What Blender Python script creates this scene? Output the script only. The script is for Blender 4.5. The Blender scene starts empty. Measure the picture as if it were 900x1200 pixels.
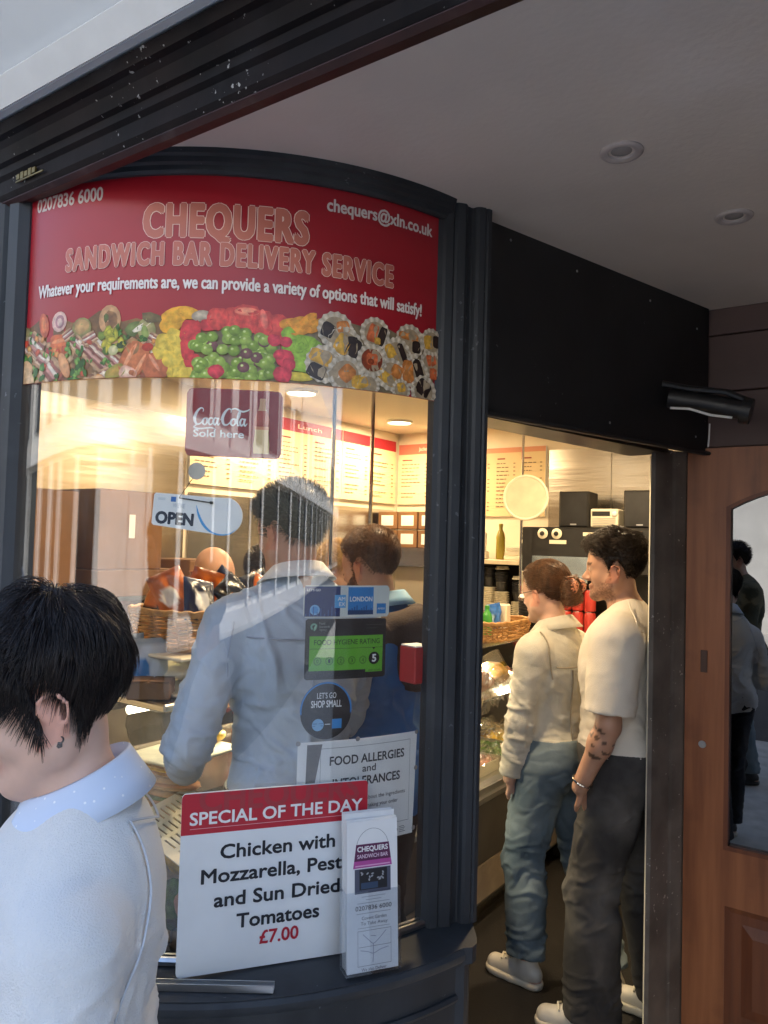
import bpy, math, random
import numpy as np
from mathutils import Vector, Matrix
from mathutils.geometry import tessellate_polygon

# ------------------------------------------------------------------ camera
# world: X runs along the street front, Y runs into the shop, Z is up
SC = bpy.context.scene
COL = SC.collection
PSI = math.radians(35.04)
PITCH, ROLL, CAMZ = .0407, .0279, 1.70
_f = Vector((0, math.cos(PITCH), math.sin(PITCH))); _r = Vector((1, 0, 0)); _u = _r.cross(_f)
_r2 = _r * math.cos(ROLL) + _u * math.sin(ROLL); _u2 = -_r * math.sin(ROLL) + _u * math.cos(ROLL)
_M = Matrix((( _r2.x, _u2.x, -_f.x), (_r2.y, _u2.y, -_f.y), (_r2.z, _u2.z, -_f.z))).to_4x4()
cam_d = bpy.data.cameras.new('camera'); cam = bpy.data.objects.new('camera', cam_d); COL.objects.link(cam)
cam.matrix_world = Matrix.Translation((0, 0, CAMZ)) @ Matrix.Rotation(PSI, 4, 'Z') @ _M
cam_d.sensor_fit = 'VERTICAL'; cam_d.sensor_height = 24; cam_d.lens = 18.0
cam_d.clip_start = .05; cam_d.clip_end = 500
SC.camera = cam

# ------------------------------------------------------------------ daylight
SUN_EL, SUN_AZ = math.radians(52), math.radians(18)      # sun stands behind the shop
world = bpy.data.worlds.new('World'); SC.world = world; world.use_nodes = True
nt = world.node_tree
sky = nt.nodes.new('ShaderNodeTexSky'); sky.sky_type = 'NISHITA'; sky.sun_disc = False
sky.sun_elevation = SUN_EL; sky.sun_rotation = SUN_AZ
nt.links.new(sky.outputs[0], nt.nodes['Background'].inputs[0]); nt.nodes['Background'].inputs[1].default_value = .15
sun_d = bpy.data.lights.new('sun', 'SUN'); sun_d.energy = 2.5; sun_d.angle = math.radians(.5); sun_d.color = (1, .95, .88)
sun = bpy.data.objects.new('sun', sun_d); COL.objects.link(sun)
_sd = Vector((math.sin(SUN_AZ) * math.cos(SUN_EL), math.cos(SUN_AZ) * math.cos(SUN_EL), math.sin(SUN_EL)))
sun.rotation_euler = _sd.to_track_quat('Z', 'Y').to_euler(); sun.location = (0, 0, 30)
SC.view_settings.view_transform = 'Standard'; SC.view_settings.look = 'None'
SC.view_settings.exposure = 2.05; SC.view_settings.gamma = 1
SC.view_settings.use_curve_mapping = False
SC.render.engine = 'CYCLES'
SC.cycles.max_bounces = 9; SC.cycles.diffuse_bounces = 4; SC.cycles.glossy_bounces = 4
SC.cycles.transmission_bounces = 6; SC.cycles.transparent_max_bounces = 24
SC.cycles.caustics_reflective = False; SC.cycles.caustics_refractive = False
SC.cycles.sample_clamp_indirect = 6

R = math.radians
rng = random.Random(7)
nr = np.random.default_rng(11)

def lin(h):
    """'#rrggbb' -> linear rgb"""
    h = h.lstrip('#'); o = []
    for i in (0, 2, 4):
        c = int(h[i:i+2], 16) / 255
        o.append(c / 12.92 if c <= .04045 else ((c + .055) / 1.055) ** 2.4)
    return tuple(o)

# ------------------------------------------------------------------ materials
def mat(name, color, rough=.6, metal=0, var=.12, scale=14, bump=0, bscale=60, spec=.5, stretch=None,
        color2=None, attr=False, sss=0, coat=0, emit=None, estr=0, detail=5, trans=0, mix_lo=.35, mix_hi=.65, sheen=0, chips=0, chipcol=(.35, .34, .31), chipscale=55, stain=None):
    m = bpy.data.materials.new(name); m.use_nodes = True
    n, l = m.node_tree.nodes, m.node_tree.links
    b = n['Principled BSDF']
    b.inputs['Roughness'].default_value = rough; b.inputs['Metallic'].default_value = metal
    b.inputs['Specular IOR Level'].default_value = spec
    if coat: b.inputs['Coat Weight'].default_value = coat; b.inputs['Coat Roughness'].default_value = .15
    if sss:
        b.inputs['Subsurface Weight'].default_value = sss; b.inputs['Subsurface Radius'].default_value = (.012, .005, .003)
        b.inputs['Subsurface Scale'].default_value = 1
    if sheen: b.inputs['Sheen Weight'].default_value = sheen
    if trans: b.inputs['Transmission Weight'].default_value = trans
    if emit:
        b.inputs['Emission Color'].default_value = (*emit, 1); b.inputs['Emission Strength'].default_value = estr
    tc = n.new('ShaderNodeTexCoord'); src = tc.outputs['Object']
    if stretch:
        mp = n.new('ShaderNodeMapping'); mp.inputs['Scale'].default_value = stretch; l.new(src, mp.inputs[0]); src = mp.outputs[0]
    nz = n.new('ShaderNodeTexNoise'); nz.inputs['Scale'].default_value = scale; nz.inputs['Detail'].default_value = detail
    l.new(src, nz.inputs['Vector'])
    rp = n.new('ShaderNodeValToRGB'); rp.color_ramp.elements[0].position = mix_lo; rp.color_ramp.elements[1].position = mix_hi
    c2 = color2 if color2 else tuple(min(1, c * (1 + var)) for c in color)
    c1 = color if color2 else tuple(c * (1 - var) for c in color)
    rp.color_ramp.elements[0].color = (*c1, 1); rp.color_ramp.elements[1].color = (*c2, 1)
    l.new(nz.outputs['Fac'], rp.inputs[0]); out = rp.outputs[0]
    if stain:                                      # broad faded or damp patches
        ns = n.new('ShaderNodeTexNoise'); ns.inputs['Scale'].default_value = stain[1]; ns.inputs['Detail'].default_value = 6; l.new(tc.outputs['Object'], ns.inputs['Vector'])
        ms = n.new('ShaderNodeMapRange'); ms.inputs[1].default_value = .56; ms.inputs[2].default_value = .74; ms.inputs[4].default_value = stain[2]; l.new(ns.outputs['Fac'], ms.inputs[0])
        mx = n.new('ShaderNodeMix'); mx.data_type = 'RGBA'; l.new(ms.outputs[0], mx.inputs[0]); l.new(out, mx.inputs[6]); mx.inputs[7].default_value = (*stain[0], 1); out = mx.outputs[2]
    if chips:                                      # small chips and scuffs where worn areas and fine specks coincide
        n1 = n.new('ShaderNodeTexNoise'); n1.inputs['Scale'].default_value = chipscale; n1.inputs['Detail'].default_value = 3; l.new(tc.outputs['Object'], n1.inputs['Vector'])
        n2 = n.new('ShaderNodeTexNoise'); n2.inputs['Scale'].default_value = 4.5; n2.inputs['Detail'].default_value = 3; l.new(tc.outputs['Object'], n2.inputs['Vector'])
        ad = n.new('ShaderNodeMath'); ad.operation = 'MULTIPLY_ADD'; ad.inputs[1].default_value = .45; l.new(n2.outputs['Fac'], ad.inputs[0]); l.new(n1.outputs['Fac'], ad.inputs[2])
        mr = n.new('ShaderNodeMapRange'); mr.inputs[1].default_value = 1.0 - chips; mr.inputs[2].default_value = 1.02 - chips; mr.inputs[4].default_value = .8; l.new(ad.outputs[0], mr.inputs[0])
        mx = n.new('ShaderNodeMix'); mx.data_type = 'RGBA'; l.new(mr.outputs[0], mx.inputs[0]); l.new(out, mx.inputs[6]); mx.inputs[7].default_value = (*chipcol, 1); out = mx.outputs[2]
    if attr:
        at = n.new('ShaderNodeAttribute'); at.attribute_name = 'Col'
        mx = n.new('ShaderNodeMix'); mx.data_type = 'RGBA'; mx.blend_type = 'MULTIPLY'; mx.inputs[0].default_value = 1
        l.new(out, mx.inputs[6]); l.new(at.outputs['Color'], mx.inputs[7]); out = mx.outputs[2]
    l.new(out, b.inputs['Base Color'])
    if bump:
        nb = n.new('ShaderNodeTexNoise'); nb.inputs['Scale'].default_value = bscale; nb.inputs['Detail'].default_value = 4
        l.new(src, nb.inputs['Vector'])
        bp = n.new('ShaderNodeBump'); bp.inputs['Strength'].default_value = bump; bp.inputs['Distance'].default_value = .01
        l.new(nb.outputs['Fac'], bp.inputs['Height']); l.new(bp.outputs[0], b.inputs['Normal'])
    return m

def glass_mat(name, tint=(1, 1, 1), base=.045, rough=.0, dirt=0, dcol=(.6, .62, .62)):
    """thin pane: transparent + mirror weighted by the facing angle, a little dust"""
    m = bpy.data.materials.new(name); m.use_nodes = True
    n, l = m.node_tree.nodes, m.node_tree.links
    n.remove(n['Principled BSDF']); out = n['Material Output']
    tr = n.new('ShaderNodeBsdfTransparent'); tr.inputs[0].default_value = (*tint, 1)
    gl = n.new('ShaderNodeBsdfGlossy'); gl.inputs['Roughness'].default_value = rough; gl.inputs[0].default_value = (1, 1, 1, 1)
    lw = n.new('ShaderNodeLayerWeight'); lw.inputs[0].default_value = .5
    pw = n.new('ShaderNodeMath'); pw.operation = 'POWER'; pw.inputs[1].default_value = 4.5; l.new(lw.outputs['Facing'], pw.inputs[0])
    ml = n.new('ShaderNodeMath'); ml.operation = 'MULTIPLY_ADD'; ml.inputs[1].default_value = 1 - base; ml.inputs[2].default_value = base
    l.new(pw.outputs[0], ml.inputs[0])
    mx = n.new('ShaderNodeMixShader'); l.new(ml.outputs[0], mx.inputs[0]); l.new(tr.outputs[0], mx.inputs[1]); l.new(gl.outputs[0], mx.inputs[2])
    last = mx
    if dirt:
        df = n.new('ShaderNodeBsdfDiffuse'); df.inputs[0].default_value = (*dcol, 1)
        tc = n.new('ShaderNodeTexCoord'); mp = n.new('ShaderNodeMapping'); mp.inputs['Scale'].default_value = (9, 9, .7)
        nz = n.new('ShaderNodeTexNoise'); nz.inputs['Scale'].default_value = 3; nz.inputs['Detail'].default_value = 8
        l.new(tc.outputs['Object'], mp.inputs[0]); l.new(mp.outputs[0], nz.inputs['Vector'])
        rp = n.new('ShaderNodeMapRange'); rp.inputs[1].default_value = .4; rp.inputs[2].default_value = .8; rp.inputs[3].default_value = 0; rp.inputs[4].default_value = dirt
        l.new(nz.outputs['Fac'], rp.inputs[0])
        m2 = n.new('ShaderNodeMixShader'); l.new(rp.outputs[0], m2.inputs[0]); l.new(mx.outputs[0], m2.inputs[1]); l.new(df.outputs[0], m2.inputs[2]); last = m2
    l.new(last.outputs[0], out.inputs[0])
    return m

def emit_mat(name, col, st):
    m = bpy.data.materials.new(name); m.use_nodes = True
    n, l = m.node_tree.nodes, m.node_tree.links
    n.remove(n['Principled BSDF']); e = n.new('ShaderNodeEmission'); e.inputs[0].default_value = (*col, 1); e.inputs[1].default_value = st
    l.new(e.outputs[0], n['Material Output'].inputs[0]); return m

WARM = (1.0, .74, .43)
M = {}
M['navy'] = mat('navy_paint', (.031, .035, .040), .48, var=.35, scale=5, bump=.12, bscale=18, stretch=(1, 1, .25), spec=.35, chips=.045, chipcol=(.12, .13, .14), stain=((.05, .055, .062), 7, .6))
M['panel'] = mat('charcoal_panel', (.017, .0172, .018), .55, stain=((.03, .03, .03), 3, .5), chips=.03, chipcol=(.12, .12, .12), var=.2, scale=4, bump=.05, bscale=30)
M['maroon'] = mat('maroon_paint', (.034, .010, .008), .5, stain=((.10, .07, .06), 14, .6), var=.3, scale=9, bump=.1, bscale=25)
M['darkbeam'] = mat('beam_paint', (.006, .0045, .005), .6, var=.4, scale=7, bump=.15, bscale=22, color2=(.013, .008, .008), spec=.12, chips=.05, chipcol=(.45, .44, .42), chipscale=90, stain=((.022, .022, .026), 5, .6))
M['soffit'] = mat('soffit_plaster', (.70, .63, .56), .75, var=.06, scale=2.2, bump=.08, bscale=70, stain=((.80, .76, .74), 2.2, .6))
M['pale_fascia'] = mat('pale_fascia', (.62, .64, .65), .5, var=.05, scale=3)
M['brownwall'] = mat('brown_panel_paint', (.115, .072, .066), .6, var=.15, scale=3, bump=.06, bscale=30)
M['wood'] = mat('door_wood', (.19, .060, .020), .45, stain=((.12, .035, .012), 5, .6), scale=26, stretch=(1, 1, .07), color2=(.36, .13, .048), bump=.06, bscale=60, mix_lo=.3, mix_hi=.72)
M['wooddark'] = mat('door_wood_dark', (.11, .028, .010), .5, scale=26, stretch=(1, 1, .07), color2=(.18, .055, .018))
M['floor'] = mat('shop_floor', (.010, .008, .007), .6, var=.5, scale=160, bump=.3, bscale=220)
M['paving'] = mat('paving', (.55, .52, .47), .85, var=.15, scale=8, bump=.2, bscale=60)
M['road'] = mat('asphalt', (.05, .05, .052), .9, var=.2, scale=40, bump=.3, bscale=200)
M['cream'] = mat('cream_wall', (.70, .62, .48), .6, var=.05, scale=3)
M['ceil'] = mat('ceiling_white', (.74, .70, .62), .7, var=.04, scale=2)
M['steel'] = mat('brushed_steel', (.55, .53, .50), .22, 1.0, var=.1, scale=30, stretch=(.25, .25, 8), bump=.03, bscale=12)
M['steelwarp'] = mat('wavy_steel', (.50, .45, .38), .24, 1.0, var=.06, scale=4, bump=.5, bscale=2.0, stretch=(.35, .35, 3.2))
M['alu'] = mat('aluminium', (.55, .56, .57), .3, 1.0, var=.06)
M['chrome'] = mat('polished_metal', (.75, .72, .66), .12, 1.0, var=.03)
M['white'] = mat('white_plastic', (.78, .78, .76), .35, var=.03)
M['whitecard'] = mat('white_card', (.80, .81, .80), .5, var=.02)
M['ivory'] = mat('ivory_plastic', (.78, .72, .56), .4, var=.04)
M['black'] = mat('black_plastic', (.012, .012, .013), .4, var=.3)
M['blackmatte'] = mat('black_matte', (.016, .014, .013), .75, var=.3)
M['greybase'] = mat('counter_base', (.10, .095, .09), .5, var=.15, scale=6)
M['redsign'] = mat('sign_red', lin('#a31a28'), .32, var=.05, scale=3)
M['colared'] = mat('cola_red', lin('#8c0f1e'), .3, var=.05, scale=3)
M['specred'] = mat('header_red', lin('#b01a2e'), .3, var=.04, scale=3)
M['ink'] = mat('printed_ink', (1, 1, 1), .45, var=.0, attr=True)
M['foodink'] = mat('food_print_ink', (.80, .78, .74), .35, scale=75, color2=(1.25, 1.2, 1.1), attr=True, detail=8)
M['inkwarm'] = mat('printed_card_ink', (1, 1, 1), .6, var=.0, attr=True)
M['cardboard'] = mat('cardboard', (.20, .095, .034), .75, var=.14, scale=6, bump=.06, bscale=40)
M['cardboard2'] = mat('cardboard_side', (.15, .07, .026), .75, var=.14, scale=6)
M['wicker'] = mat('wicker', (.33, .17, .06), .5, var=.4, scale=40, color2=(.52, .29, .11))
M['glass'] = glass_mat('window_glass', (.985, .99, .985), .06, 0, dirt=.03)
M['doorglass'] = glass_mat('door_glass', (.05, .055, .055), .17, .0)
M['caseglass'] = glass_mat('case_glass', (.99, 1, .99), .04, .0)
M['film'] = glass_mat('cling_film', (.97, .97, .97), .07, .10)
M['clear'] = glass_mat('clear_acrylic', (.93, .95, .97), .06, .02)
M['rubber'] = mat('suction_rubber', (.55, .5, .42), .25, var=.1)
M['bread'] = mat('bread', (.48, .27, .11), .7, var=.35, scale=22, bump=.5, bscale=50)
M['crumb'] = mat('bread_crumb', (.72, .60, .42), .8, var=.15, scale=30, bump=.3, bscale=80)
M['yellow'] = mat('yellow_food', (.75, .48, .03), .5, var=.3, scale=25, bump=.4, bscale=40)
M['salad'] = mat('salad_green', (.10, .20, .04), .5, var=.6, scale=25, bump=.5, bscale=40)
M['meat'] = mat('ham_pink', (.50, .25, .19), .45, var=.3, scale=14, bump=.3, bscale=30)
M['salmon'] = mat('salmon_orange', (.60, .26, .10), .45, var=.25, scale=18, bump=.4, bscale=30)

# ------------------------------------------------------------------ object helpers
def tag(o, label=None, cat=None, group=None, kind=None):
    if label: o['label'] = label
    if cat: o['category'] = cat
    if group: o['group'] = group
    if kind: o['kind'] = kind
    return o

def empty(name, loc=(0, 0, 0), rz=0, label=None, cat=None, group=None):
    o = bpy.data.objects.new(name, None); COL.objects.link(o)
    o.location = loc; o.rotation_euler = (0, 0, rz); o.empty_display_size = .1
    tag(o, label, cat, group); return o

def copy_tree(o, parent=None):
    c = o.copy(); COL.objects.link(c)
    if parent: c.parent = parent
    for ch in list(o.children): copy_tree(ch, c)
    return c

class MB:
    """collects boxes, tubes, lathes and loose faces; build() links ONE mesh"""
    def __init__(s): s.v = []; s.f = []; s.mi = []; s.col = None
    def add(s, vs, fs, mi=0):
        o = len(s.v); s.v += [tuple(v) for v in vs]; s.f += [tuple(i + o for i in f) for f in fs]; s.mi += [mi] * len(fs); return s
    def box(s, c, d, rot=None, bev=0, mi=0):
        x, y, z = d[0] / 2, d[1] / 2, d[2] / 2
        if bev <= 0:
            vs = [(-x,-y,-z),(x,-y,-z),(x,y,-z),(-x,y,-z),(-x,-y,z),(x,-y,z),(x,y,z),(-x,y,z)]
            fs = [(3,2,1,0),(4,5,6,7),(0,1,5,4),(1,2,6,5),(2,3,7,6),(3,0,4,7)]
        else:
            b = min(bev, x * .9, y * .9, z * .9); vs = []; idx = {}
            for sx in (-1, 1):
                for sy in (-1, 1):
                    for sz in (-1, 1):
                        for k in range(3):
                            p = [sx * x, sy * y, sz * z]
                            for j in range(3):
                                if j != k: p[j] -= (sx, sy, sz)[j] * b
                            idx[(sx, sy, sz, k)] = len(vs); vs.append(tuple(p))
            fs = []
            for k in range(3):
                a, c2 = [(1, 2), (2, 0), (0, 1)][k]
                for sg in (-1, 1):
                    q = []
                    for (u, w) in ((-1, -1), (1, -1), (1, 1), (-1, 1)):
                        t = [0, 0, 0]; t[k] = sg; t[a] = u; t[c2] = w; q.append(idx[(*t, k)])
                    fs.append(tuple(q if sg > 0 else q[::-1]))
            for k in range(3):
                a, c2 = [(1, 2), (2, 0), (0, 1)][k]
                for u in (-1, 1):
                    for w in (-1, 1):
                        t0 = [0, 0, 0]; t0[k] = -1; t0[a] = u; t0[c2] = w; t1 = list(t0); t1[k] = 1
                        q = [idx[(*t0, a)], idx[(*t1, a)], idx[(*t1, c2)], idx[(*t0, c2)]]
                        fs.append(tuple(q if u * w > 0 else q[::-1]))
            for sx in (-1, 1):
                for sy in (-1, 1):
                    for sz in (-1, 1):
                        q = [idx[(sx, sy, sz, k)] for k in range(3)]
                        fs.append(tuple(q if sx * sy * sz > 0 else q[::-1]))
        if rot is not None:
            Rm = Matrix.Rotation(rot, 3, 'Z') if isinstance(rot, (int, float)) else rot
            vs = [tuple(Rm @ Vector(v)) for v in vs]
        s.add([(v[0] + c[0], v[1] + c[1], v[2] + c[2]) for v in vs], fs, mi); return s
    def tube(s, pts, r, n=8, cap=True, mi=0, closed=False):
        pts = [Vector(p) for p in pts]; rr = r if isinstance(r, (list, tuple)) else [r] * len(pts)
        rings = []; nrm = None
        for i, p in enumerate(pts):
            if closed: t = pts[(i + 1) % len(pts)] - pts[i - 1]
            else: t = pts[min(i + 1, len(pts) - 1)] - pts[max(i - 1, 0)]
            t.normalize()
            if nrm is None: nrm = t.orthogonal().normalized()
            nrm = (nrm - t * nrm.dot(t)); nrm = nrm.normalized() if nrm.length > 1e-6 else t.orthogonal().normalized()
            bn = t.cross(nrm)
            rings.append([p + (nrm * math.cos(2 * math.pi * k / n) + bn * math.sin(2 * math.pi * k / n)) * rr[i] for k in range(n)])
        vs = [v for rg in rings for v in rg]; fs = []
        m = len(pts)
        for i in range(m if closed else m - 1):
            j = (i + 1) % m
            for k in range(n): fs.append((i * n + k, i * n + (k + 1) % n, j * n + (k + 1) % n, j * n + k))
        if cap and not closed: fs.append(tuple(range(n))[::-1]); fs.append(tuple(range((m - 1) * n, m * n)))
        s.add(vs, fs, mi); return s
    def lathe(s, prof, c, n=24, axis='Z', mi=0, rot=None):
        vs = []; fs = []
        for (r, z) in prof:
            for k in range(n):
                a = 2 * math.pi * k / n; v = Vector((r * math.cos(a), r * math.sin(a), z))
                if axis == 'X': v = Vector((v.z, v.x, v.y))
                if axis == 'Y': v = Vector((v.y, v.z, v.x))
                if rot is not None: v = rot @ v
                vs.append(v + Vector(c))
        for i in range(len(prof) - 1):
            for k in range(n): fs.append((i * n + k, i * n + (k + 1) % n, (i + 1) * n + (k + 1) % n, (i + 1) * n + k))
        fs.append(tuple(range(n))[::-1]); fs.append(tuple(range((len(prof) - 1) * n, len(prof) * n)))
        s.add(vs, fs, mi); return s
    def prism(s, poly, z0, z1, mi=0):
        """vertical prism over an (x,y) polygon"""
        n = len(poly); vs = [(x, y, z0) for x, y in poly] + [(x, y, z1) for x, y in poly]
        fs = [(i, (i + 1) % n, n + (i + 1) % n, n + i) for i in range(n)]
        tri = tessellate_polygon([[Vector((x, y, 0)) for x, y in poly]])
        ar = sum(poly[i][0] * poly[(i+1) % n][1] - poly[(i+1) % n][0] * poly[i][1] for i in range(n))
        for t in tri:
            a, b, c = t; cr = (poly[b][0]-poly[a][0])*(poly[c][1]-poly[a][1])-(poly[b][1]-poly[a][1])*(poly[c][0]-poly[a][0])
            if cr < 0: a, b, c = a, c, b
            fs.append((c, b, a)); fs.append((n + a, n + b, n + c))
        if ar < 0: fs = [f[::-1] if i < n else f for i, f in enumerate(fs)]
        s.add(vs, fs, mi); return s
    def extr(s, prof, p0, p1, axis_u, axis_v, mi=0):
        """sweep a closed 2D profile (u,v) from p0 to p1"""
        n = len(prof); p0, p1, U, V = map(Vector, (p0, p1, axis_u, axis_v))
        vs = [p0 + U * a + V * b for a, b in prof] + [p1 + U * a + V * b for a, b in prof]
        fs = [(i, (i + 1) % n, n + (i + 1) % n, n + i) for i in range(n)]
        for t in tessellate_polygon([[Vector((a, b, 0)) for a, b in prof]]):
            fs.append(tuple(t)); fs.append(tuple(n + i for i in t[::-1]))
        s.add(vs, fs, mi); return s
    def grid(s, P, mi=0):
        h, w = len(P), len(P[0]); vs = [p for row in P for p in row]
        fs = [(i * w + j, i * w + j + 1, (i + 1) * w + j + 1, (i + 1) * w + j) for i in range(h - 1) for j in range(w - 1)]
        s.add(vs, fs, mi); return s
    def build(s, name, m, parent=None, smooth=False, loc=None):
        me = bpy.data.meshes.new(name); me.from_pydata(s.v, [], s.f)
        ms = m if isinstance(m, (list, tuple)) else [m]
        for k in ms: me.materials.append(k)
        if len(ms) > 1: me.polygons.foreach_set('material_index', s.mi)
        import bmesh
        bm = bmesh.new(); bm.from_mesh(me); bmesh.ops.recalc_face_normals(bm, faces=bm.faces); bm.to_mesh(me); bm.free()
        if smooth:
            me.polygons.foreach_set('use_smooth', [True] * len(me.polygons))
            try: me.set_sharp_from_angle(angle=R(40))
            except Exception: pass
        if s.col is not None: set_col(me, np.array(s.col))
        o = bpy.data.objects.new(name, me); COL.objects.link(o)
        if parent: o.parent = parent
        if loc: o.location = loc
        return o

def set_col(me, c):
    a = me.color_attributes.new('Col', 'FLOAT_COLOR', 'POINT')
    c4 = np.ones((len(me.vertices), 4), np.float32); c4[:, :3] = c; a.data.foreach_set('color', c4.ravel())

def np_mesh(name, V, F, m, parent=None, smooth=True, col=None):
    V = np.asarray(V, np.float32); F = np.asarray(F, np.int32)
    me = bpy.data.meshes.new(name); k = F.shape[1]
    me.vertices.add(len(V)); me.vertices.foreach_set('co', V.ravel())
    me.loops.add(F.size); me.loops.foreach_set('vertex_index', F.ravel())
    me.polygons.add(len(F)); me.polygons.foreach_set('loop_start', np.arange(0, F.size, k, dtype=np.int32))
    me.polygons.foreach_set('loop_total', np.full(len(F), k, np.int32))
    me.update(calc_edges=True); me.validate()
    me.polygons.foreach_set('use_smooth', [smooth] * len(me.polygons))
    me.materials.append(m)
    if col is not None: set_col(me, col)
    o = bpy.data.objects.new(name, me); COL.objects.link(o)
    if parent: o.parent = parent
    return o

# ------------------------------------------------------------------ numpy noise
_perm = nr.random(4096).astype(np.float32)
def vnoise(P, seed=0):
    P = np.asarray(P, np.float32); i = np.floor(P).astype(np.int64); f = P - i; f = f * f * (3 - 2 * f)
    def h(a, b, c): return _perm[((a * 73856093) ^ (b * 19349663) ^ (c * 83492791) ^ (seed * 7919)) & 4095]
    x, y, z = i[..., 0], i[..., 1], i[..., 2]; u, v, w = f[..., 0], f[..., 1], f[..., 2]
    L = lambda a, b, t: a + (b - a) * t
    return L(L(L(h(x,y,z),h(x+1,y,z),u), L(h(x,y+1,z),h(x+1,y+1,z),u), v),
             L(L(h(x,y,z+1),h(x+1,y,z+1),u), L(h(x,y+1,z+1),h(x+1,y+1,z+1),u), v), w) * 2 - 1
def fbm(P, o=4, seed=0):
    s = 0; a = .5; P = np.asarray(P, np.float32)
    for k in range(o): s = s + a * vnoise(P * 2 ** k, seed + k); a *= .5
    return s

# ------------------------------------------------------------------ text and print
_fc = {}
def text_tris(s, bold=0.0, track=1.0):
    """-> verts (n,2), tris, with cap height 1, and bbox"""
    key = (s, bold, track)
    if key in _fc: return _fc[key]
    def raw(t):
        cu = bpy.data.curves.new('txt', 'FONT'); cu.body = t; cu.size = 1; cu.offset = bold; cu.resolution_u = 3; cu.space_character = track
        o = bpy.data.objects.new('txt', cu); COL.objects.link(o)
        bpy.context.view_layer.update()
        me = bpy.data.meshes.new_from_object(o.evaluated_get(bpy.context.evaluated_depsgraph_get()))
        me.calc_loop_triangles()
        V = np.zeros(len(me.vertices) * 3, np.float32); me.vertices.foreach_get('co', V); V = V.reshape(-1, 3)[:, :2]
        T = np.zeros(len(me.loop_triangles) * 3, np.int32); me.loop_triangles.foreach_get('vertices', T)
        COL.objects.unlink(o); bpy.data.objects.remove(o); bpy.data.curves.remove(cu); bpy.data.meshes.remove(me)
        return V, T.reshape(-1, 3)
    if ('H', bold) not in _fc:
        V, T = raw('H'); _fc[('H', bold)] = (V, T, float(V[:, 1].max()))
    cap = _fc[('H', bold)][2]
    V, T = raw(s)
    _fc[key] = (V / cap, T, None); return _fc[key]

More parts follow.
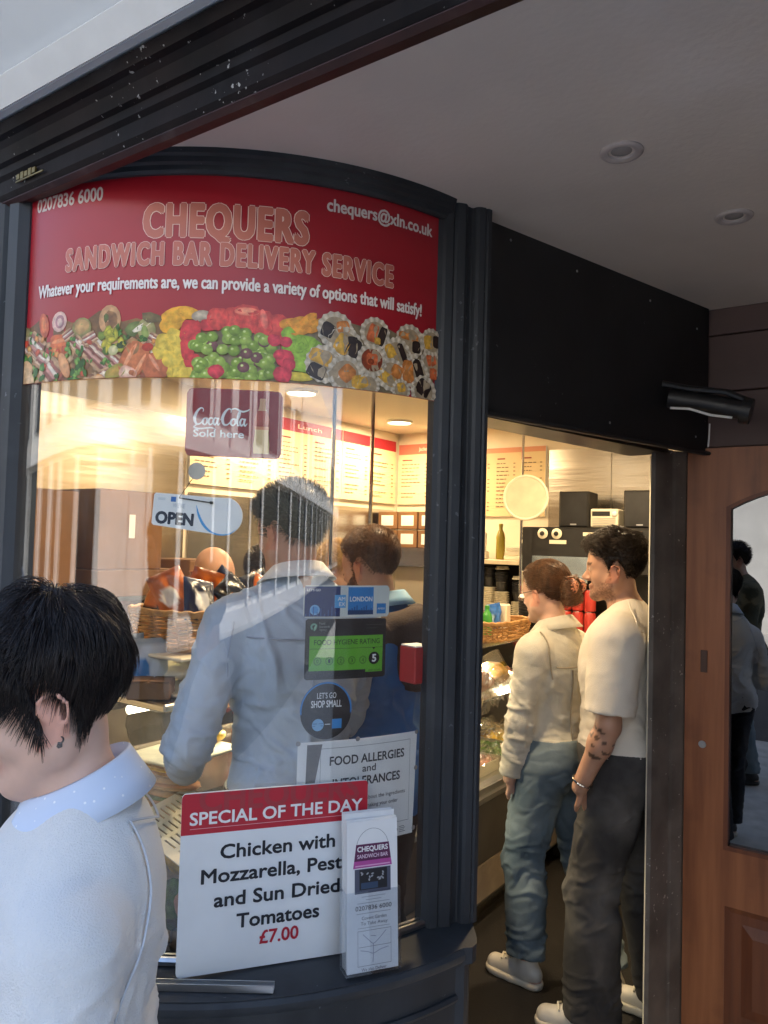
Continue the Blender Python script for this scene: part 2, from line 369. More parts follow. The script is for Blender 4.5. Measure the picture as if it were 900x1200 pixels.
class Print:
    """flat printed artwork: coloured triangles in (u,v) on thin layers, mapped onto a surface by fn(u,v,off)"""
    def __init__(s, step=.00004): s.V = []; s.T = []; s.C = []; s.n = 0; s.k = 1; s.step = step
    def tri(s, V, T, C):
        V = np.asarray(V, float); o = np.full((len(V), 1), s.k * s.step); s.k += 1
        s.V.append(np.hstack([V, o])); s.T.append(np.asarray(T) + s.n)
        C = np.asarray(C, float); s.C.append(np.tile(C, (len(V), 1)) if C.ndim == 1 else C); s.n += len(V); return s
    def text(s, t, u0, u1, base, cap, col, bold=0.0, shear=0, track=1.0):
        """fit a line between u0 and u1; bold is the extra stroke half width in cap heights, laid as stamped copies"""
        V, T, _ = text_tris(t, 0.0, track); V = V.copy(); V[:, 0] -= V[:, 0].min(); b = max(bold, 0) * cap
        k = (u1 - u0 - 2 * b) / V[:, 0].max()
        V[:, 0] = V[:, 0] * k + shear * V[:, 1] * cap + u0 + b; V[:, 1] = V[:, 1] * max(cap - 2 * b, cap * .5) + base + b
        if b < cap * .006: return s.tri(V, T, col)
        k0 = s.k; n = 8 if bold > .025 else 4
        for i in range(n):
            a = 2 * math.pi * (i + .5) / n; s.tri(V + np.array((b * math.cos(a), b * math.sin(a))), T, col)
        return s
    def rect(s, u0, v0, u1, v1, col, nu=1):
        us = np.linspace(u0, u1, nu + 1); V = [(u, v0) for u in us] + [(u, v1) for u in us]; T = []
        for i in range(nu): T += [(i, i + 1, nu + 2 + i), (i, nu + 2 + i, nu + 1 + i)]
        return s.tri(V, T, col)
    def poly(s, pts, col):
        T = tessellate_polygon([[Vector((a, b, 0)) for a, b in pts]]); return s.tri(pts, T, col)
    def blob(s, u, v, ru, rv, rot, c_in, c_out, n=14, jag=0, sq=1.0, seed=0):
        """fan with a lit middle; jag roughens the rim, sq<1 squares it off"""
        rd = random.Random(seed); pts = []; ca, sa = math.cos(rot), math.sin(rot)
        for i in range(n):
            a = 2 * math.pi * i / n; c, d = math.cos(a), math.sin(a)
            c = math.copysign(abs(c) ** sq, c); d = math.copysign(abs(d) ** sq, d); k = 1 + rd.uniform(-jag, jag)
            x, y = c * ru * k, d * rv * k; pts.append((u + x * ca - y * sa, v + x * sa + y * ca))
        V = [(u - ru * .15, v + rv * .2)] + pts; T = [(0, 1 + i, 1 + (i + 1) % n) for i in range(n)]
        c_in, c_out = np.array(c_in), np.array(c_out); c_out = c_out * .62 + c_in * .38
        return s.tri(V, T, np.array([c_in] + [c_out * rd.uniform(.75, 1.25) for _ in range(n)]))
    def ring(s, u, v, r0, r1, col, n=32, a0=0, a1=2 * math.pi, asp=1):
        V = []; T = []
        for i in range(n + 1):
            a = a0 + (a1 - a0) * i / n
            V += [(u + r0 * math.cos(a), v + r0 * asp * math.sin(a)), (u + r1 * math.cos(a), v + r1 * asp * math.sin(a))]
        for i in range(n): T += [(2*i, 2*i+1, 2*i+3), (2*i, 2*i+3, 2*i+2)]
        return s.tri(V, T, col)
    def disc(s, u, v, r, col, n=28, asp=1):
        V = [(u, v)] + [(u + r * math.cos(2*math.pi*i/n), v + r * asp * math.sin(2*math.pi*i/n)) for i in range(n)]
        return s.tri(V, [(0, 1 + i, 1 + (i + 1) % n) for i in range(n)], col)
    def stroke(s, pts, ws, col, sub=6):
        """brush line through points with a width at each (Catmull-Rom)"""
        P = [np.array(p, float) for p in pts]; P = [2*P[0]-P[1]] + P + [2*P[-1]-P[-2]]; W = [ws[0]] + list(ws) + [ws[-1]]
        Q = []; ww = []
        for i in range(1, len(P) - 2):
            for k in range(sub):
                t = k / sub
                cr = lambda a, b, c, d: .5*((2*b)+(-a+c)*t+(2*a-5*b+4*c-d)*t*t+(-a+3*b-3*c+d)*t**3)
                Q.append(cr(P[i-1], P[i], P[i+1], P[i+2])); ww.append(W[i] + (W[i+1] - W[i]) * t)
        Q.append(P[-2]); ww.append(W[-2]); V = []; T = []
        for i, q in enumerate(Q):
            d = Q[min(i+1, len(Q)-1)] - Q[max(i-1, 0)]; L = np.hypot(*d) or 1; nn = np.array((-d[1], d[0])) / L * ww[i] / 2
            V += [q + nn, q - nn]
        for i in range(len(Q) - 1): T += [(2*i, 2*i+1, 2*i+3), (2*i, 2*i+3, 2*i+2)]
        return s.tri(V, T, col)
    def build(s, name, fn, parent, m=None):
        V = np.vstack(s.V); P = np.array([fn(*v) for v in V]); T = np.vstack(s.T)
        return np_mesh(name, P, T, m or M['ink'], parent, False, np.vstack(s.C))
# ================================================================== SETTING
BC, BR = (-1.764, 1.797), .8192          # quarter-round window: centre and glass radius in plan
PH0, PH1 = .038, 1.318
def bow(ph, z, r=BR): return (BC[0] + r * math.sin(ph), BC[1] - r * math.cos(ph), z)
def bow_arc(r, a, b, n=24): return [bow(a + (b - a) * i / n, 0, r)[:2] for i in range(n + 1)]
def bow_sweep(prof, a, b, n=40):
    """closed (r,z) profile swept round the window"""
    mb = MB(); m = len(prof); vs = [bow(a + (b - a) * i / n, z, r) for i in range(n + 1) for r, z in prof]; fs = []
    for i in range(n):
        for k in range(m): fs.append((i*m+k, i*m+(k+1) % m, (i+1)*m+(k+1) % m, (i+1)*m+k))
    fs.append(tuple(range(m))); fs.append(tuple(n*m+k for k in range(m))[::-1]); mb.add(vs, fs); return mb
def plate(loops, fn, t):
    """flat plate with holes: loops of (u,v); fn(u,v,d) -> xyz, thickness t"""
    tri = tessellate_polygon([[Vector((u, v, 0)) for u, v in lp] for lp in loops]); flat = [p for lp in loops for p in lp]; n = len(flat)
    vs = [fn(u, v, 0) for u, v in flat] + [fn(u, v, t) for u, v in flat]
    fs = [tuple(x) for x in tri] + [tuple(n + i for i in x[::-1]) for x in tri]; o = 0
    for lp in loops:
        m = len(lp)
        for i in range(m): fs.append((o+i, o+(i+1) % m, n+o+(i+1) % m, n+o+i))
        o += m
    mb = MB(); mb.add(vs, fs); return mb
def rrect(u0, v0, u1, v1, r, n=5):
    o = []
    for cx_, cy_, a0 in ((u1-r, v0+r, -90), (u1-r, v1-r, 0), (u0+r, v1-r, 90), (u0+r, v0+r, 180)):
        for i in range(n + 1):
            a = R(a0 + 90 * i / n); o.append((cx_ + r * math.cos(a), cy_ + r * math.sin(a)))
    return o

SOF = 2.545
S_ = lambda o: tag(o, kind='structure')
S_(MB().add([(-120,-120,-.12),(120,-120,-.12),(120,120,-.12),(-120,120,-.12)], [(0,1,2,3)]).build('road', M['road']))
S_(MB().box((0, .4, -.06), (80, 5.2, .116), bev=.01).build('pavement', M['paving']))
S_(MB().box((0, -11.3, -.06), (80, 4, .116), bev=.01).build('far_pavement', M['paving']))
inner = [(-3.15, 1.03), (-1.75, 1.03)] + bow_arc(.80, .06, 1.30) + [(-.95, 1.70), (-.78, 2.70), (-.76, 4.65), (-3.15, 4.65)]
S_(MB().prism(inner, -.05, .006).build('shop_floor', M['floor']))
S_(MB().prism(inner, 2.50, 2.53).build('shop_ceiling', M['ceil']))
S_(MB().box((-.7, 1.93, SOF + .03), (2.7, 1.98, .06)).build('soffit', M['soffit']))
S_(MB().box((-3.20, 2.84, 1.27), (.10, 3.82, 2.54)).build('left_wall', M['cream']))
S_(MB().box((-1.95, 4.70, 1.27), (2.39, .10, 2.54)).build('back_wall', M['cream']))
S_(MB().prism([(-.742, 2.905), (-.642, 2.905), (-.642, 4.75), (-.742, 4.75)], 0, 2.54).build('right_wall', M['cream']))
S_(MB().box((-2.60, .985, 1.27), (1.10, .10, 2.54)).build('front_wall', M['cream']))

# the building above and beside the shop
bl = empty('shop_building', (0, 1, 0), 0, 'brick building over the shop, its upper storeys above the recessed entrance', 'building')
mbl = MB()
mbl.box((0, 5.2, 6.2), (18, 8.4, 6.9)); mbl.box((-6.2, 5.3, 1.36), (5.7, 8.2, 2.72)); mbl.box((4.9, 5.3, 1.36), (8.2, 8.2, 2.72))
def loc_to(o, p): o.parent = p; o.matrix_parent_inverse = Matrix.Translation(-Vector(p.location)); return o
M['brick'] = mat('brick', (.24, .12, .08), .85, var=.2, scale=12, bump=.2, bscale=30)
loc_to(mbl.build('wall', M['brick']), bl)
for k in range(6):
    w = loc_to(MB().box((-7 + 2.8 * k, .985, 5.3), (1.2, .05, 1.9)).build('window', M['black']), bl)

# opposite side of the street, seen only as a reflection in the glass
fb = empty('terrace_building', (0, -12.5, 0), 0, 'pale stucco terrace across the street with tall dark windows between pilasters', 'building')
M['stucco'] = mat('stucco', (.74, .72, .67), .8, var=.06, scale=2)
M['darkglass'] = mat('dark_window', (.02, .025, .03), .1, var=.2)
loc_to(MB().box((6, -16.5, 4.5), (110, 8, 9.2)).build('wall', M['stucco']), fb)
_rt = random.Random(21); _x = -42.0
while _x < 58:
    gap = _rt.uniform(1.5, 3.6); ww = gap * _rt.uniform(.5, .75)
    if not -5.2 < _x + gap / 2 < -1.2: loc_to(MB().box((_x + gap / 2 + .2, -12.47, 1.75), (gap - .35, .1, 3.1)).build('shopfront', M['darkglass']), fb)
    loc_to(MB().box((_x + gap / 2 + .2, -12.47, 5.4), (ww * .8, .1, 2.2)).build('window', M['darkglass']), fb)
    loc_to(MB().box((_x, -12.36, 1.8 + 2.6 * (_rt.random() < .5)), (_rt.uniform(.22, .5), .26, 3.6 + 5.2 * (_rt.random() < .5))).build('pilaster', M['stucco']), fb)
    _x += gap
loc_to(MB().box((6, -12.33, 3.62), (100, .34, .30)).build('cornice', M['stucco']), fb)
# white car parked by the kerb, mirrored in the left of the window
car = empty('parked_car', (-8.6, -3.3, -.12), R(180), 'white car parked at the kerb behind the viewer, mirrored in the curved window', 'car')
cp = [(-2.05, .30), (-2.1, .62), (-2.0, .86), (-1.25, .95), (-.55, 1.42), (.75, 1.46), (1.55, .98), (2.02, .92), (2.12, .60), (2.08, .30)]
MB().extr(cp, (0, -.84, 0), (0, .84, 0), (1, 0, 0), (0, 0, 1)).build('body', mat('car_white', (.78, .79, .80), .2, coat=.6), car)
for sy in (-1, 1):
    MB().extr([(-1.05, .98), (-.50, 1.36), (.70, 1.40), (1.30, 1.0)], (0, sy * .835, 0), (0, sy * .846, 0), (1, 0, 0), (0, 0, 1)).build('side_window', M['darkglass'], car)
for sx, pr_ in ((-1, [(-1.20, .985), (-.60, 1.40)]), (1, [(1.50, 1.02), (.82, 1.44)])):
    (xa, za), (xb, zb_) = pr_; MB().add([(xa + sx*.012, -.70, za + .012), (xa + sx*.012, .70, za + .012), (xb + sx*.012, .62, zb_ + .012), (xb + sx*.012, -.62, zb_ + .012)], [(0, 1, 2, 3)]).build('windscreen', M['darkglass'], car)
for wx in (-1.3, 1.3):
    for wy in (-.80, .80):
        wl = MB().lathe([(.20, -.10), (.31, -.10), (.33, -.06), (.33, .06), (.31, .10), (.20, .10)], (wx, wy, .33), 28, 'Y').build('tyre', M['black'], car, True)
        MB().lathe([(.20, -.09), (.05, -.105), (.05, .105), (.20, .09)], (wx, wy, .33), 20, 'Y').build('rim', M['alu'], wl)
for wy in (-.6, .6): MB().box((-2.08, wy, .68), (.06, .30, .14), bev=.02).build('headlight', M['alu'], car)

# ------------------------------------------------------------------ fascia over the opening
fa = empty('fascia_beam', (-.8, .93, 2.48), 0, 'dark moulded beam over the recessed entrance with a worn maroon underside', 'beam')
prof = [(.985, 2.505), (.94, 2.487), (.932, 2.497), (.928, 2.525), (.918, 2.532), (.916, 2.548), (.905, 2.552), (.895, 2.575), (.885, 2.585), (.872, 2.588), (.862, 2.607), (.985, 2.64)]
loc_to(MB().extr(prof, (-3.3, 0, 0), (1.7, 0, 0), (0, 1, 0), (0, 0, 1)).build('moulding', M['darkbeam']), fa)
loc_to(MB().extr([(.984, 2.502), (.983, 2.486), (.953, 2.478), (.9405, 2.4845), (.9408, 2.4868)], (-3.3, 0, 0), (1.7, 0, 0), (0, 1, 0), (0, 0, 1)).build('underside_board', M['maroon']), fa)
mb = MB()
for k in range(5): mb.box((-1.70 + k * .016, .9245, 2.517), (.012, .004, .012 + .004 * (k % 2)))
mb.box((-1.655, .9248, 2.507), (.11, .003, .003))
loc_to(mb.build('maker_plate', mat('brass_plate', (.18, .13, .04), .4, .6)), fa)
pf = tag(MB().extr([(.86, 2.612), (.845, 2.612), (.45, 3.05), (.45, 3.4), (.99, 3.4), (.99, 2.66)], (-3.3, 0, 0), (1.7, 0, 0), (0, 1, 0), (0, 0, 1)).build('sign_fascia', M['pale_fascia']),
         'plain pale grey canted sign fascia above the dark beam', 'fascia')
tag(MB().extr([(.842, 2.613), (.834, 2.606), (.80, 2.644), (.806, 2.653)], (-3.3, 0, 0), (1.7, 0, 0), (0, 1, 0), (0, 0, 1)).build('edge_trim', M['white'], pf))

# ------------------------------------------------------------------ bow window
bw = empty('bow_window', (BC[0], BC[1], 0), 0, 'curved shop window with dark navy frame, clear glass and a deep painted sill', 'shop window')
def P_(mb, name, m, root, smooth=False): return loc_to(mb.build(name, m, smooth=smooth), root)
P_(bow_sweep([(.80, 2.4995), (.829, 2.4995), (.836, 2.505), (.838, 2.515), (.846, 2.519), (.848, 2.530), (.856, 2.534), (.858, SOF), (.80, SOF)], PH0 - .02, PH1 + .02), 'head_moulding', M['navy'], bw)
P_(bow_sweep([(.8132, .80), (.8192, .80), (.8192, 2.4990), (.8132, 2.4990)], PH0, PH1, 64), 'glass_pane', M['glass'], bw, True)
P_(bow_sweep([(.805, .797), (.827, .797), (.829, .806), (.824, .812), (.8195, .813), (.8195, .7985), (.8128, .7985), (.8128, .813), (.805, .813)], PH0, PH1), 'glazing_bead', M['alu'], bw)
def rim(r, dz=0):
    return bow_arc(r, -.10, 1.335, 40) + [(-.840 - (.935 - r), 1.598), (-.841 - (.935 - r), 1.618), (-.852 - (.935 - r), 1.640), (-.908, 1.713), (-.965, 1.72)] + bow_arc(.79, 1.30, -.10, 30)
sl = MB().prism(rim(.935), .748, .792)
for i, v in enumerate(sl.v):        # the board slopes a little outwards and its nose is rounded
    rr = math.hypot(v[0] - BC[0], v[1] - BC[1])
    if v[2] > .78: sl.v[i] = (v[0], v[1], .7965 - max(0, rr - .82) * .09)
P_(sl, 'sill', M['navy'], bw)
P_(bow_sweep([(.90, .758), (.937, .756), (.944, .765), (.944, .776), (.937, .784), (.90, .78)], -.10, 1.335, 48), 'sill_nose', M['navy'], bw, True)
P_(MB().prism(rim(.915), .0, .7475), 'stall_riser', M['navy'], bw)
P_(bow_sweep([(.91, .66), (.921, .66), (.925, .668), (.921, .676), (.91, .676)], -.10, 1.335, 40), 'riser_bead', M['navy'], bw, True)
# corner post between window and door
e = Vector((.52, .854)); on = Vector((.854, -.52)); p0 = Vector((-.971, 1.593))
pp = [(-.012, -.02), (-.008, .004), (.004, .008), (.010, .014), (.028, .016), (.034, .012), (.040, .017), (.060, .020), (.066, .016), (.072, .009), (.084, .005), (.088, .006), (.093, .015), (.100, .020), (.114, .022), (.120, .018), (.125, .021), (.136, .018), (.141, .008), (.143, -.06), (.02, -.06)]
poly = [tuple(p0 + e * t + on * o) for t, o in pp]
P_(MB().prism(poly, .7905, SOF), 'corner_post', M['navy'], bw)
# left jamb
lj = [(-1.728, 1.02), (-1.728, .972), (-1.742, .952), (-1.775, .948), (-1.782, .958), (-1.79, .944), (-1.83, .930), (-1.87, .932), (-1.90, .952), (-1.905, .94), (-2.06, .935), (-2.06, 1.02)]
P_(MB().prism(lj, 0, SOF), 'left_jamb', M['navy'], bw)
tag(MB().prism([(-3.3, .925), (-2.045, .925), (-2.045, .9345), (-3.3, .9345)], 0, 2.48).build('pilaster_wall', M['navy']), 'dark navy boarded pier at the left of the curved window', 'wall')

# ------------------------------------------------------------------ door opening
df = empty('door_frame', (-.82, 2.2, 0), 0, 'charcoal frame of the open shop doorway with a plain boarded panel above', 'door frame')
P_(MB().prism([(-.929, 1.722), (-.606, 2.797), (-.67, 2.80), (-.955, 1.74)], 2.047, SOF), 'head_panel', M['panel'], df)
mb = MB()
dv = (Vector((-.606, 2.797)) - Vector((-.929, 1.722))); dn = Vector((dv.y, -dv.x)).normalized()
for t, z in ((.03, 2.47), (.03, 2.09), (.35, 2.50), (.5, 2.08), (.93, 2.46), (.93, 2.09), (.10, 2.515), (.68, 2.495)):
    q = Vector((-.929, 1.722)) + dv * t + dn * .001
    mb.lathe([(.004, 0), (.0034, .0014), (.0014, .002)], (0, 0, 0), 8, rot=None); k = len(mb.v) - 24
    for i in range(k, len(mb.v)):
        x, y, zz = mb.v[i]; w = Vector((q.x, q.y, z)) + Vector((dn.x, dn.y, 0)) * zz + Vector((dv.normalized().x, dv.normalized().y, 0)) * x + Vector((0, 0, y)); mb.v[i] = tuple(w)
P_(mb, 'screw_head', M['alu'], df)
P_(MB().prism([(-.915, 1.735), (-.70, 2.66), (-.84, 2.69), (-1.02, 1.765)], 2.03, 2.0455).prism([(-.93, 1.76), (-.735, 2.66), (-.84, 2.69), (-1.02, 1.78)], 2.0465, 2.5), 'lintel', mat('lintel_paint', (.05, .04, .032), .3, var=.3, coat=.3), df)
P_(MB().extr([(0, 0), (.018, 0), (.022, .006), (.018, .012), (0, .014)], (-.925, 1.735, 2.0325), (-.612, 2.79, 2.0325), (dn.x, dn.y, 0), (0, 0, 1)), 'drip_bead', M['panel'], df)
P_(MB().prism([(-.745, 2.62), (-.733, 2.628), (-.705, 2.70), (-.70, 2.712), (-.706, 2.722), (-.695, 2.735), (-.672, 2.778), (-.668, 2.80), (-.655, 2.90), (-.745, 2.90)], 0, 2.046), 'jamb', mat('jamb_paint', (.13, .115, .10), .4, chips=.06, chipcol=(.5, .47, .42), chipscale=70, var=.3, scale=8, bump=.1, bscale=20), df)
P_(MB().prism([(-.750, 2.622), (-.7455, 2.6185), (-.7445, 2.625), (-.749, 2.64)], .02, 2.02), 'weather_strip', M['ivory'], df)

# ------------------------------------------------------------------ end of the lobby
bwm = MB()
for z0, z1 in ((2.062, 2.252), (2.256, 2.45), (2.454, SOF)): bwm.box((.0, 2.86, (z0 + z1) / 2), (1.24, .10, z1 - z0), bev=.003)
bwm.box((-.628, 2.80, 2.30), (.02, .05, .47), bev=.003)
tag(bwm.build('boarded_wall', M['brownwall']), 'dull maroon-brown boarding over the wooden door', 'wall')
tag(MB().box((.65, 1.9, 1.27), (.10, 1.9, 2.54)).build('lobby_wall', M['brownwall']), 'plain brown side wall closing the lobby on the right', 'wall')

wd = empty('wooden_door', (-.25, 2.785, 0), 0, 'varnished brown wooden door with an arched glass panel at the end of the lobby', 'door')
fy = lambda u, v, d: (u, 2.785 + d, v)
def arch(u0, u1, v0, v1, rise, n=14):
    c = (u0 + u1) / 2; h = (u1 - u0) / 2; o = [(u0, v0), (u1, v0)]
    for i in range(n + 1):
        a = 1 - 2 * i / n; o.append((c + h * a, v1 + rise * (1 - abs(a) ** 2.2)))
    return o
GA = arch(-.540, .022, .718, 1.855, .075)
lowp = [(-.535, .14), (.017, .14), (.017, .535), (-.535, .535)]
P_(plate([[(-.668, .012), (.15, .012), (.15, 2.057), (-.668, 2.057)], GA[::-1], lowp[::-1]], fy, .045), 'leaf', M['wood'], wd)
P_(plate([GA, arch(-.526, .008, .732, 1.848, .07)[::-1]], lambda u, v, d: (u, 2.779 + d, v), .05), 'glazing_bead', M['wooddark'], wd)
gp = plate([arch(-.53, .012, .728, 1.85, .072)], lambda u, v, d: (u, 2.80 + d, v), .006)
P_(gp, 'glass_pane', M['doorglass'], wd)
P_(MB().box((-.26, 3.3, 1.2), (.9, .02, 2.3)), 'hall_backing', M['blackmatte'], wd)
pm = MB(); a, b, c, d = -.535, .017, .14, .535
for (i0, y0), (i1, y1) in (((0, 2.787), (.02, 2.797)), ((.02, 2.797), (.05, 2.797)), ((.05, 2.797), (.085, 2.786))):
    A = [(a+i0, c+i0), (b-i0, c+i0), (b-i0, d-i0), (a+i0, d-i0)]; B = [(a+i1, c+i1), (b-i1, c+i1), (b-i1, d-i1), (a+i1, d-i1)]
    pm.add([(u, y0, v) for u, v in A] + [(u, y1, v) for u, v in B], [(i, (i+1) % 4, 4+(i+1) % 4, 4+i) for i in range(4)])
pm.add([(a+.085, 2.786, c+.085), (b-.085, 2.786, c+.085), (b-.085, 2.786, d-.085), (a+.085, 2.786, d-.085)], [(0, 1, 2, 3)])
P_(pm, 'raised_panel', M['wooddark'], wd)
P_(MB().box((-.607, 2.7835, 1.33), (.022, .004, .075), bev=.0015), 'lock_plate', mat('lock_patch', (.07, .03, .018), .5), wd)
P_(MB().lathe([(.012, 0), (.013, .003), (.006, .006)], (-.61, 2.783, 1.05), 14, 'Y'), 'lock_cylinder', M['alu'], wd)

# black tubular fitting with a white cable
tf = empty('tubular_fitting', (-.6, 2.56, 2.16), 0, 'black tubular fitting on a bracket with a white cable above the wooden door', 'fitting')
P_(MB().tube([(-.668, 2.535, 2.195), (-.56, 2.553, 2.172), (-.452, 2.566, 2.142)], .031, 14).tube([(-.457, 2.566, 2.143), (-.43, 2.568, 2.136)], [.042, .040], 16), 'tube', M['black'], tf, True)
P_(MB().tube([(-.68, 2.50, 2.235), (-.60, 2.52, 2.215), (-.50, 2.545, 2.20), (-.44, 2.562, 2.17)], .010, 8), 'bracket', M['black'], tf, True)
P_(MB().tube([(-.655, 2.50, 2.155), (-.60, 2.515, 2.150), (-.54, 2.53, 2.128), (-.48, 2.545, 2.118)], .004, 6), 'cable', M['white'], tf)
P_(MB().tube([(-.595, 2.775, 2.14), (-.597, 2.777, 2.09), (-.60, 2.778, 2.06)], .003, 6), 'cable_drop', M['white'], tf)

# unlit recessed lamps in the soffit
def recessed(x, y, label):
    o = empty('recessed_lamp', (x, y, SOF), 0, label, 'ceiling lamp', 'recessed lamps in the soffit')
    mb = MB().lathe([(.045, .004), (.045, -.003), (.042, -.006), (.034, -.007), (.028, -.004), (.025, .004)], (0, 0, 0), 40); mb.build('trim_ring', mat('lamp_trim', (.50, .45, .43), .4), o, True)
    MB().lathe([(.0245, .003), (.022, 0), (.009, -.003)], (0, 0, 0), 28).build('lamp_glass', mat('lamp_glass', (.34, .32, .30), .25), o, True)
    return o
recessed(-.522, 1.585, 'white-ringed recessed lamp in the soffit, nearer the dark beam')
recessed(-.386, 2.045, 'white-ringed recessed lamp in the soffit, nearer the wooden door')
# ================================================================== SIGNS ON THE WINDOW
PO = .6116
_kx = [-20, 27, 45, 123, 168, 250, 283, 363, 400, 461, 517, 560]; _kp = [-.80, -.577, -.543, -.295, -.170, .031, .112, .283, .379, .537, .704, .83]
_yx = [27, 120, 200, 300, 400, 512]; _yb = [448, 443, 443, 449, 458, 474]; _yk = [1.80, 1.70, 1.665, 1.68, 1.72, 1.86]
def BP(x, y):                                   # artwork layout coordinates -> (arc length, height) on the banner
    return BR * float(np.interp(x, _kx, _kp)), 2.047 + (float(np.interp(x, _yx, _yb)) - y) * float(np.interp(x, _yx, _yk)) / 900
def on_bow(r, sgn=1):
    return lambda u, v, o: bow(u / BR + PO, v, r + sgn * o)
def bow_plate(pts, r0, r1):
    """thin sheet bent to the glass; outline (phi,z), subdivided in columns"""
    xs = sorted(set([p[0] for p in pts])); a, b = xs[0], xs[-1]; us = np.linspace(a, b, 40); vs = []; fs = []
    def span(u):
        hits = []
        for (x0, y0), (x1, y1) in zip(pts, pts[1:] + pts[:1]):
            if x0 != x1 and min(x0, x1) - 1e-9 <= u <= max(x0, x1) + 1e-9: hits.append(y0 + (y1 - y0) * (u - x0) / (x1 - x0))
            elif x0 == x1 and abs(x0 - u) < 1e-9: hits += [y0, y1]
        return min(hits), max(hits)
    for u in us:
        lo, hi = span(u)
        for r in (r0, r1): vs += [bow(u + PO, lo, r), bow(u + PO, hi, r)]
    for i in range(len(us) - 1):
        k = 4 * i; fs += [(k, k+1, k+5, k+4), (k+2, k+6, k+7, k+3), (k+1, k+3, k+7, k+5), (k, k+4, k+6, k+2)]
    fs += [(0, 2, 3, 1), tuple(len(vs) - 4 + i for i in (0, 1, 3, 2))]
    return MB().add(vs, fs)
W3 = (.80, .80, .79); SALM = lin('#c4705f'); PALE = lin('#f6dacd')

bn = empty('window_banner', (*bow(PO, 0)[:2], 2.05), 0, 'large dark red banner across the top of the curved window above food pictures', 'banner', None)
def P0(o, p): return loc_to(o, p)
P0(bow_plate([(PH0-PO+.002, 2.0485), (PH1-PO-.002, 2.0485), (PH1-PO-.002, 2.4994), (PH0-PO+.002, 2.4994)], .8196, .8206).build('sheet', M['redsign'], smooth=True), bn)
pr = Print()
a_ = lambda p: p * BR
pr.text('0207836 6000', a_(-.543), a_(-.296), 2.453, .032, lin('#cfc4bd'), .03)
pr.text('chequers@xln.co.uk', a_(.328), a_(.672), 2.447, .030, lin('#e4d8d2'), .035)
for grow, bld, c in ((.0, .078, PALE), (.0014, .060, SALM)):
    pr.text('CHEQUERS', a_(-.172) + grow, a_(.283) - grow, 2.358 + grow, .081 - 2 * grow, c, bld, track=1.16)
for grow, bld, c in ((.0, .074, PALE), (.0011, .056, SALM)):
    pr.text('SANDWICH BAR DELIVERY SERVICE', a_(-.415) + grow, a_(.537) - grow, 2.296 + grow, .056 - 2 * grow, c, bld, track=1.2)
pr.text('Whatever your requirements are, we can provide a variety of options that will satisfy!', a_(-.517), a_(.637), 2.2455, .030, lin('#ece0da'), .035)
P0(pr.build('lettering', on_bow(.8208), None), bn)

fd = Print(.000006)
H = lin
def blob4(x, y, rx, ry, rot, ci, co, **k):
    u, v = BP(20 + x / 3.6, 340 + y / 3.6); q = .00187 / 3.6; fd.blob(u, v, rx * q, ry * q, rot, H(ci), H(co), **k)
def blob5(x, y, rx, ry, rot, ci, co, **k):
    u, v = BP(250 + x / 3.333, 340 + y / 3.333); q = .00192 / 3.333; fd.blob(u, v, rx * q, ry * q, rot, H(ci), H(co), **k)
LO, HI = PH0 - PO + .003, PH1 - PO - .003
# ragged ground of the picture
top4 = [(27, 388), (36, 378), (50, 372), (62, 362), (80, 364), (95, 372), (110, 370), (124, 358), (138, 356), (150, 372), (165, 368), (180, 372), (196, 366), (216, 360), (230, 366), (244, 370), (262, 366), (280, 362), (300, 368), (318, 372), (340, 376), (360, 380), (372, 374), (390, 373), (412, 378), (424, 382), (440, 380), (456, 386), (466, 392), (490, 390), (505, 394), (512, 398)]
bu = [BP(*p) for p in top4]
V = []; T = []
for i, (u, v) in enumerate(bu): V += [(u, 2.0490), (u, v - .006)]
for i in range(len(bu) - 1): T += [(2*i, 2*i+2, 2*i+3), (2*i, 2*i+3, 2*i+1)]
cols = np.array([H(rng.choice(['#6b4a2a', '#7a5a3a', '#5a4a26', '#8a6238'])) if V[i][0] < .03 else H('#7d7058') for i in range(len(V))])
fd.tri(V, T, cols)
rd = random.Random(5)
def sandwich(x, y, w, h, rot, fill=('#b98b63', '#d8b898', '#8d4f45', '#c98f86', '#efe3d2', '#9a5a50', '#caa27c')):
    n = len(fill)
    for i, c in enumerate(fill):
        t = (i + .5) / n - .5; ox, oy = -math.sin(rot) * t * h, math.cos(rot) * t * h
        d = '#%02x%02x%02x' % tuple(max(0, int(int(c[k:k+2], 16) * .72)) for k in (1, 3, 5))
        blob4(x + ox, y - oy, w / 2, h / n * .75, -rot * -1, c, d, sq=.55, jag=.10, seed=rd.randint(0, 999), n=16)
def leaf(x, y, r, five=False, n=7, cs=('#5f9a3c', '#3f7a2a', '#86b552', '#2f6222')):
    for _ in range(n):
        c = rd.choice(cs); f = blob5 if five else blob4
        f(x + rd.uniform(-r, r), y + rd.uniform(-r, r), r * rd.uniform(.35, .6), r * rd.uniform(.2, .4), rd.uniform(0, 3), c, '#2a4a1a', jag=.25, seed=rd.randint(0, 999))
for _ in range(150):
    x, y = rd.uniform(20, 660), rd.uniform(200, 385)
    c = rd.choice(['#b0835a', '#8f5f45', '#c79a72', '#6f8a3a', '#9b4f3f', '#d9b48c', '#7a5a33'])
    blob4(x, y, rd.uniform(18, 34), rd.uniform(10, 20), rd.uniform(-1, 1), c, '#5a3c26', jag=.2, sq=.7, seed=rd.randint(0, 999))
blob4(45, 175, 32, 40, .3, '#9a8a5a', '#4f5a30', jag=.2); blob4(60, 200, 30, 22, -.4, '#c2b08c', '#6f5a3a', jag=.2)
blob4(152, 135, 30, 58, .25, '#d8693a', '#8f2f1c', jag=.06); blob4(150, 132, 16, 38, .25, '#e58a54', '#c0502a', jag=.1)
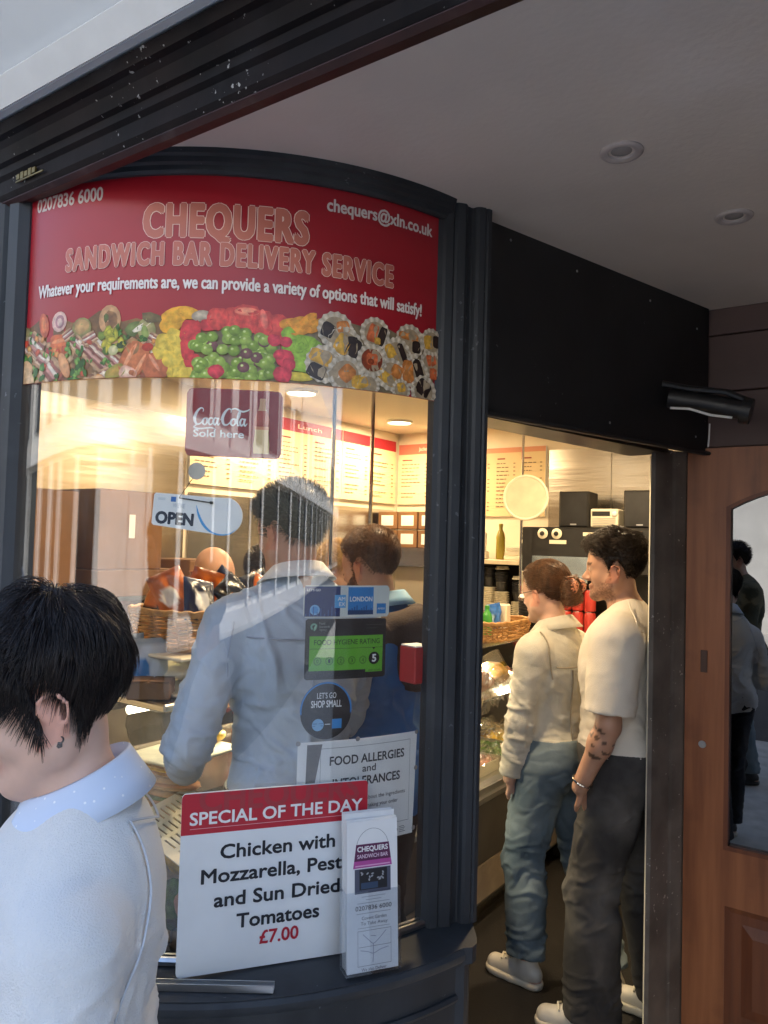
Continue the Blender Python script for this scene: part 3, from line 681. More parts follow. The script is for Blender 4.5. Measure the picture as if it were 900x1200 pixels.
blob4(220, 122, 44, 46, 0, '#e9c9bd', '#b98a80'); blob4(222, 122, 27, 30, 0, '#b98890', '#8a5a64'); blob4(222, 124, 15, 18, 0, '#e0c4b8', '#b08a88')
blob4(312, 150, 52, 46, 0, '#b09a62', '#3f5a24'); blob4(310, 142, 38, 32, 0, '#c9a06a', '#8a6a40', jag=.2)
blob4(420, 118, 54, 66, .1, '#d6a97c', '#9a6a44'); blob4(422, 118, 30, 44, .1, '#6a4630', '#a87a4c', jag=.25); blob4(405, 108, 12, 20, 0, '#4f6a2e', '#5a3a26', jag=.2)
blob4(512, 158, 38, 30, .5, '#7a8a4a', '#3a4a22', jag=.2); blob4(565, 165, 40, 52, .2, '#c4b07a', '#4a6a2a', jag=.1); blob4(545, 150, 46, 12, .5, '#efe6d6', '#cfc0a6', jag=.15); blob4(560, 175, 16, 32, .2, '#9aa85a', '#5f7a34')
blob4(585, 110, 46, 22, -.2, '#7a6a44', '#4a4028', jag=.25)
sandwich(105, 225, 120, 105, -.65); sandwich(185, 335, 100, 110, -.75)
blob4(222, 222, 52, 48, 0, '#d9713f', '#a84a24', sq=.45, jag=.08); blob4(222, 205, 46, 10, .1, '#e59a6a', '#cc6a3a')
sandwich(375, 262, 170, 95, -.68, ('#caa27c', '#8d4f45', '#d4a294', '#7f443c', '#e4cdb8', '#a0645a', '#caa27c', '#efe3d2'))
for (x, y, w, h, ro) in ((60, 300, 90, 60, .5), (150, 285, 80, 70, -.5), (300, 225, 90, 60, -.7), (345, 195, 70, 46, .4), (455, 305, 90, 60, -.6), (560, 240, 70, 50, .5), (35, 235, 60, 60, -.8), (420, 345, 80, 46, .3), (600, 205, 60, 46, -.5), (260, 180, 60, 40, .5)): sandwich(x, y, w, h, ro)
for (x, y) in ((110, 190), (180, 250), (265, 215), (345, 300), (470, 170), (545, 205), (600, 250), (40, 330), (205, 370), (410, 300), (500, 360)): leaf(x, y, 24, n=6)
for k in range(26): blob4(rd.uniform(30, 640), rd.uniform(190, 375), rd.uniform(12, 20), rd.uniform(10, 16), rd.uniform(-1, 1), rd.choice(['#d8402c', '#e8d2a0', '#e09a50', '#c85038', '#f0e6d2', '#d8a85a']), '#8a4a2a', jag=.2, seed=k)
leaf(70, 275, 38); leaf(125, 345, 36, n=9); leaf(285, 265, 34, n=9); leaf(320, 340, 42, n=10)
blob4(250, 310, 26, 62, .45, '#e0a878', '#b06a40'); blob4(60, 335, 45, 52, -.6, '#d9b48c', '#a87a50', sq=.7); blob4(95, 365, 28, 40, .5, '#e0c09a', '#b08a60')
leaf(430, 205, 46, n=16, cs=('#c9c23a', '#8aa03a', '#e0d040', '#5a7a2a')); leaf(480, 215, 26, n=8, cs=('#3a5a2a', '#2a4420', '#6a8a3a'))
blob4(440, 250, 24, 22, 0, '#d6c8a0', '#8a9a50'); blob4(515, 235, 30, 36, 0, '#b58a58', '#7a5030'); blob4(575, 238, 26, 18, 0, '#c8402e', '#8a2418')
blob4(520, 290, 60, 78, -.5, '#cf7a4c', '#9a4a28', sq=.7); blob4(505, 275, 10, 60, -.5, '#e3a27a', '#cf7a4c'); blob4(545, 315, 9, 55, -.5, '#e3a27a', '#cf7a4c')
blob4(615, 320, 62, 62, .3, '#c8714a', '#94482a', sq=.8); blob4(605, 305, 8, 45, .6, '#e0a080', '#c8714a')
blob4(450, 345, 50, 30, .5, '#c99f4a', '#5a7a34', sq=.7); blob4(500, 350, 42, 30, -.4, '#e6d2b8', '#b84a38', sq=.7); blob4(380, 370, 40, 16, 0, '#d8b088', '#a87a50')
for x, y, rx, ry, ro in ((690, 100, 72, 34, .25), (670, 135, 58, 40, .5), (735, 95, 50, 26, -.2)): blob4(x, y, rx, ry, ro, '#f0b83a', '#cf8a1c', jag=.06)
for x, y in ((650, 215), (690, 200), (640, 250), (700, 255), (680, 300), (720, 345), (750, 330), (700, 350)): blob4(x, y, 46, 34, rd.uniform(-.6, .6), '#eed25a', '#c9a32e', sq=.55, jag=.06, seed=x)
blob4(785, 110, 42, 24, .1, '#d8c8b0', '#5a4a3a')
for x, y, w, h in ((745, 175, 44, 50), (815, 150, 34, 26), (735, 250, 30, 48), (755, 300, 34, 30), (795, 335, 44, 38), (770, 210, 30, 30), (850, 350, 34, 28)): blob4(x, y, w, h, rd.uniform(-.3, .3), '#e0454a', '#a81c28', sq=.6, jag=.08, seed=x)
for x, y, w, h in ((20, 115, 40, 42), (75, 120, 46, 46), (125, 95, 52, 34), (140, 130, 30, 40), (190, 135, 40, 52), (250, 150, 42, 52)): blob5(x, y, w, h, rd.uniform(-.3, .3), '#ea5a50', '#b0202a', jag=.1, seed=x, sq=.8)
blob5(125, 88, 48, 16, 0, '#f0a080', '#d8483c'); blob5(195, 120, 14, 40, .2, '#f08a78', '#d03a36')
for x, y in ((305, 140), (340, 135), (380, 130), (405, 150), (350, 165)): blob5(x, y, 44, 22, rd.uniform(.2, .9), '#f2ac3a', '#cf7a18', jag=.05, seed=x)
for x, y in ((310, 195), (340, 225), (375, 215), (395, 240), (345, 270), (355, 305), (320, 230)): blob5(x, y, 42, 26, rd.uniform(-.9, .9), '#a6cc48', '#6a9a22', sq=.5, jag=.06, seed=x)
blob5(345, 350, 60, 18, 0, '#e0cc4a', '#b09a2a')
for k in range(95):                              # grapes
    x, y = rd.uniform(-70, 235), rd.uniform(150, 355)
    if y < 160 + abs(x - 70) * .22: continue
    g = rd.random(); ci, co = ('#a9c25a', '#4f7420') if g > .35 else ('#8fae44', '#3f5f1a') if g > .05 else ('#8a5a5a', '#3a1f28')
    blob5(x, y, 23, 21, 0, ci, co, n=14); blob5(x - 6, y - 7, 6, 5, 0, '#d6e2a0', '#a9c25a', n=8)
for x, y, r_ in ((240, 205, 26), (290, 212, 24), (285, 275, 38), (280, 340, 36), (20, 325, 30), (305, 300, 26), (262, 262, 22)): blob5(x, y, r_, r_ * .9, 0, '#e8485a', '#a01830', jag=.1, seed=int(x))
def case(x, y, r_, cakes):
    n = 30; u, v = BP(250 + x / 3.333, 340 + y / 3.333); q = r_ * .00192 / 3.333
    V = [(u, v)] + [(u + q * (1 if i % 2 else .93) * math.cos(2*math.pi*i/n), v + q * (1 if i % 2 else .93) * math.sin(2*math.pi*i/n)) for i in range(n)]
    fd.tri(V, [(0, 1+i, 1+(i+1) % n) for i in range(n)], np.array([H('#cdbfa8')] + [H('#d8d0c2') if i % 2 else H('#a89c88') for i in range(n)]))
    fd.disc(u, v, q * .70, H('#a4937a'), 24)
    for dx, dy, w, h, ro, c in cakes:
        ci, co = {'y': ('#e3b64e', '#b98428'), 'c': ('#3a2a26', '#17100e'), 'o': ('#d98f4c', '#a85c24'), 'p': ('#e07a4a', '#b04a2a'), 't': ('#a84a22', '#5a1c10')}[c]
        blob5(x + dx, y + dy, w, h, ro, ci, co, sq=.5 if c != 't' else 1, jag=.06, seed=int(x + dx), n=16)
case(860, 300, 62, [(0, -15, 26, 26, .3, 'p'), (10, 40, 20, 24, 0, 'p')]); case(860, 215, 60, [(-15, 0, 24, 30, .2, 'y'), (22, -2, 22, 26, 0, 'c')])
case(770, 215, 74, [(-5, -20, 50, 16, -.1, 'o'), (25, 22, 22, 26, .1, 'c')])
case(630, 182, 68, [(-10, -2, 22, 38, -.3, 'p'), (28, 12, 18, 40, -.3, 'c'), (10, 30, 14, 14, 0, 'y')])
case(478, 165, 76, [(-28, 0, 26, 30, -.35, 'c'), (28, -14, 26, 24, .2, 'o')])
case(515, 225, 76, [(-10, -6, 30, 40, -.4, 'y'), (32, 18, 28, 46, -.4, 'c'), (28, -20, 20, 14, 0, 'c')])
case(720, 265, 70, [(-18, 4, 22, 46, .5, 'y'), (22, -4, 14, 42, .45, 'c')])
case(440, 300, 78, [(-12, -28, 46, 28, -.35, 'y'), (-26, 28, 36, 30, -.4, 'c')])
case(700, 345, 70, [(-20, 12, 44, 22, -.5, 'y'), (22, -12, 26, 28, -.4, 'o')]); case(800, 345, 68, [(-35, -10, 28, 48, .1, 'o'), (8, -14, 22, 50, .4, 'c')])
case(520, 340, 78, [(5, -5, 30, 34, -.7, 'o'), (60, 30, 40, 26, .2, 'y')]); case(610, 385, 50, [(-30, -10, 30, 22, .3, 'y')])
case(620, 288, 68, [(0, 0, 48, 46, 0, 't'), (0, -4, 26, 24, 0, 'p'), (-4, 4, 14, 12, 0, 't')])
case(830, 410, 70, [(0, -14, 36, 34, -.5, 'c')]); case(740, 405, 46, [(0, -10, 20, 20, .2, 'y')])
for i in range(len(fd.V)):                      # trim to the sheet
    fd.V[i][:, 0] = np.clip(fd.V[i][:, 0], LO * BR, HI * BR); fd.V[i][:, 1] = np.clip(fd.V[i][:, 1], 2.0487, 2.3)
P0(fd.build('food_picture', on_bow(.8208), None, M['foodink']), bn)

# ---- red drinks sign (inside the glass)
def sign_on_bow(name, label, cat, pts, m, r=.8112, t=.0012):
    o = empty(name, (*bow(sum(p[0] for p in pts) / len(pts) + PO, 0)[:2], min(p[1] for p in pts)), 0, label, cat)
    loc_to(bow_plate(pts, r - t, r).build('sheet', m, smooth=True), o); return o
def rr_bow(p0, p1, z0, z1, rad):
    q = rrect(p0 * BR, z0, p1 * BR, z1, rad, 4); return [(u / BR, v) for u, v in q]
cs = sign_on_bow('drinks_sign', 'dark red drinks sign with a bottle silhouette behind the glass, under the banner', 'sign', rr_bow(-.033, .226, 1.879, 2.029, .012), M['colared'])
pr = Print()
def script(u0, v0, k, col):
    """flowing script lettering drawn with brush strokes (unit = x height)"""
    S = lambda pts, ws: pr.stroke([(u0 + x * k, v0 + y * k) for x, y in pts], [w * k for w in ws], col)
    C = lambda x: S([(x+1.25, 1.75), (x+1.30, 2.1), (x+.95, 2.25), (x+.45, 1.75), (x+.15, .9), (x+.35, .15), (x+.85, .1), (x+1.25, .55)], [.10, .12, .20, .34, .42, .30, .2, .08])
    O = lambda x: S([(x+.55, .95), (x+.2, .75), (x+.1, .25), (x+.4, 0), (x+.72, .4), (x+.62, .9), (x+.85, .8)], [.14, .26, .3, .16, .28, .2, .06])
    c_ = lambda x: S([(x+.65, .85), (x+.35, .95), (x+.08, .5), (x+.3, .02), (x+.8, .35)], [.2, .2, .3, .2, .08])
    A = lambda x: (S([(x+.65, .85), (x+.3, .95), (x+.08, .45), (x+.3, 0), (x+.62, .5)], [.16, .2, .3, .2, .14]), S([(x+.75, 1.0), (x+.62, .4), (x+.75, .02), (x+1.05, .35)], [.26, .28, .2, .06]))
    L = lambda x: S([(x+.1, .4), (x+.5, 1.3), (x+.55, 1.95), (x+.35, 1.7), (x+.2, .6), (x+.35, .02), (x+.65, .3)], [.08, .14, .18, .26, .3, .2, .08])
    C(0); O(1.15); c_(1.95); A(2.6); S([(3.62, .75), (4.0, .75)], [.16, .16]); C(3.75); O(4.95); L(5.7); A(6.2)
    S([(.55, .05), (.1, -.35), (.9, -.55), (2.4, -.38), (3.1, -.62)], [.1, .2, .22, .2, .06])
    S([(4.9, 2.1), (5.6, 2.3), (6.5, 1.95), (7.2, 2.1), (7.5, 2.3)], [.1, .22, .24, .18, .06])
script(-.0125 * BR, 1.9485, .0163, W3)
pr.text('Sold here', -.012 * BR, .124 * BR, 1.9215, .0165, W3, .03)
bx = .171 * BR
half = [(0, .0225), (.002, .0235), (.02, .0245), (.035, .022), (.05, .0205), (.065, .023), (.078, .0235), (.09, .0185), (.103, .0105), (.112, .0085), (.124, .0085), (.126, .0075)]
pts = [(bx + w * .72, 1.889 + z * .97) for z, w in half] + [(bx - w * .72, 1.889 + z * .97) for z, w in half[::-1]]
V = [p for p in pts]; T = tessellate_polygon([[Vector((a, b, 0)) for a, b in V]])
def bc(z):
    t = (z - 1.889) / .122
    return np.array(H('#e9c98e')) if t < .47 else np.array(H('#c0503e')) if t < .74 else np.array(H('#d89a6a'))
pr.tri(V, T, np.array([H('#e6c58a')] * len(V)))
def band(z0, z1, col):
    zz = np.linspace(z0, z1, 6); hw = [float(np.interp(z, [h[0] for h in half], [h[1] for h in half])) * .72 for z in zz]
    V = []; T = []
    for z, w in zip(zz, hw): V += [(bx - w, 1.889 + z * .97), (bx + w, 1.889 + z * .97)]
    for i in range(5): T += [(2*i, 2*i+1, 2*i+3), (2*i, 2*i+3, 2*i+2)]
    pr.tri(V, T, col)
band(.062, .098, H('#b5452f')); band(.098, .126, H('#cf9a70')); band(.055, .062, H('#d98a5c'))
loc_to(pr.build('lettering', on_bow(.8114), None), cs)

# ---- hanging OPEN sign with its suction hook
og = empty('open_sign', (*bow(PO, 0, .79)[:2], 1.72), 0, 'small white open sign with a blue swoosh hanging on a cord inside the window', 'sign')
tilt = -.055
def open_fn(u, v, o):
    c, s = math.cos(tilt), math.sin(tilt); u2, v2 = u * c - v * s, u * s + v * c
    p = Vector(bow(.002 + PO, 1.757 + v2, .795 + o)); t = Vector((math.cos(.002 + PO), math.sin(.002 + PO), 0)); p += t * u2; return tuple(p)
ol = rrect(-.098, -.0355, .06, .0355, .004, 3); ol = [p for p in ol if p[0] < .05] 
right = [(.058 + .0425 * math.cos(a), -.004 + .0425 * math.sin(a)) for a in np.linspace(-1.75, 1.3, 18)]
ol = [(-.094, -.0355)] + right + [(.03, .0355), (-.094, .0355), (-.098, .0315), (-.098, -.0315)]
loc_to(plate([ol], lambda u, v, d: open_fn(u, v, -d), .003).build('plate', M['whitecard']), og)
pr = Print()
pr.text("WE'RE", -.055, -.028, .006, .0095, H('#9aa6b2'), .0); pr.text('OPEN', -.091, -.006, -.032, .028, H('#142238'), .065)
pr.rect(-.060, .0185, -.049, .0295, H('#2a6ab0')); pr.rect(-.088, .020, -.072, .026, H('#cfd6da'))
pr.stroke([(-.003, .015), (.004, -.006), (.016, -.026), (.034, -.041), (.055, -.0455), (.075, -.042), (.088, -.032)], [.001, .005, .006, .0045, .003, .0025, .001], H('#3c9ad8'))
loc_to(pr.build('lettering', open_fn, None), og)
hk = Vector(bow(.002 + PO, 1.846, .805)); e1 = Vector(open_fn(-.042, .028, .002)); e2 = Vector(open_fn(.030, .023, .002))
loc_to(MB().tube([hk, e1], .0009, 5).tube([e1, e2], .0014, 5).lathe([(.004, -.003), (.004, .003)], e2, 10).build('cord', M['black']), og)
loc_to(MB().lathe([(.019, .0), (.018, .003), (.010, .009), (.004, .012), (.004, .018)], tuple(Vector(bow(.002 + PO, 1.846, .8128))), 24, rot=Matrix.Rotation(PO, 3, 'Z') @ Matrix.Rotation(R(-90), 3, 'X')).build('suction_cup', M['rubber'], smooth=True), og)

# ---- payment stickers
def put(pr, name, root, r=.8114): return loc_to(pr.build(name, on_bow(r), None), root)
c1 = sign_on_bow('card_sticker', 'wide pale payment sticker with two blue panels reading London, topmost on the glass', 'sticker', rr_bow(.300, .559, 1.5305, 1.602, .006), mat('pale_sticker', (.62, .66, .62), .4, var=.03))
pr = Print(); u = lambda p: p * BR
DB, MBc, LB = H('#1d2f63'), H('#2f7fc0'), H('#7fb2d8')
pr.rect(u(.303), 1.5325, u(.405), 1.600, DB, 4); pr.rect(u(.428), 1.536, u(.507), 1.5985, MBc, 4); pr.rect(u(.428), 1.536, u(.507), 1.546, H('#173a66'), 4)
pr.text("LET'S GO", u(.309), u(.347), 1.589, .0055, W3, .03); pr.text('LONDON', u(.433), u(.503), 1.566, .011, W3, .03)
pr.disc(u(.332), 1.5475, .0115, LB); pr.disc(u(.332), 1.5475, .008, H('#4f94cf'))
for i in range(9): pr.rect(u(.306 + .0105*i), 1.5335, u(.3085 + .0105*i), 1.539 + .004 * (i * 7 % 5), H('#3f5f9a'))
pr.rect(u(.388), 1.552, u(.421), 1.581, H('#5aa2d6'), 2); pr.text('AM', u(.397), u(.419), 1.568, .0085, W3, .02); pr.text('EX', u(.401), u(.419), 1.556, .0085, W3, .02)
pr.rect(u(.517), 1.538, u(.547), 1.561, MBc, 2); pr.text('AMEX', u(.520), u(.544), 1.547, .0045, W3, .0)
for i in range(10): pr.rect(u(.431 + .0073*i), 1.546, u(.435 + .0073*i), 1.548 + .003 * (i * 5 % 4), H('#1f5488'))
put(pr, 'print', c1)

# ---- hygiene rating
hy = sign_on_bow('hygiene_sticker', 'black and green food hygiene rating sticker showing a five', 'sticker', rr_bow(.308, .551, 1.3925, 1.5275, .004), M['black'])
pr = Print(); G = H('#63ad2c'); K = H('#0c0e0c'); DG = H('#1d3a12')
pr.rect(u(.320), 1.412, u(.541), 1.489, G, 6); pr.rect(u(.487), 1.4055, u(.541), 1.413, G, 2)
pr.text('FOOD HYGIENE RATING', u(.333), u(.531), 1.4695, .0115, DG, .012); pr.rect(u(.320), 1.4605, u(.541), 1.4613, DG, 6)
pr.poly([(u(.507), 1.4606), (u(.517), 1.4606), (u(.512), 1.456)], K)
for i in range(5):
    x = u(.344 + .0335 * i); pr.ring(x, 1.4335, .0082, .0090, DG, 24); pr.ring(x, 1.4335, .0068, .0073, DG, 24); pr.text(str(i), x - .0026, x + .0026, 1.4295, .008, DG, .0)
pr.disc(u(.5135), 1.4365, .0142, K); pr.text('5', u(.5135) - .0058, u(.5135) + .0058, 1.428, .0175, W3, .045)
pr.text('VERY GOOD', u(.495), u(.535), 1.4075, .0035, DG, .01)
pr.ring(u(.331), 1.510, .004, .008, H('#6fa08a'), 20, .5, 4.2); pr.blob(u(.335), 1.508, .003, .008, -.4, H('#9ac0a8'), H('#4f7f5f'))
pr.text('Food', u(.346), u(.362), 1.515, .0055, H('#8a928a'), 0); pr.text('Standards', u(.346), u(.376), 1.508, .0048, H('#8a928a'), 0); pr.text('Agency', u(.346), u(.367), 1.5015, .0048, H('#8a928a'), 0)
pr.rect(u(.486), 1.5125, u(.541), 1.5135, H('#4a4e4a')); pr.rect(u(.486), 1.505, u(.520), 1.506, H('#4a4e4a'))
put(pr, 'print', hy)

# ---- round sticker
ss = sign_on_bow('round_sticker', 'round blue and black shop small sticker below the hygiene rating', 'sticker', [(.374 + .0745 * math.cos(a), 1.324 + .0635 * math.sin(a)) for a in np.linspace(0, 2 * math.pi, 41)[:-1]], M['black'])
pr = Print(); cx_ = u(.374)
top = [(cx_ + .0608 * math.cos(a), 1.324 + .0632 * math.sin(a)) for a in np.linspace(-.12, math.pi + .12, 26)]
pr.poly(top, H('#2f86cc'))
pr.text("LET'S GO", cx_ - .0225, cx_ + .0225, 1.351, .0125, W3, -.004); pr.text('SHOP SMALL', cx_ - .036, cx_ + .036, 1.331, .0155, W3, .02)
pr.disc(cx_ - .019, 1.293, .0135, LB); pr.rect(cx_ - .031, 1.290, cx_ - .007, 1.2915, H('#3f6fa0')); pr.rect(cx_ - .031, 1.295, cx_ - .007, 1.2965, H('#3f6fa0')); pr.rect(cx_ + .014, 1.2835, cx_ + .037, 1.3045, H('#3f8fd0')); pr.rect(cx_ - .003, 1.293, cx_ + .010, 1.2945, W3)
put(pr, 'print', ss)

# ---- allergy notice
al = sign_on_bow('allergy_notice', 'white laminated food allergies notice taped inside the glass beside the corner post', 'notice', [(.297, 1.022), (.672, 1.019), (.674, 1.256), (.297, 1.2555)], M['whitecard'], .8105)
pr = Print(); GY = H('#3c3e42'); LG = H('#7d8184')
for z0, z1, a0, a1 in ((1.239, 1.2400, .362, .648), (1.052, 1.0530, .362, .648)): pr.rect(u(a0), z0, u(a1), z1, LG, 8)
pr.rect(u(.6475), 1.052, u(.6485), 1.240, LG); pr.rect(u(.3615), 1.052, u(.3625), 1.240, LG)
pr.poly([(u(.321), 1.155), (u(.345), 1.155), (u(.366), 1.250), (u(.323), 1.250)], H('#6d6a68'))
pr.text('FOOD ALLERGIES', u(.388), u(.627), 1.201, .0200, GY, .03); pr.text('and', u(.487), u(.530), 1.180, .0165, GY, .02); pr.text('INTOLERANCES', u(.398), u(.613), 1.151, .0200, GY, .03)
pr.text('Please ask our staff about the ingredients', u(.380), u(.632), 1.118, .0085, GY, 0); pr.text('in your meal when making your order', u(.395), u(.607), 1.100, .0085, GY, 0)
pr.disc(u(.603), 1.035, .005, GY); pr.rect(u(.600), 1.028, u(.604), 1.034, W3)
for i in range(4): pr.rect(u(.614), 1.040 - .004 * i, u(.632 + .004 * (i % 2)), 1.0415 - .004 * i, LG)
put(pr, 'print', al, .8107)
mb = MB()
for a, z in ((.298, 1.254), (.470, 1.2555), (.671, 1.254), (.671, 1.17), (.668, 1.03)):
    mb.lathe([(.0055, 0), (.0045, .0012)], bow(a + PO, z, .8115), 10, rot=Matrix.Rotation(PO + a, 3, 'Z') @ Matrix.Rotation(R(90), 3, 'X'))
loc_to(mb.build('tape_dots', mat('grey_tape', (.25, .25, .26), .5)), al)

# ---- small red box hooked behind the post
rb = empty('red_box', (*bow(.652 + PO, 0, .78)[:2], 1.364), 0, 'small bright red box behind the glass beside the corner post', 'box')
loc_to(MB().box((*bow(.705 + PO, 0, .772)[:2], 1.407), (.055, .06, .088), rot=PO + .65, bev=.003).build('body', mat('red_box', (.42, .02, .02), .4)), rb)
loc_to(MB().box((*bow(.705 + PO, 0, .772)[:2], 1.4525), (.050, .054, .003), rot=PO + .65).build('lid', M['white']), rb)

# ================================================================== THINGS ON THE SILL
# board leaning on the glass
q0 = Vector((-.404, 1.621)); q1 = Vector((-.0675, 1.739))
def c2w(x, y): return Vector((x * math.cos(-PSI) * 1.0 + y * -math.sin(PSI), x * math.sin(PSI) + y * math.cos(PSI)))
A0, A1 = c2w(*q0), c2w(*q1); ud = (A1 - A0).normalized(); nd = Vector((ud.y, -ud.x))
BW, BH = .405, .372; lean = R(.6)
sb = empty('special_board', (A0.x, A0.y, .795), 0, 'white special of the day board with a red header standing on the sill', 'board')
def board(u, v, o):
    p = Vector((A0.x, A0.y)) + ud * u + nd * (o * math.cos(lean) - v * math.sin(lean) + .012)
    return (p.x, p.y, .797 + v * math.cos(lean))
loc_to(plate([rrect(0, 0, BW, BH, .010)], lambda u, v, d: board(u, v, -d), .004).build('panel', mat('board_white', (.74, .77, .78), .35, var=.02)), sb)
pr = Print()
pr.poly([(0, .287), (BW, .287), (BW, BH - .010)] + [(BW - .01 + .01 * math.cos(a), BH - .01 + .01 * math.sin(a)) for a in np.linspace(.2, 1.57, 5)] + [(.01 - .01 * math.sin(a), BH - .01 + .01 * math.cos(a)) for a in np.linspace(0, 1.57, 5)], H('#b51d30'))
pr.text('CHEQUERS', .035, BW - .02, .330, .055, H('#a03038'), .04)
for k in range(1): pr.rect(0, BH, 0.001, BH, H('#b51d30'))
pr.rect(.018, .298, BW - .018, .2992, H('#d8a0a4')); pr.text('SPECIAL OF THE DAY', .017, BW - .012, .306, .0265, W3, .03)
IN = H('#0e1420')
pr.text('Chicken with', .082, .332, .232, .030, IN, .035); pr.text('Mozzarella, Pesto', .044, .374, .184, .030, IN, .035)
pr.text('and Sun Dried', .072, .345, .134, .030, IN, .035); pr.text('Tomatoes', .120, .300, .086, .030, IN, .035); pr.text('£7.00', .170, .255, .047, .028, H('#b0162e'), .03)
for i in range(len(pr.V)): pr.V[i][:, 1] = np.minimum(pr.V[i][:, 1], BH - .001)
loc_to(pr.build('print', board, None), sb)

# leaflet holder with leaflets
L0, L1 = c2w(-.055, 1.648), c2w(.054, 1.690); lu = (L1 - L0).normalized(); ln = Vector((lu.y, -lu.x)); LW = (L1 - L0).length
lh = empty('leaflet_holder', (L0.x, L0.y, .795), 0, 'clear plastic leaflet holder on the sill in front of the white board', 'holder')
ll = R(5)
def lf(u, v, o):
    p = L0 + lu * u + ln * (o - math.tan(ll) * v); return (p.x, p.y, .800 + v * .885)
def lbox(u0, u1, v0, v1, o0, o1):
    vs = [lf(a, b, c) for c in (o0, o1) for b in (v0, v1) for a in (u0, u1)]
    return vs, [(0, 1, 3, 2), (4, 6, 7, 5), (0, 4, 5, 1), (2, 3, 7, 6), (0, 2, 6, 4), (1, 5, 7, 3)]
mb = MB(); mb.add(*lbox(-.004, LW + .004, -.003, .182, .0165, .018)); mb.add(*lbox(-.004, -.0025, -.003, .182, -.022, .0164)); mb.add(*lbox(LW + .0025, LW + .004, -.003, .182, -.022, .0164)); mb.add(*lbox(-.004, LW + .004, -.0045, -.0031, -.022, .018)); mb.add(*lbox(-.004, LW + .004, -.003, .25, -.024, -.0222))
loc_to(mb.build('tray', M['clear']), lh)
for k in range(7):
    du, dv_ = rng.uniform(-.0015, .0015), rng.uniform(-.002, .002) + (.012 if k < 3 else 0); o = -.020 + k * .005
    lt = empty('leaflet', lf(LW / 2, 0, o), 0, 'folded white leaflet in the clear holder with a purple shop picture on its cover' if k == 6 else 'white leaflet behind the front one in the clear holder', 'leaflet', 'leaflets in the holder')
    loc_to(MB().add(*lbox(.001 + du, LW - .001 + du, 0, .342 + dv_, o, o + .0032)).build('paper', M['whitecard']), lt)
    if k == 6:
        pr = Print(); w = LW
        pr.stroke([(w*.18, .275)] + [(w*.5 + w*.32 * math.cos(a), .275 + .048 * math.sin(a)) for a in np.linspace(math.pi * .95, .05 * math.pi, 9)] + [(w*.82, .275)], [.0007] * 11, H('#3a3f48'))
        PU, PK = H('#5a1f4a'), H('#b04a94')
        pr.poly([(w*.14, .250), (w*.86, .250), (w*.82, .288), (w*.18, .288)], PU); pr.poly([(w*.12, .234), (w*.88, .234), (w*.86, .250), (w*.14, .250)], PK)
        pr.text('CHEQUERS', w*.2, w*.8, .271, .012, W3, .04); pr.text('SANDWICH BAR', w*.2, w*.8, .256, .009, H('#e0c8d8'), .02)
        pr.rect(w*.16, .2375, w*.84, .2405, H('#dca0c8'))
        pr.rect(w*.15, .176, w*.85, .232, H('#4a5062')); pr.rect(w*.24, .184, w*.78, .230, H('#14161c')); pr.rect(w*.27, .186, w*.60, .200, H('#2e4460'))
        for i in range(14): pr.blob(w*(.28 + .45 * rd.random()), .203 + .02 * rd.random(), .0035, .002, rd.random() * 3, H('#b0b4b8'), H('#3a3f48'))
        for i, (a0, a1) in enumerate(((.28, .74), (.36, .66), (.2, .82))): pr.rect(w*a0, .168 - .007*i, w*a1, .1692 - .007*i, H('#9a9ea6'))
        pr.text('0207836 6000', w*.16, w*.86, .1385, .010, H('#24262c'), .0)
        pr.rect(w*.18, .131, w*.84, .1318, H('#6a6e76'))
        pr.text('Covent Garden', w*.28, w*.76, .117, .0075, H('#6a6e76'), 0); pr.text('To Take Away', w*.26, w*.78, .105, .0075, H('#6a6e76'), 0); pr.rect(w*.2, .0985, w*.82, .0992, H('#6a6e76'))
        for a0, b0, a1, b1 in ((.2, .092, .84, .092), (.2, .014, .84, .014), (.22, .056, .84, .056)): pr.rect(w*a0, b0, w*a1, b0 + .0008, H('#5a5e68'))
        for a0 in (.2, .84): pr.rect(w*a0, .014, w*a0 + .0008, .093, H('#8a8e98'))
        for pts in ([(.3, .085), (.42, .07), (.5, .062), (.6, .07), (.75, .088)], [(.5, .062), (.5, .04), (.49, .02)], [(.25, .05), (.4, .045), (.5, .04), (.65, .047), (.8, .05)], [(.45, .08), (.55, .078)]): pr.stroke([(w*a, b) for a, b in pts], [.0016] * len(pts), H('#a8acb8'))
        pr.text('We also Deliver', w*.27, w*.75, .003, .007, H('#5a5e68'), 0)
        loc_to(pr.build('print', lambda u, v, o_: lf(u, v, -.020 + 6*.005 + .0034 + o_), None), lt)
# aluminium channel lying along the front edge
s0, s1 = c2w(-.70, 1.598), c2w(-.196, 1.602); sd = (s1 - s0)
ch = MB().extr([(0, 0), (.020, 0), (.020, .014), (.0175, .014), (.0175, .003), (.0025, .003), (.0025, .014), (0, .014)], (s0.x, s0.y, .7895), (s1.x, s1.y, .7895), (sd.normalized().y, -sd.normalized().x, 0), (0, 0, 1))
tag(ch.build('metal_channel', M['alu']), 'short aluminium channel lying along the front of the sill below the white board', 'metal strip')
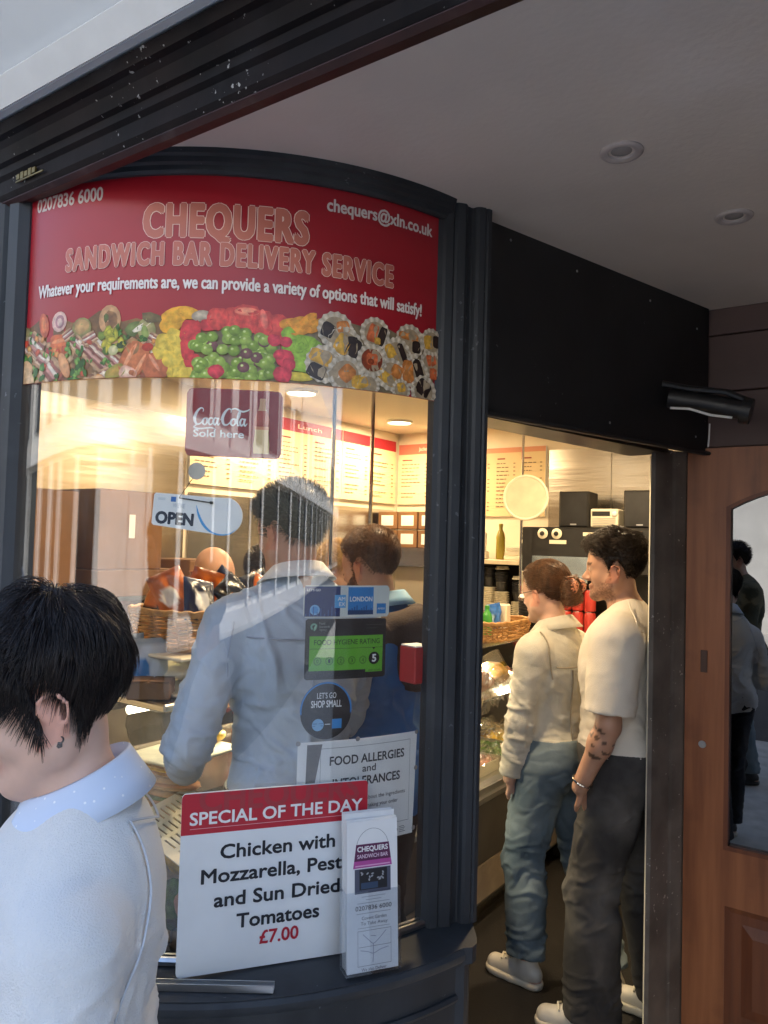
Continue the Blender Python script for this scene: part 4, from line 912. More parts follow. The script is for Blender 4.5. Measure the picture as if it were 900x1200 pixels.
# ================================================================== INTERIOR
def lamp(name, loc, size, power, col=WARM, shape='DISK', sy=None, rot=(0, 0, 0), parent=None):
    d = bpy.data.lights.new(name, 'AREA'); d.shape = shape; d.size = size
    if sy: d.size_y = sy
    d.energy = power; d.color = col; o = bpy.data.objects.new(name, d); COL.objects.link(o); o.location = loc; o.rotation_euler = rot
    if parent: loc_to(o, parent)
    return o
M['lampdisc'] = emit_mat('lit_lamp', (1, .82, .55), 3.6)
M['tube'] = emit_mat('lit_tube', (1, .90, .66), 3.2)
for x, y, lab in ((-2.72, 3.08, 'lit round ceiling light above the red menu boards'), (-2.80, 4.14, 'lit round ceiling light in the far corner by the menu boards'),
                  (-1.45, 2.20, 'lit round ceiling light above the queue inside the door'), (-1.20, 3.55, 'lit round ceiling light at the back before the steel wall')):
    o = empty('ceiling_light', (x, y, 2.5), 0, lab, 'ceiling light', 'lit lights in the shop ceiling')
    MB().lathe([(.088, .001), (.088, -.012), (.080, -.016), (.074, -.012), (.074, .001)], (0, 0, 0), 32).build('rim', M['white'], o, True)
    MB().lathe([(.073, .0), (.073, -.011), (.01, -.0125)], (0, 0, 0), 32).build('diffuser', M['lampdisc'], o, True)
    lamp('ceiling_light_glow', (x, y, 2.483), .14, 6.6, parent=o)

o = empty('strip_light', (-2.30, 1.95, 2.5), 0, 'lit strip light on the ceiling over the window end of the counter', 'ceiling light')
MB().box((0, 0, -.014), (.07, 1.30, .026), bev=.004).build('batten', M['white'], o); MB().tube([(0, -.62, -.042), (0, .62, -.042)], .013, 10).build('tube', emit_mat('ceiling_tube', (1, .90, .68), 1.7), o, True)
lamp('strip_light_glow', (-2.30, 1.95, 2.44), 1.24, 2.0, (1, .80, .52), 'RECTANGLE', .03, (0, 0, R(90)), o)
# stainless lining on the left wall and back wall
tag(MB().box((-3.146, 1.86, 1.60), (.008, 1.62, 1.45)).build('steel_lining', M['steelwarp']), 'wavy brushed steel lining of the left wall above the boxes', 'wall panel')
tag(MB().box((-3.146, 3.65, 1.42), (.008, 1.90, 1.04)).build('steel_lining', M['steel']), 'plain steel lining of the left wall under the menu boards', 'wall panel')
sp = MB()
for x0, x1 in ((-1.965, -1.56), (-1.557, -1.15), (-1.147, -.765)): sp.box(((x0 + x1) / 2, 4.644, 1.62), (x1 - x0, .008, 1.42))
tag(sp.build('steel_splashback', M['steelwarp']), 'shiny steel splashback behind the coffee machine reflecting the lights', 'wall panel')

# menu boards
def menu(name, label, p0, p1, z0, z1, title, red, cols, hdr=.075, seed=1, lit='#d9c9a4'):
    d = Vector((p1[0] - p0[0], p1[1] - p0[1])); w = d.length; d.normalize(); n = Vector((d.y, -d.x))
    o = empty(name, (p0[0], p0[1], z0), 0, label, 'menu board', 'menu boards over the counter')
    fn = lambda u, v, k: (p0[0] + d.x * u + n.x * k, p0[1] + d.y * u + n.y * k, z0 + v)
    loc_to(plate([[(0, 0), (w, 0), (w, z1 - z0), (0, z1 - z0)]], lambda u, v, t: fn(u, v, .012 - t), .012).build('panel', M['whitecard']), o)
    pr = Print(.00006); h = z1 - z0
    def b2(u, v, k): return fn(u, v, .0125 + k)
    pr.rect(.001, .001, w - .001, h - .001, H(lit)); pr.rect(.001, h - hdr, w - .001, h - .001, H(red))
    if title: pr.text(title, w * .30, w * .66, h - hdr * .68, hdr * .36, H('#f0d0c0'), .03)
    rr = random.Random(seed); cw = w / cols
    for c in range(cols):
        pr.rect(cw * c + .035, h - hdr - .045, cw * c + .035 + cw * .3, h - hdr - .036, H('#8a3a30'))
        for r_ in range(int((h - hdr - .08) / .026)):
            y = h - hdr - .075 - r_ * .026
            if rr.random() < .12: continue
            x = cw * c + .03; end = x + cw * rr.uniform(.3, .58)
            while x < end:
                ww = rr.uniform(.012, .035); pr.rect(x, y, min(x + ww, end), y + .006, H('#6a5a44')); x += ww + .006
            pr.rect(cw * c + cw * .80, y, cw * c + cw * .88, y + .006, H('#6a5a44'))
    loc_to(pr.build('print', b2, None, M['inkwarm']), o); return o
menu('menu_board', 'pale menu board on the left wall, nearest the window', (-3.146, 2.69), (-3.146, 3.33), 1.985, 2.44, '', '#a83038', 2, seed=3)
menu('menu_board', 'menu board with red lunch header in the middle of the left wall', (-3.146, 3.335), (-3.146, 3.97), 1.985, 2.44, 'Lunch', '#a8202e', 2, seed=4)
menu('menu_board', 'menu board with red header at the far end of the left wall', (-3.146, 3.975), (-3.146, 4.60), 1.985, 2.44, '', '#a8202e', 2, seed=5)
menu('menu_board', 'menu board with a faded pink header in the corner of the back wall', (-3.13, 4.645), (-2.56, 4.645), 1.985, 2.42, 'Jacket Potatoes', '#c8705e', 2, seed=6)
menu('menu_board', 'faded menu board on the back wall beside the steel splashback', (-2.555, 4.645), (-1.985, 4.645), 1.90, 2.36, '', '#c88a6a', 3, .035, seed=7, lit='#cfb88c')

# small cartons on a shelf in the corner
shf = tag(MB().box((-2.85, 4.47, 1.665), (.55, .30, .02)).box((-2.85, 4.615, 1.60), (.55, .012, .12)).build('corner_shelf', M['steel']), 'steel shelf in the far corner under the menu boards', 'shelf')
def carton(name, x, y, z, w, d, h, rz, label, group, face=None):
    o = empty(name, (x, y, z), rz, label, 'box', group)
    mb = MB(); t = .004
    mb.box((0, 0, h / 2), (w, d, h), bev=.003); mb.build('body', M['cardboard'], o)
    MB().box((0, 0, h + .0008), (w * .998, .05, .0012)).build('tape', M['cardboard2'], o)
    f = MB(); f.box((-w / 4 - .0005, 0, h + .0018), (w / 2 - .004, d * .99, .0016)); f.box((w / 4 + .0005, 0, h + .0018), (w / 2 - .004, d * .99, .0016)); f.build('flaps', M['cardboard2'], o)
    if face: MB().box((face[0], -d / 2 - .0008, h * face[1]), (face[2], .001, face[3])).build('label_patch', M['whitecard'], o)
    return o
k = 0; wh = 'white-fronted cartons on the corner shelf'
for r_ in range(2):
    for c in range(3):
        carton('small_carton', -3.02 + c * .165, 4.45, 1.676 + r_ * .125, .155, .2, .115, 0, 'small carton with a pale front on the corner shelf, %s row, %s' % (('lower', 'upper')[r_], ('left', 'middle', 'right')[c]), wh, (0, .5, .10, .07))
# brown boxes on a shelf at the left
tag(MB().box((-2.96, 1.98, 1.435), (.36, 1.5, .022)).box((-2.95, 1.35, 1.36), (.30, .03, .12)).box((-2.95, 2.6, 1.36), (.30, .03, .12)).build('wall_shelf', M['steel']), 'steel wall shelf carrying the large brown boxes', 'shelf')
bx_ = 'brown cardboard boxes on the left shelf'
o = carton('cardboard_box', -2.95, 1.62, 1.447, .30, .50, .42, R(90), 'tall brown cardboard box at the near end of the shelf', None, None); o['group'] = bx_
o = carton('cardboard_box', -2.93, 2.06, 1.56, .32, .36, .33, R(90), 'brown cardboard box with a small white patch standing on the long box', bx_, (.0, .55, .03, .10))
o = carton('cardboard_box', -2.90, 2.10, 1.447, .34, .42, .11, R(0), 'long shallow brown box lying on the shelf under another box', bx_)
o = carton('cardboard_box', -2.88, 2.47, 1.447, .30, .26, .15, R(6), 'small brown box at the far end of the shelf', bx_)
# pull the slots: dark hand holes
for x, y, z in ((-2.735, 2.0, 1.50), (-2.735, 2.1, 1.50), (-2.735, 2.2, 1.50)):
    pass

# ------------------------------------------------------------------ display counter
dc = empty('display_counter', (-1.9, 2.8, 0), 0, 'long glass-fronted refrigerated sandwich counter with a steel top', 'counter')
Y0, Y1 = 1.42, 4.20
P_(MB().box((-2.0, (Y0+Y1)/2, .345), (.74, Y1-Y0, .51)), 'base_panel', M['greybase'], dc)
P_(MB().box((-2.01, (Y0+Y1)/2, .045), (.68, Y1-Y0-.06, .09)), 'kick_plate', M['steel'], dc)
P_(MB().box((-1.622, (Y0+Y1)/2, .19), (.012, Y1-Y0, .16), bev=.003), 'lower_panel', mat('pale_panel', (.34, .28, .22), .45), dc)
P_(MB().extr([(-1.66, .585), (-1.555, .585), (-1.545, .595), (-1.545, .615), (-1.56, .620), (-1.56, .635), (-1.552, .637), (-1.552, .652), (-1.60, .655), (-1.66, .64)], (0, Y0, 0), (0, Y1, 0), (1, 0, 0), (0, 0, 1)), 'front_trim', M['alu'], dc)
P_(MB().box((-1.98, (Y0+Y1)/2, .625), (.66, Y1-Y0, .03)), 'deck', M['steel'], dc)
P_(MB().extr([(-1.562, .655), (-1.556, .655), (-1.732, 1.21), (-1.738, 1.21)], (0, Y0, 0), (0, Y1, 0), (1, 0, 0), (0, 0, 1)), 'front_glass', M['caseglass'], dc)
P_(MB().extr([(0, .655), (0, 0.655)], (0, 0, 0), (0, 0, 0), (1, 0, 0), (0, 0, 1)) if False else MB().add([(-1.57, Y0, .655), (-2.33, Y0, .655), (-2.33, Y0, 1.21), (-1.745, Y0, 1.21), (-1.57, Y0+.006, .655), (-2.33, Y0+.006, .655), (-2.33, Y0+.006, 1.21), (-1.745, Y0+.006, 1.21)], [(0, 1, 2, 3), (7, 6, 5, 4), (0, 4, 5, 1), (1, 5, 6, 2), (2, 6, 7, 3), (3, 7, 4, 0)]), 'end_glass', M['caseglass'], dc)
P_(MB().box((-2.02, (Y0+Y1)/2, 1.2225), (.60, Y1-Y0, .024), bev=.005), 'counter_top', M['steel'], dc)
P_(MB().box((-2.02, (Y0+Y1)/2, .925), (.46, Y1-Y0-.3, .012)), 'middle_shelf', M['steel'], dc)
P_(MB().box((-2.31, 2.4, .80), (.012, 1.9, .30)), 'back_panel', M['steelwarp'], dc)
for y in (Y0+.03, 2.8, Y1-.03): P_(MB().box((-2.30, y, .92), (.03, .03, .58)), 'upright', M['alu'], dc)
for y0, y1 in ((1.46, 2.6), (2.7, 4.1)):
    P_(MB().tube([(-1.93, y0, 1.185), (-1.93, y1, 1.185)], .013, 10), 'strip_light', M['tube'], dc, True)
    lamp('strip_light_glow', (-1.93, (y0+y1)/2, 1.168), y1-y0, 13, (1, .84, .56), 'RECTANGLE', .03, (0, R(15), R(90)), dc)
for y, zt in ((2.35, 2.5), (2.61, 2.5), (3.63, 2.5), (4.10, 2.5)):
    P_(MB().tube([(-1.90, y, 1.234), (-1.90, y, zt)], .0085, 8), 'support_pole', M['chrome'], dc, True)

# food in the counter
def np_blob(name, m, parent, c, r, seed, amp=.25, f=1.6, n=20, flat=0):
    th = np.linspace(0, math.pi, n); ph = np.linspace(0, 2 * math.pi, 2 * n + 1)[:-1]
    D = np.array([[math.sin(t) * math.cos(p), math.sin(t) * math.sin(p), math.cos(t)] for t in th for p in ph])
    k = 1 + amp * fbm(D * f + seed * 3.1, 4, seed); V = D * k[:, None] * np.array(r) + np.array(c)
    if flat: V[:, 2] = np.maximum(V[:, 2], c[2] - flat)
    m2 = 2 * n; F = [(i*m2+j, i*m2+(j+1) % m2, (i+1)*m2+(j+1) % m2, (i+1)*m2+j) for i in range(n-1) for j in range(m2)]
    return np_mesh(name, V, F, m, parent)
def tray(x, y, z, w, d, h, label, food, seed, group='food trays in the counter', m=None, rz=0):
    o = empty('food_tray', (x, y, z), rz, label, 'tray', group)
    mb = MB(); t = .003
    mb.box((0, 0, t/2), (w, d, t)); mb.box((-w/2, 0, h/2), (t, d, h)); mb.box((w/2, 0, h/2), (t, d, h)); mb.box((0, -d/2, h/2), (w, t, h)); mb.box((0, d/2, h/2), (w, t, h))
    mb.build('dish', m or M['ivory'], o)
    f = M[food]; n = 26; xs = np.linspace(-w/2+.006, w/2-.006, n); ys = np.linspace(-d/2+.006, d/2-.006, n)
    X, Yg = np.meshgrid(xs, ys); Z = h * .75 + .035 * fbm(np.stack([X*30+seed, Yg*30, X*0+seed], -1), 4, seed) + .02
    edge = np.minimum(np.minimum(X+w/2, w/2-X), np.minimum(Yg+d/2, d/2-Yg)); Z = Z * np.clip(.35 + edge / .04, 0, 1)
    V = np.stack([X, Yg, Z], -1).reshape(-1, 3); F = [(i*n+j, i*n+j+1, (i+1)*n+j+1, (i+1)*n+j) for i in range(n-1) for j in range(n-1)]
    np_mesh('filling', V, F, f, o); return o
fd_l = ['crumb', 'salad', 'meat', 'yellow', 'salmon', 'crumb', 'meat', 'salad', 'yellow', 'crumb']
nm = {'crumb': 'pale spread', 'salad': 'green salad', 'meat': 'pink sliced ham', 'yellow': 'yellow filling', 'salmon': 'orange salmon'}
place = ['by the window end', 'next along from the window', 'behind the blue shirted man', 'in the middle', 'before the bearded man', 'beyond the bearded man', 'beside the corner post', 'nearest the woman', 'past the woman', 'at the far end']
for i in range(10):
    y = 1.62 + i * .27
    tray(-1.80, y, .641, .30, .23, .055, 'front tray of %s on the counter deck %s' % (nm[fd_l[i]], place[i]), fd_l[i], i)
    if i > 3: tray(-2.06, y, .932, .28, .23, .05, 'upper tray of %s on the counter shelf %s' % (nm[fd_l[(i+3) % 10]], place[i]), fd_l[(i+3) % 10], i + 20)

def film(name, c, sx, sy, seed, label, amp=.05, sag=.0, tilt=0, rz=0):
    n = 46; u = np.linspace(-1, 1, n); U, Vv = np.meshgrid(u, u)
    P3 = np.stack([U*2.2+seed, Vv*2.2, U*0+seed], -1); Z = amp * (np.abs(fbm(P3, 5, seed)) * 2.2 + .4 * (1 - U*U) * (1 - Vv*Vv)); Z = Z + tilt * U
    X = U * sx / 2; Yg = Vv * sy / 2; cr, sr = math.cos(rz), math.sin(rz)
    V = np.stack([c[0] + X*cr - Yg*sr, c[1] + X*sr + Yg*cr, c[2] + Z], -1).reshape(-1, 3)
    F = [(i*n+j, i*n+j+1, (i+1)*n+j+1, (i+1)*n+j) for i in range(n-1) for j in range(n-1)]
    return tag(np_mesh(name, V, F, M['film'], None, False), label, 'film', 'cling film over the food')
film('cling_film', (-1.82, 3.35, .985), .42, .5, 2, 'crumpled cling film over the upper trays beside the denim jacket', .10, tilt=-.05)
film('cling_film', (-1.76, 3.00, .72), .36, .5, 5, 'crumpled cling film over the lower trays behind the corner post', .07)
film('cling_film', (-1.76, 3.55, .72), .36, .5, 8, 'crumpled cling film over the lower trays beside the jeans', .08)
film('cling_film', (-1.80, 2.45, .74), .36, .7, 9, 'crumpled cling film over the trays in the middle of the counter', .06)
for i, (c, r_, m_, lb) in enumerate((((-1.86, 3.22, 1.03), (.09, .11, .055), 'bread', 'rounded loaf under film beside the denim jacket'), ((-1.85, 3.48, 1.02), (.09, .10, .06), 'meat', 'pink joint of ham under film on the upper shelf'), ((-1.88, 3.72, 1.02), (.09, .10, .06), 'bread', 'rounded loaf under film farther along the shelf'))):
    tag(np_blob('wrapped_food', M[m_], None, c, r_, i + 3, .2), lb, 'food')

# sandwiches, baguettes and the vented lid at the window end
P_(MB().box((-1.95, 1.64, .84), (.50, .34, .012)), 'window_shelf', M['steel'], dc)
gS = 'sandwiches stacked at the window end'
for k in range(4):
    o = empty('sandwich', (-1.90 - .012 * (k % 2), 1.60, .848 + k * .042), R(8 * (k % 3) - 6), 'long brown bread sandwich in the window stack, %s' % ('at the bottom', 'second from the bottom', 'third from the bottom', 'on top')[k], 'sandwich', gS)
    for q, (m_, z, hh, a) in enumerate((('bread', .010, .010, .10), (('meat', 'salad', 'salmon', 'yellow')[k], .019, .006, .3), ('bread', .031, .011, .12))):
        nx, ny = 40, 16; u = np.linspace(0, 2 * math.pi, nx + 1)[:-1]; vs = []
        b_ = np_blob(('slice', 'filling', 'slice')[q], M[m_], o, (0, 0, z), (.105, .058, hh), 5 * k + q, a, 2.2, 16)
tag(MB().box((-1.90, 1.65, 1.03), (.23, .30, .008), rot=R(4), bev=.003).build('paper_sheet', mat('greaseproof', (.80, .74, .58), .7)), 'sheet of pale paper over the sandwich stack', 'paper')
tag(np_blob('lemon_pot', M['yellow'], None, (-1.90, 1.78, 1.055), (.028, .04, .02), 3, .1), 'small bright yellow lump on the pale paper', 'food')
lid = plate([rrect(-.15, -.11, .15, .11, .02)] + [[(x + dx, y), (x + dx, y + .006), (x + dx + .05, y + .006), (x + dx + .05, y)] for dx in (0,) for x in (-.125, -.06, .005, .07) for y in (-.08, -.062, -.044, -.026, -.008, .010, .028, .046, .064)], lambda u, v, d: (u, v, d), .004)
lo = empty('vented_lid', (-1.70, 1.50, .885), R(-4), 'cream plastic vented crate lid behind the special board', 'crate lid')
o = lid.build('lid_plate', M['ivory'], lo); o.rotation_euler = (R(14), R(10), 0)
tag(np_blob('yellow_food', M['yellow'], None, (-1.70, 1.50, .80), (.07, .05, .045), 8, .3), 'heap of yellow food under the vented lid', 'food')
for i, (c, r_, m_) in enumerate((((-1.62, 1.47, .70), (.055, .05, .05), 'meat'), ((-1.72, 1.47, .69), (.06, .04, .05), 'salad'), ((-1.86, 1.48, .70), (.07, .04, .05), 'bread'))):
    tag(np_blob('food_heap', M[m_], None, c, r_, i + 12, .3), ('pinkish food low in the counter end', 'green salad heap low in the counter end', 'brown rolls low in the counter end')[i], 'food')

# wicker baskets
def basket(c, w, d, h, rz, label, group='wicker baskets on the counter'):
    o = empty('wicker_basket', c, rz, label, 'basket', group)
    mb = MB(); N = 44; rows = int(h / .011)
    def outl(t, k):
        a = 2 * math.pi * t; cc, ss = math.cos(a), math.sin(a); e_ = .45
        return Vector((math.copysign(abs(cc) ** e_, cc) * w / 2 * k, math.copysign(abs(ss) ** e_, ss) * d / 2 * k, 0))
    for r_ in range(rows):
        z = .008 + r_ * .011; kk = .90 + .12 * z / h; pts = []
        for i in range(2 * N):
            p = outl(i / (2 * N), kk); off = .0035 * math.sin(math.pi * i / 2 + math.pi * (r_ % 2)) 
            pts.append(p + p.normalized() * off + Vector((0, 0, z + rng.uniform(-.0012, .0012))))
        mb.tube(pts, .0042, 5, closed=True)
    mb.build('weave', M['wicker'], o, True)
    mb = MB()
    for i in range(N // 2): 
        t = (2 * i + 1) / N
        mb.tube([outl(t, .90), outl(t, 1.02) + Vector((0, 0, h))], .0035, 5)
    mb.build('stakes', M['wicker'], o, True)
    mb = MB()
    for z, r_ in ((h + .004, .0075), (h - .004, .006), (.003, .008)):
        mb.tube([outl(i / 60, (1.02 if z > .05 else .9)) + Vector((0, 0, z + .0025 * math.sin(i * 1.9))) for i in range(60)], r_, 6, closed=True)
    mb.build('rim', M['wicker'], o, True)
    n = 12; MB().add([tuple(outl(i / 24, .89) + Vector((0, 0, .006))) for i in range(24)], [tuple(range(24))]).build('base', M['wicker'], o)
    return o
basket((-1.93, 1.79, 1.355), .34, .52, .115, R(2), 'wide wicker basket of snack packets on the counter behind the window')
basket((-1.80, 3.58, 1.236), .26, .46, .085, R(0), 'low wicker basket of bright bottles on the counter seen through the doorway')
# lidded tray of wrapped things under the first basket
tw = empty('wrapped_tray', (-1.93, 1.79, 1.236), 0, 'low steel tray wrapped in film under the wicker basket', 'tray')
loc_to(MB().box((-1.93, 1.79, 1.242), (.38, .60, .010), bev=.003).box((-1.93, 1.79, 1.347), (.38, .60, .010), bev=.003).build('shelf_boards', M['ivory']), tw)
loc_to(np_blob('contents', M['ivory'], None, (-1.92, 1.79, 1.295), (.17, .27, .045), 4, .25), tw)
f_ = film('cling_film', (-1.735, 1.79, 1.29), .02, .58, 14, 'wrinkled film hanging at the front of the wrapped tray', .03); 

# snack packets
def packet(c, w, h, t, rot, cols, label, group, seed):
    n, m_ = 18, 14; V = []; C = []
    for s_ in (1, -1):
        for i in range(m_):
            for j in range(n):
                u, v = j / (n-1) * 2 - 1, i / (m_-1) * 2 - 1
                b = max(0, (1 - u**4) * (1 - abs(v) ** 3)) ; z = s_ * t / 2 * (b ** .5) * (1 + .25 * math.sin(7*u + seed) * math.sin(5*v + 2*seed)) + s_ * .0004
                V.append((u * w / 2 * (1 - .05 * b), z, v * h / 2)); 
                band = abs(v) > .82; C.append(H(cols[2]) if band else H(cols[1]) if (u + .25*seed % 1) ** 2 + (v * 1.2 + .1) ** 2 < .28 else H(cols[0]))
    F = []
    for s_ in range(2):
        o_ = s_ * n * m_
        for i in range(m_-1):
            for j in range(n-1):
                q = (o_+i*n+j, o_+i*n+j+1, o_+(i+1)*n+j+1, o_+(i+1)*n+j); F.append(q if s_ == 0 else q[::-1])
    o = np_mesh('snack_packet', V, F, M['foil'], None, True, np.array(C)); o.location = c; o.rotation_euler = rot
    return tag(o, label, 'packet', group)
M['foil'] = mat('foil_packet', (1, 1, 1), .28, var=.02, attr=True, bump=.25, bscale=45)
DK, ND, OR = ('#14141a', '#d88a3a', '#1c1c24'), ('#1a2440', '#d8dcdf', '#2a3658'), ('#c86a24', '#efe3cc', '#8a4418')
gb = 'snack packets in the wicker basket'
for i, (dx, dy, dz, rx, ry, rz_, cs_, lb) in enumerate(((0.11, -.17, .15, -25, 12, 80, ND, 'navy snack packet with pale print at the near end of the basket'), (.02, -.20, .17, -10, -25, 60, OR, 'orange snack packet leaning behind the navy one'), (.12, -.02, .155, -30, -35, 95, DK, 'black snack packet with an orange spot at the basket front'),
        (.0, -.06, .17, 10, 15, 70, OR, 'orange and white snack packet in the middle of the basket'), (.11, .12, .15, -20, 20, 85, OR, 'orange snack packet by the shoulder of the blue shirt'), (-.05, .05, .17, 20, 30, 100, ND, 'navy snack packet at the back of the basket'), (.02, .17, .16, 0, -20, 75, DK, 'black snack packet at the far end of the basket'), (-.08, -.16, .16, 30, 0, 90, DK, 'black snack packet at the back near corner of the basket'))):
    packet((-1.93 + dx, 1.79 + dy, 1.355 + dz), .11, .15, .035, (R(rx), R(ry), R(rz_)), cs_, lb, gb, i)
for i, (x, y, z, rz_, cs_) in enumerate(((-1.95, 1.455, 1.32, 55, ('#b8c0c6', '#2f6fb0', '#8a949c')), (-1.90, 1.50, 1.31, 65, ('#c9cfd4', '#3a80c0', '#9aa4ac')), (-2.03, 1.44, 1.325, 45, ('#c0c4c2', '#8a6a44', '#6a6a6a')), (-2.12, 1.44, 1.335, 35, ('#4a463c', '#7a6a4a', '#2a2a26')))):
    packet((x, y, z), .12, .17, .04, (R(-8), R(4 * i - 6), R(rz_)), cs_, ('silver packet with a blue badge on the counter end', 'pale packet with a blue badge nearest the basket', 'pale packet with a brown badge above the black hair', 'dark olive packet farthest left on the counter')[i], 'snack packets on the counter end', i + 9)
o = carton('cardboard_box', -1.83, 1.46, 1.236, .12, .09, .05, R(40), 'small open brown tray on the counter end before the packets', None)
# things in the basket by the door
def bottle(c, r, h, m, cap_m, label, name='bottle', cat='bottle', group=None, lab=None):
    o = empty(name, c, 0, label, cat, group)
    MB().lathe([(r*.8, 0), (r, .004), (r, h*.62), (r*.85, h*.72), (r*.42, h*.84), (r*.40, h*.92)], (0, 0, 0), 18).build('body', m, o, True)
    MB().lathe([(r*.46, h*.915), (r*.46, h), (r*.3, h*1.005)], (0, 0, 0), 14).build('cap', cap_m, o, True)
    if lab: MB().lathe([(r*1.01, h*.2), (r*1.012, h*.22), (r*1.012, h*.55), (r*1.01, h*.57)], (0, 0, 0), 18).build('wrap', lab, o, True)
    return o
mc = {k: mat('plastic_' + k, c, .3, var=.05) for k, c in {'green': (.05, .30, .05), 'blue': (.07, .18, .42), 'pale': (.70, .66, .52), 'red': (.45, .04, .03), 'yellow': (.72, .52, .04), 'orange': (.65, .25, .03), 'olive': (.30, .24, .03)}.items()}
gbt = 'bottles in the low basket'
bottle((-1.82, 3.42, 1.25), .030, .135, mc['pale'], mc['green'], 'pale bottle with a green lid and orange wrap in the low basket', group=gbt, lab=mc['orange'])
bottle((-1.80, 3.50, 1.25), .026, .150, mc['green'], mc['green'], 'bright green bottle in the low basket', group=gbt)
bottle((-1.84, 3.50, 1.25), .028, .140, mc['yellow'], mc['green'], 'yellow bottle with a green lid behind the bright green one', group=gbt)
packet((-1.82, 3.60, 1.335), .11, .14, .05, (R(5), R(-6), R(75)), ('#3f78c8', '#9ac0e8', '#2a5aa0'), 'blue packet in the low basket', None, 3)
tag(MB().box((-1.84, 3.72, 1.33), (.10, .08, .13), rot=R(10), bev=.006).build('tissue_box', M['ivory']), 'cream carton at the far end of the low basket', 'box')
def cups(x, y, z, n, r, m, label, group, lid=None, name='cup_stack'):
    o = empty(name, (x, y, z), 0, label, 'cups', group)
    prof = [(r*.75, 0)]
    for i in range(n): prof += [(r*.98, .05 + i*.014), (r*1.06, .053 + i*.014), (r*1.06, .059 + i*.014), (r*.97, .060 + i*.014)]
    MB().lathe(prof, (0, 0, 0), 20).build('cups', m, o, True)
    if lid: MB().lathe([(r*1.08, .06 + n*.014), (r*1.1, .066 + n*.014), (r*.95, .072 + n*.014), (r*.9, .080 + n*.014)], (0, 0, 0), 20).build('lid', lid, o, True)
    return o
gc = 'cup stacks'
for i, (x, y, n) in enumerate(((-1.78, 3.93, 9), (-1.70, 3.99, 8), (-1.79, 4.04, 11))):
    cups(x, y, 1.236, n, .042, M['black'], ('stack of black paper cups on the counter beside the woman', 'shorter stack of black paper cups nearest the woman', 'tall stack of black paper cups at the end of the counter')[i], gc, M['white'] if i == 0 else None)

# back counter and the shelf unit over it
bc = empty('back_counter', (-1.6, 4.35, 0), 0, 'dark back counter along the rear wall under the coffee machine', 'counter')
P_(MB().box((-1.60, 4.37, .44), (1.66, .54, .88)), 'base', M['greybase'], bc)
P_(MB().box((-1.60, 4.365, .90), (1.68, .56, .035), bev=.005), 'worktop', M['steel'], bc)
su = empty('shelf_unit', (-2.2, 4.4, .92), 0, 'cream shelf unit on the back counter holding cups and white lids', 'shelf')
for z in (1.205, 1.605): P_(MB().box((-2.20, 4.40, z), (.52, .40, .028), bev=.003), 'shelf_board', mat('shelf_cream', (.62, .52, .36), .5), su)
for x in (-2.45, -1.945): P_(MB().box((x, 4.40, 1.27), (.016, .38, .70)), 'side_panel', M['cream'], su)
P_(MB().box((-2.2, 4.60, 1.27), (.52, .012, .70)), 'back_panel', M['blackmatte'], su)
gl = 'stacks of white lids on the shelf unit'
for i, (x, y) in enumerate(((-2.32, 4.32), (-2.22, 4.34), (-2.12, 4.31), (-2.02, 4.34))):
    n = (16, 20, 18, 13)[i]; o = empty('lid_stack', (x, y, 1.22), 0, ('stack of white lids at the left of the lower shelf', 'tallest stack of white lids on the lower shelf', 'stack of white lids third along the lower shelf', 'short stack of white lids at the right of the lower shelf')[i], 'lids', gl)
    prof = []
    for k in range(n): prof += [(.034, k*.0115), (.046, .002 + k*.0115), (.047, .005 + k*.0115), (.036, .008 + k*.0115)]
    MB().lathe(prof, (0, 0, 0), 24).build('lids', M['ivory'], o, True)
    cups(x, y, 1.222 + n*.0115, 5, .040, M['black'], ('black cups standing on the left stack of lids', 'black cups standing on the tallest stack of lids', 'black cups standing on the third stack of lids', 'black cups standing on the short stack of lids')[i], gc, M['ivory'] if i != 1 else None)
bottle((-2.34, 4.30, 1.62), .022, .21, mc['olive'], mc['yellow'], 'slim olive bottle with a pointed cap at the left of the top shelf', group='olive bottles')
bottle((-2.13, 4.30, 1.62), .028, .22, mc['olive'], mc['olive'], 'taller olive bottle with a pointed cap beside the hanging disc', group='olive bottles')
cups(-2.38, 4.26, 1.62, 4, .034, mc['red'], 'short stack of red cups on the top shelf', gc)
ph = empty('cordless_phone', (-2.235, 4.27, 1.62), 0, 'grey cordless phone in its white cradle on the top shelf', 'phone')
MB().box((0, 0, .025), (.055, .07, .05), bev=.008).build('cradle', M['white'], ph); MB().box((0, .0, .095), (.042, .022, .14), rot=Matrix.Rotation(R(-8), 3, 'X'), bev=.006).build('handset', M['alu'], ph); MB().box((0, -.012, .13), (.030, .006, .04), rot=Matrix.Rotation(R(-8), 3, 'X')).build('screen', M['black'], ph)
for k in range(3): tag(MB().box((-2.01, 4.33, 1.633 + k*.027), (.13, .18, .025), rot=R(6*k - 5), bev=.004).build('napkin_pack', M['ivory']), ('lowest', 'middle', 'topmost')[k] + ' pack of white napkins at the right of the top shelf', 'napkins', 'napkin packs')

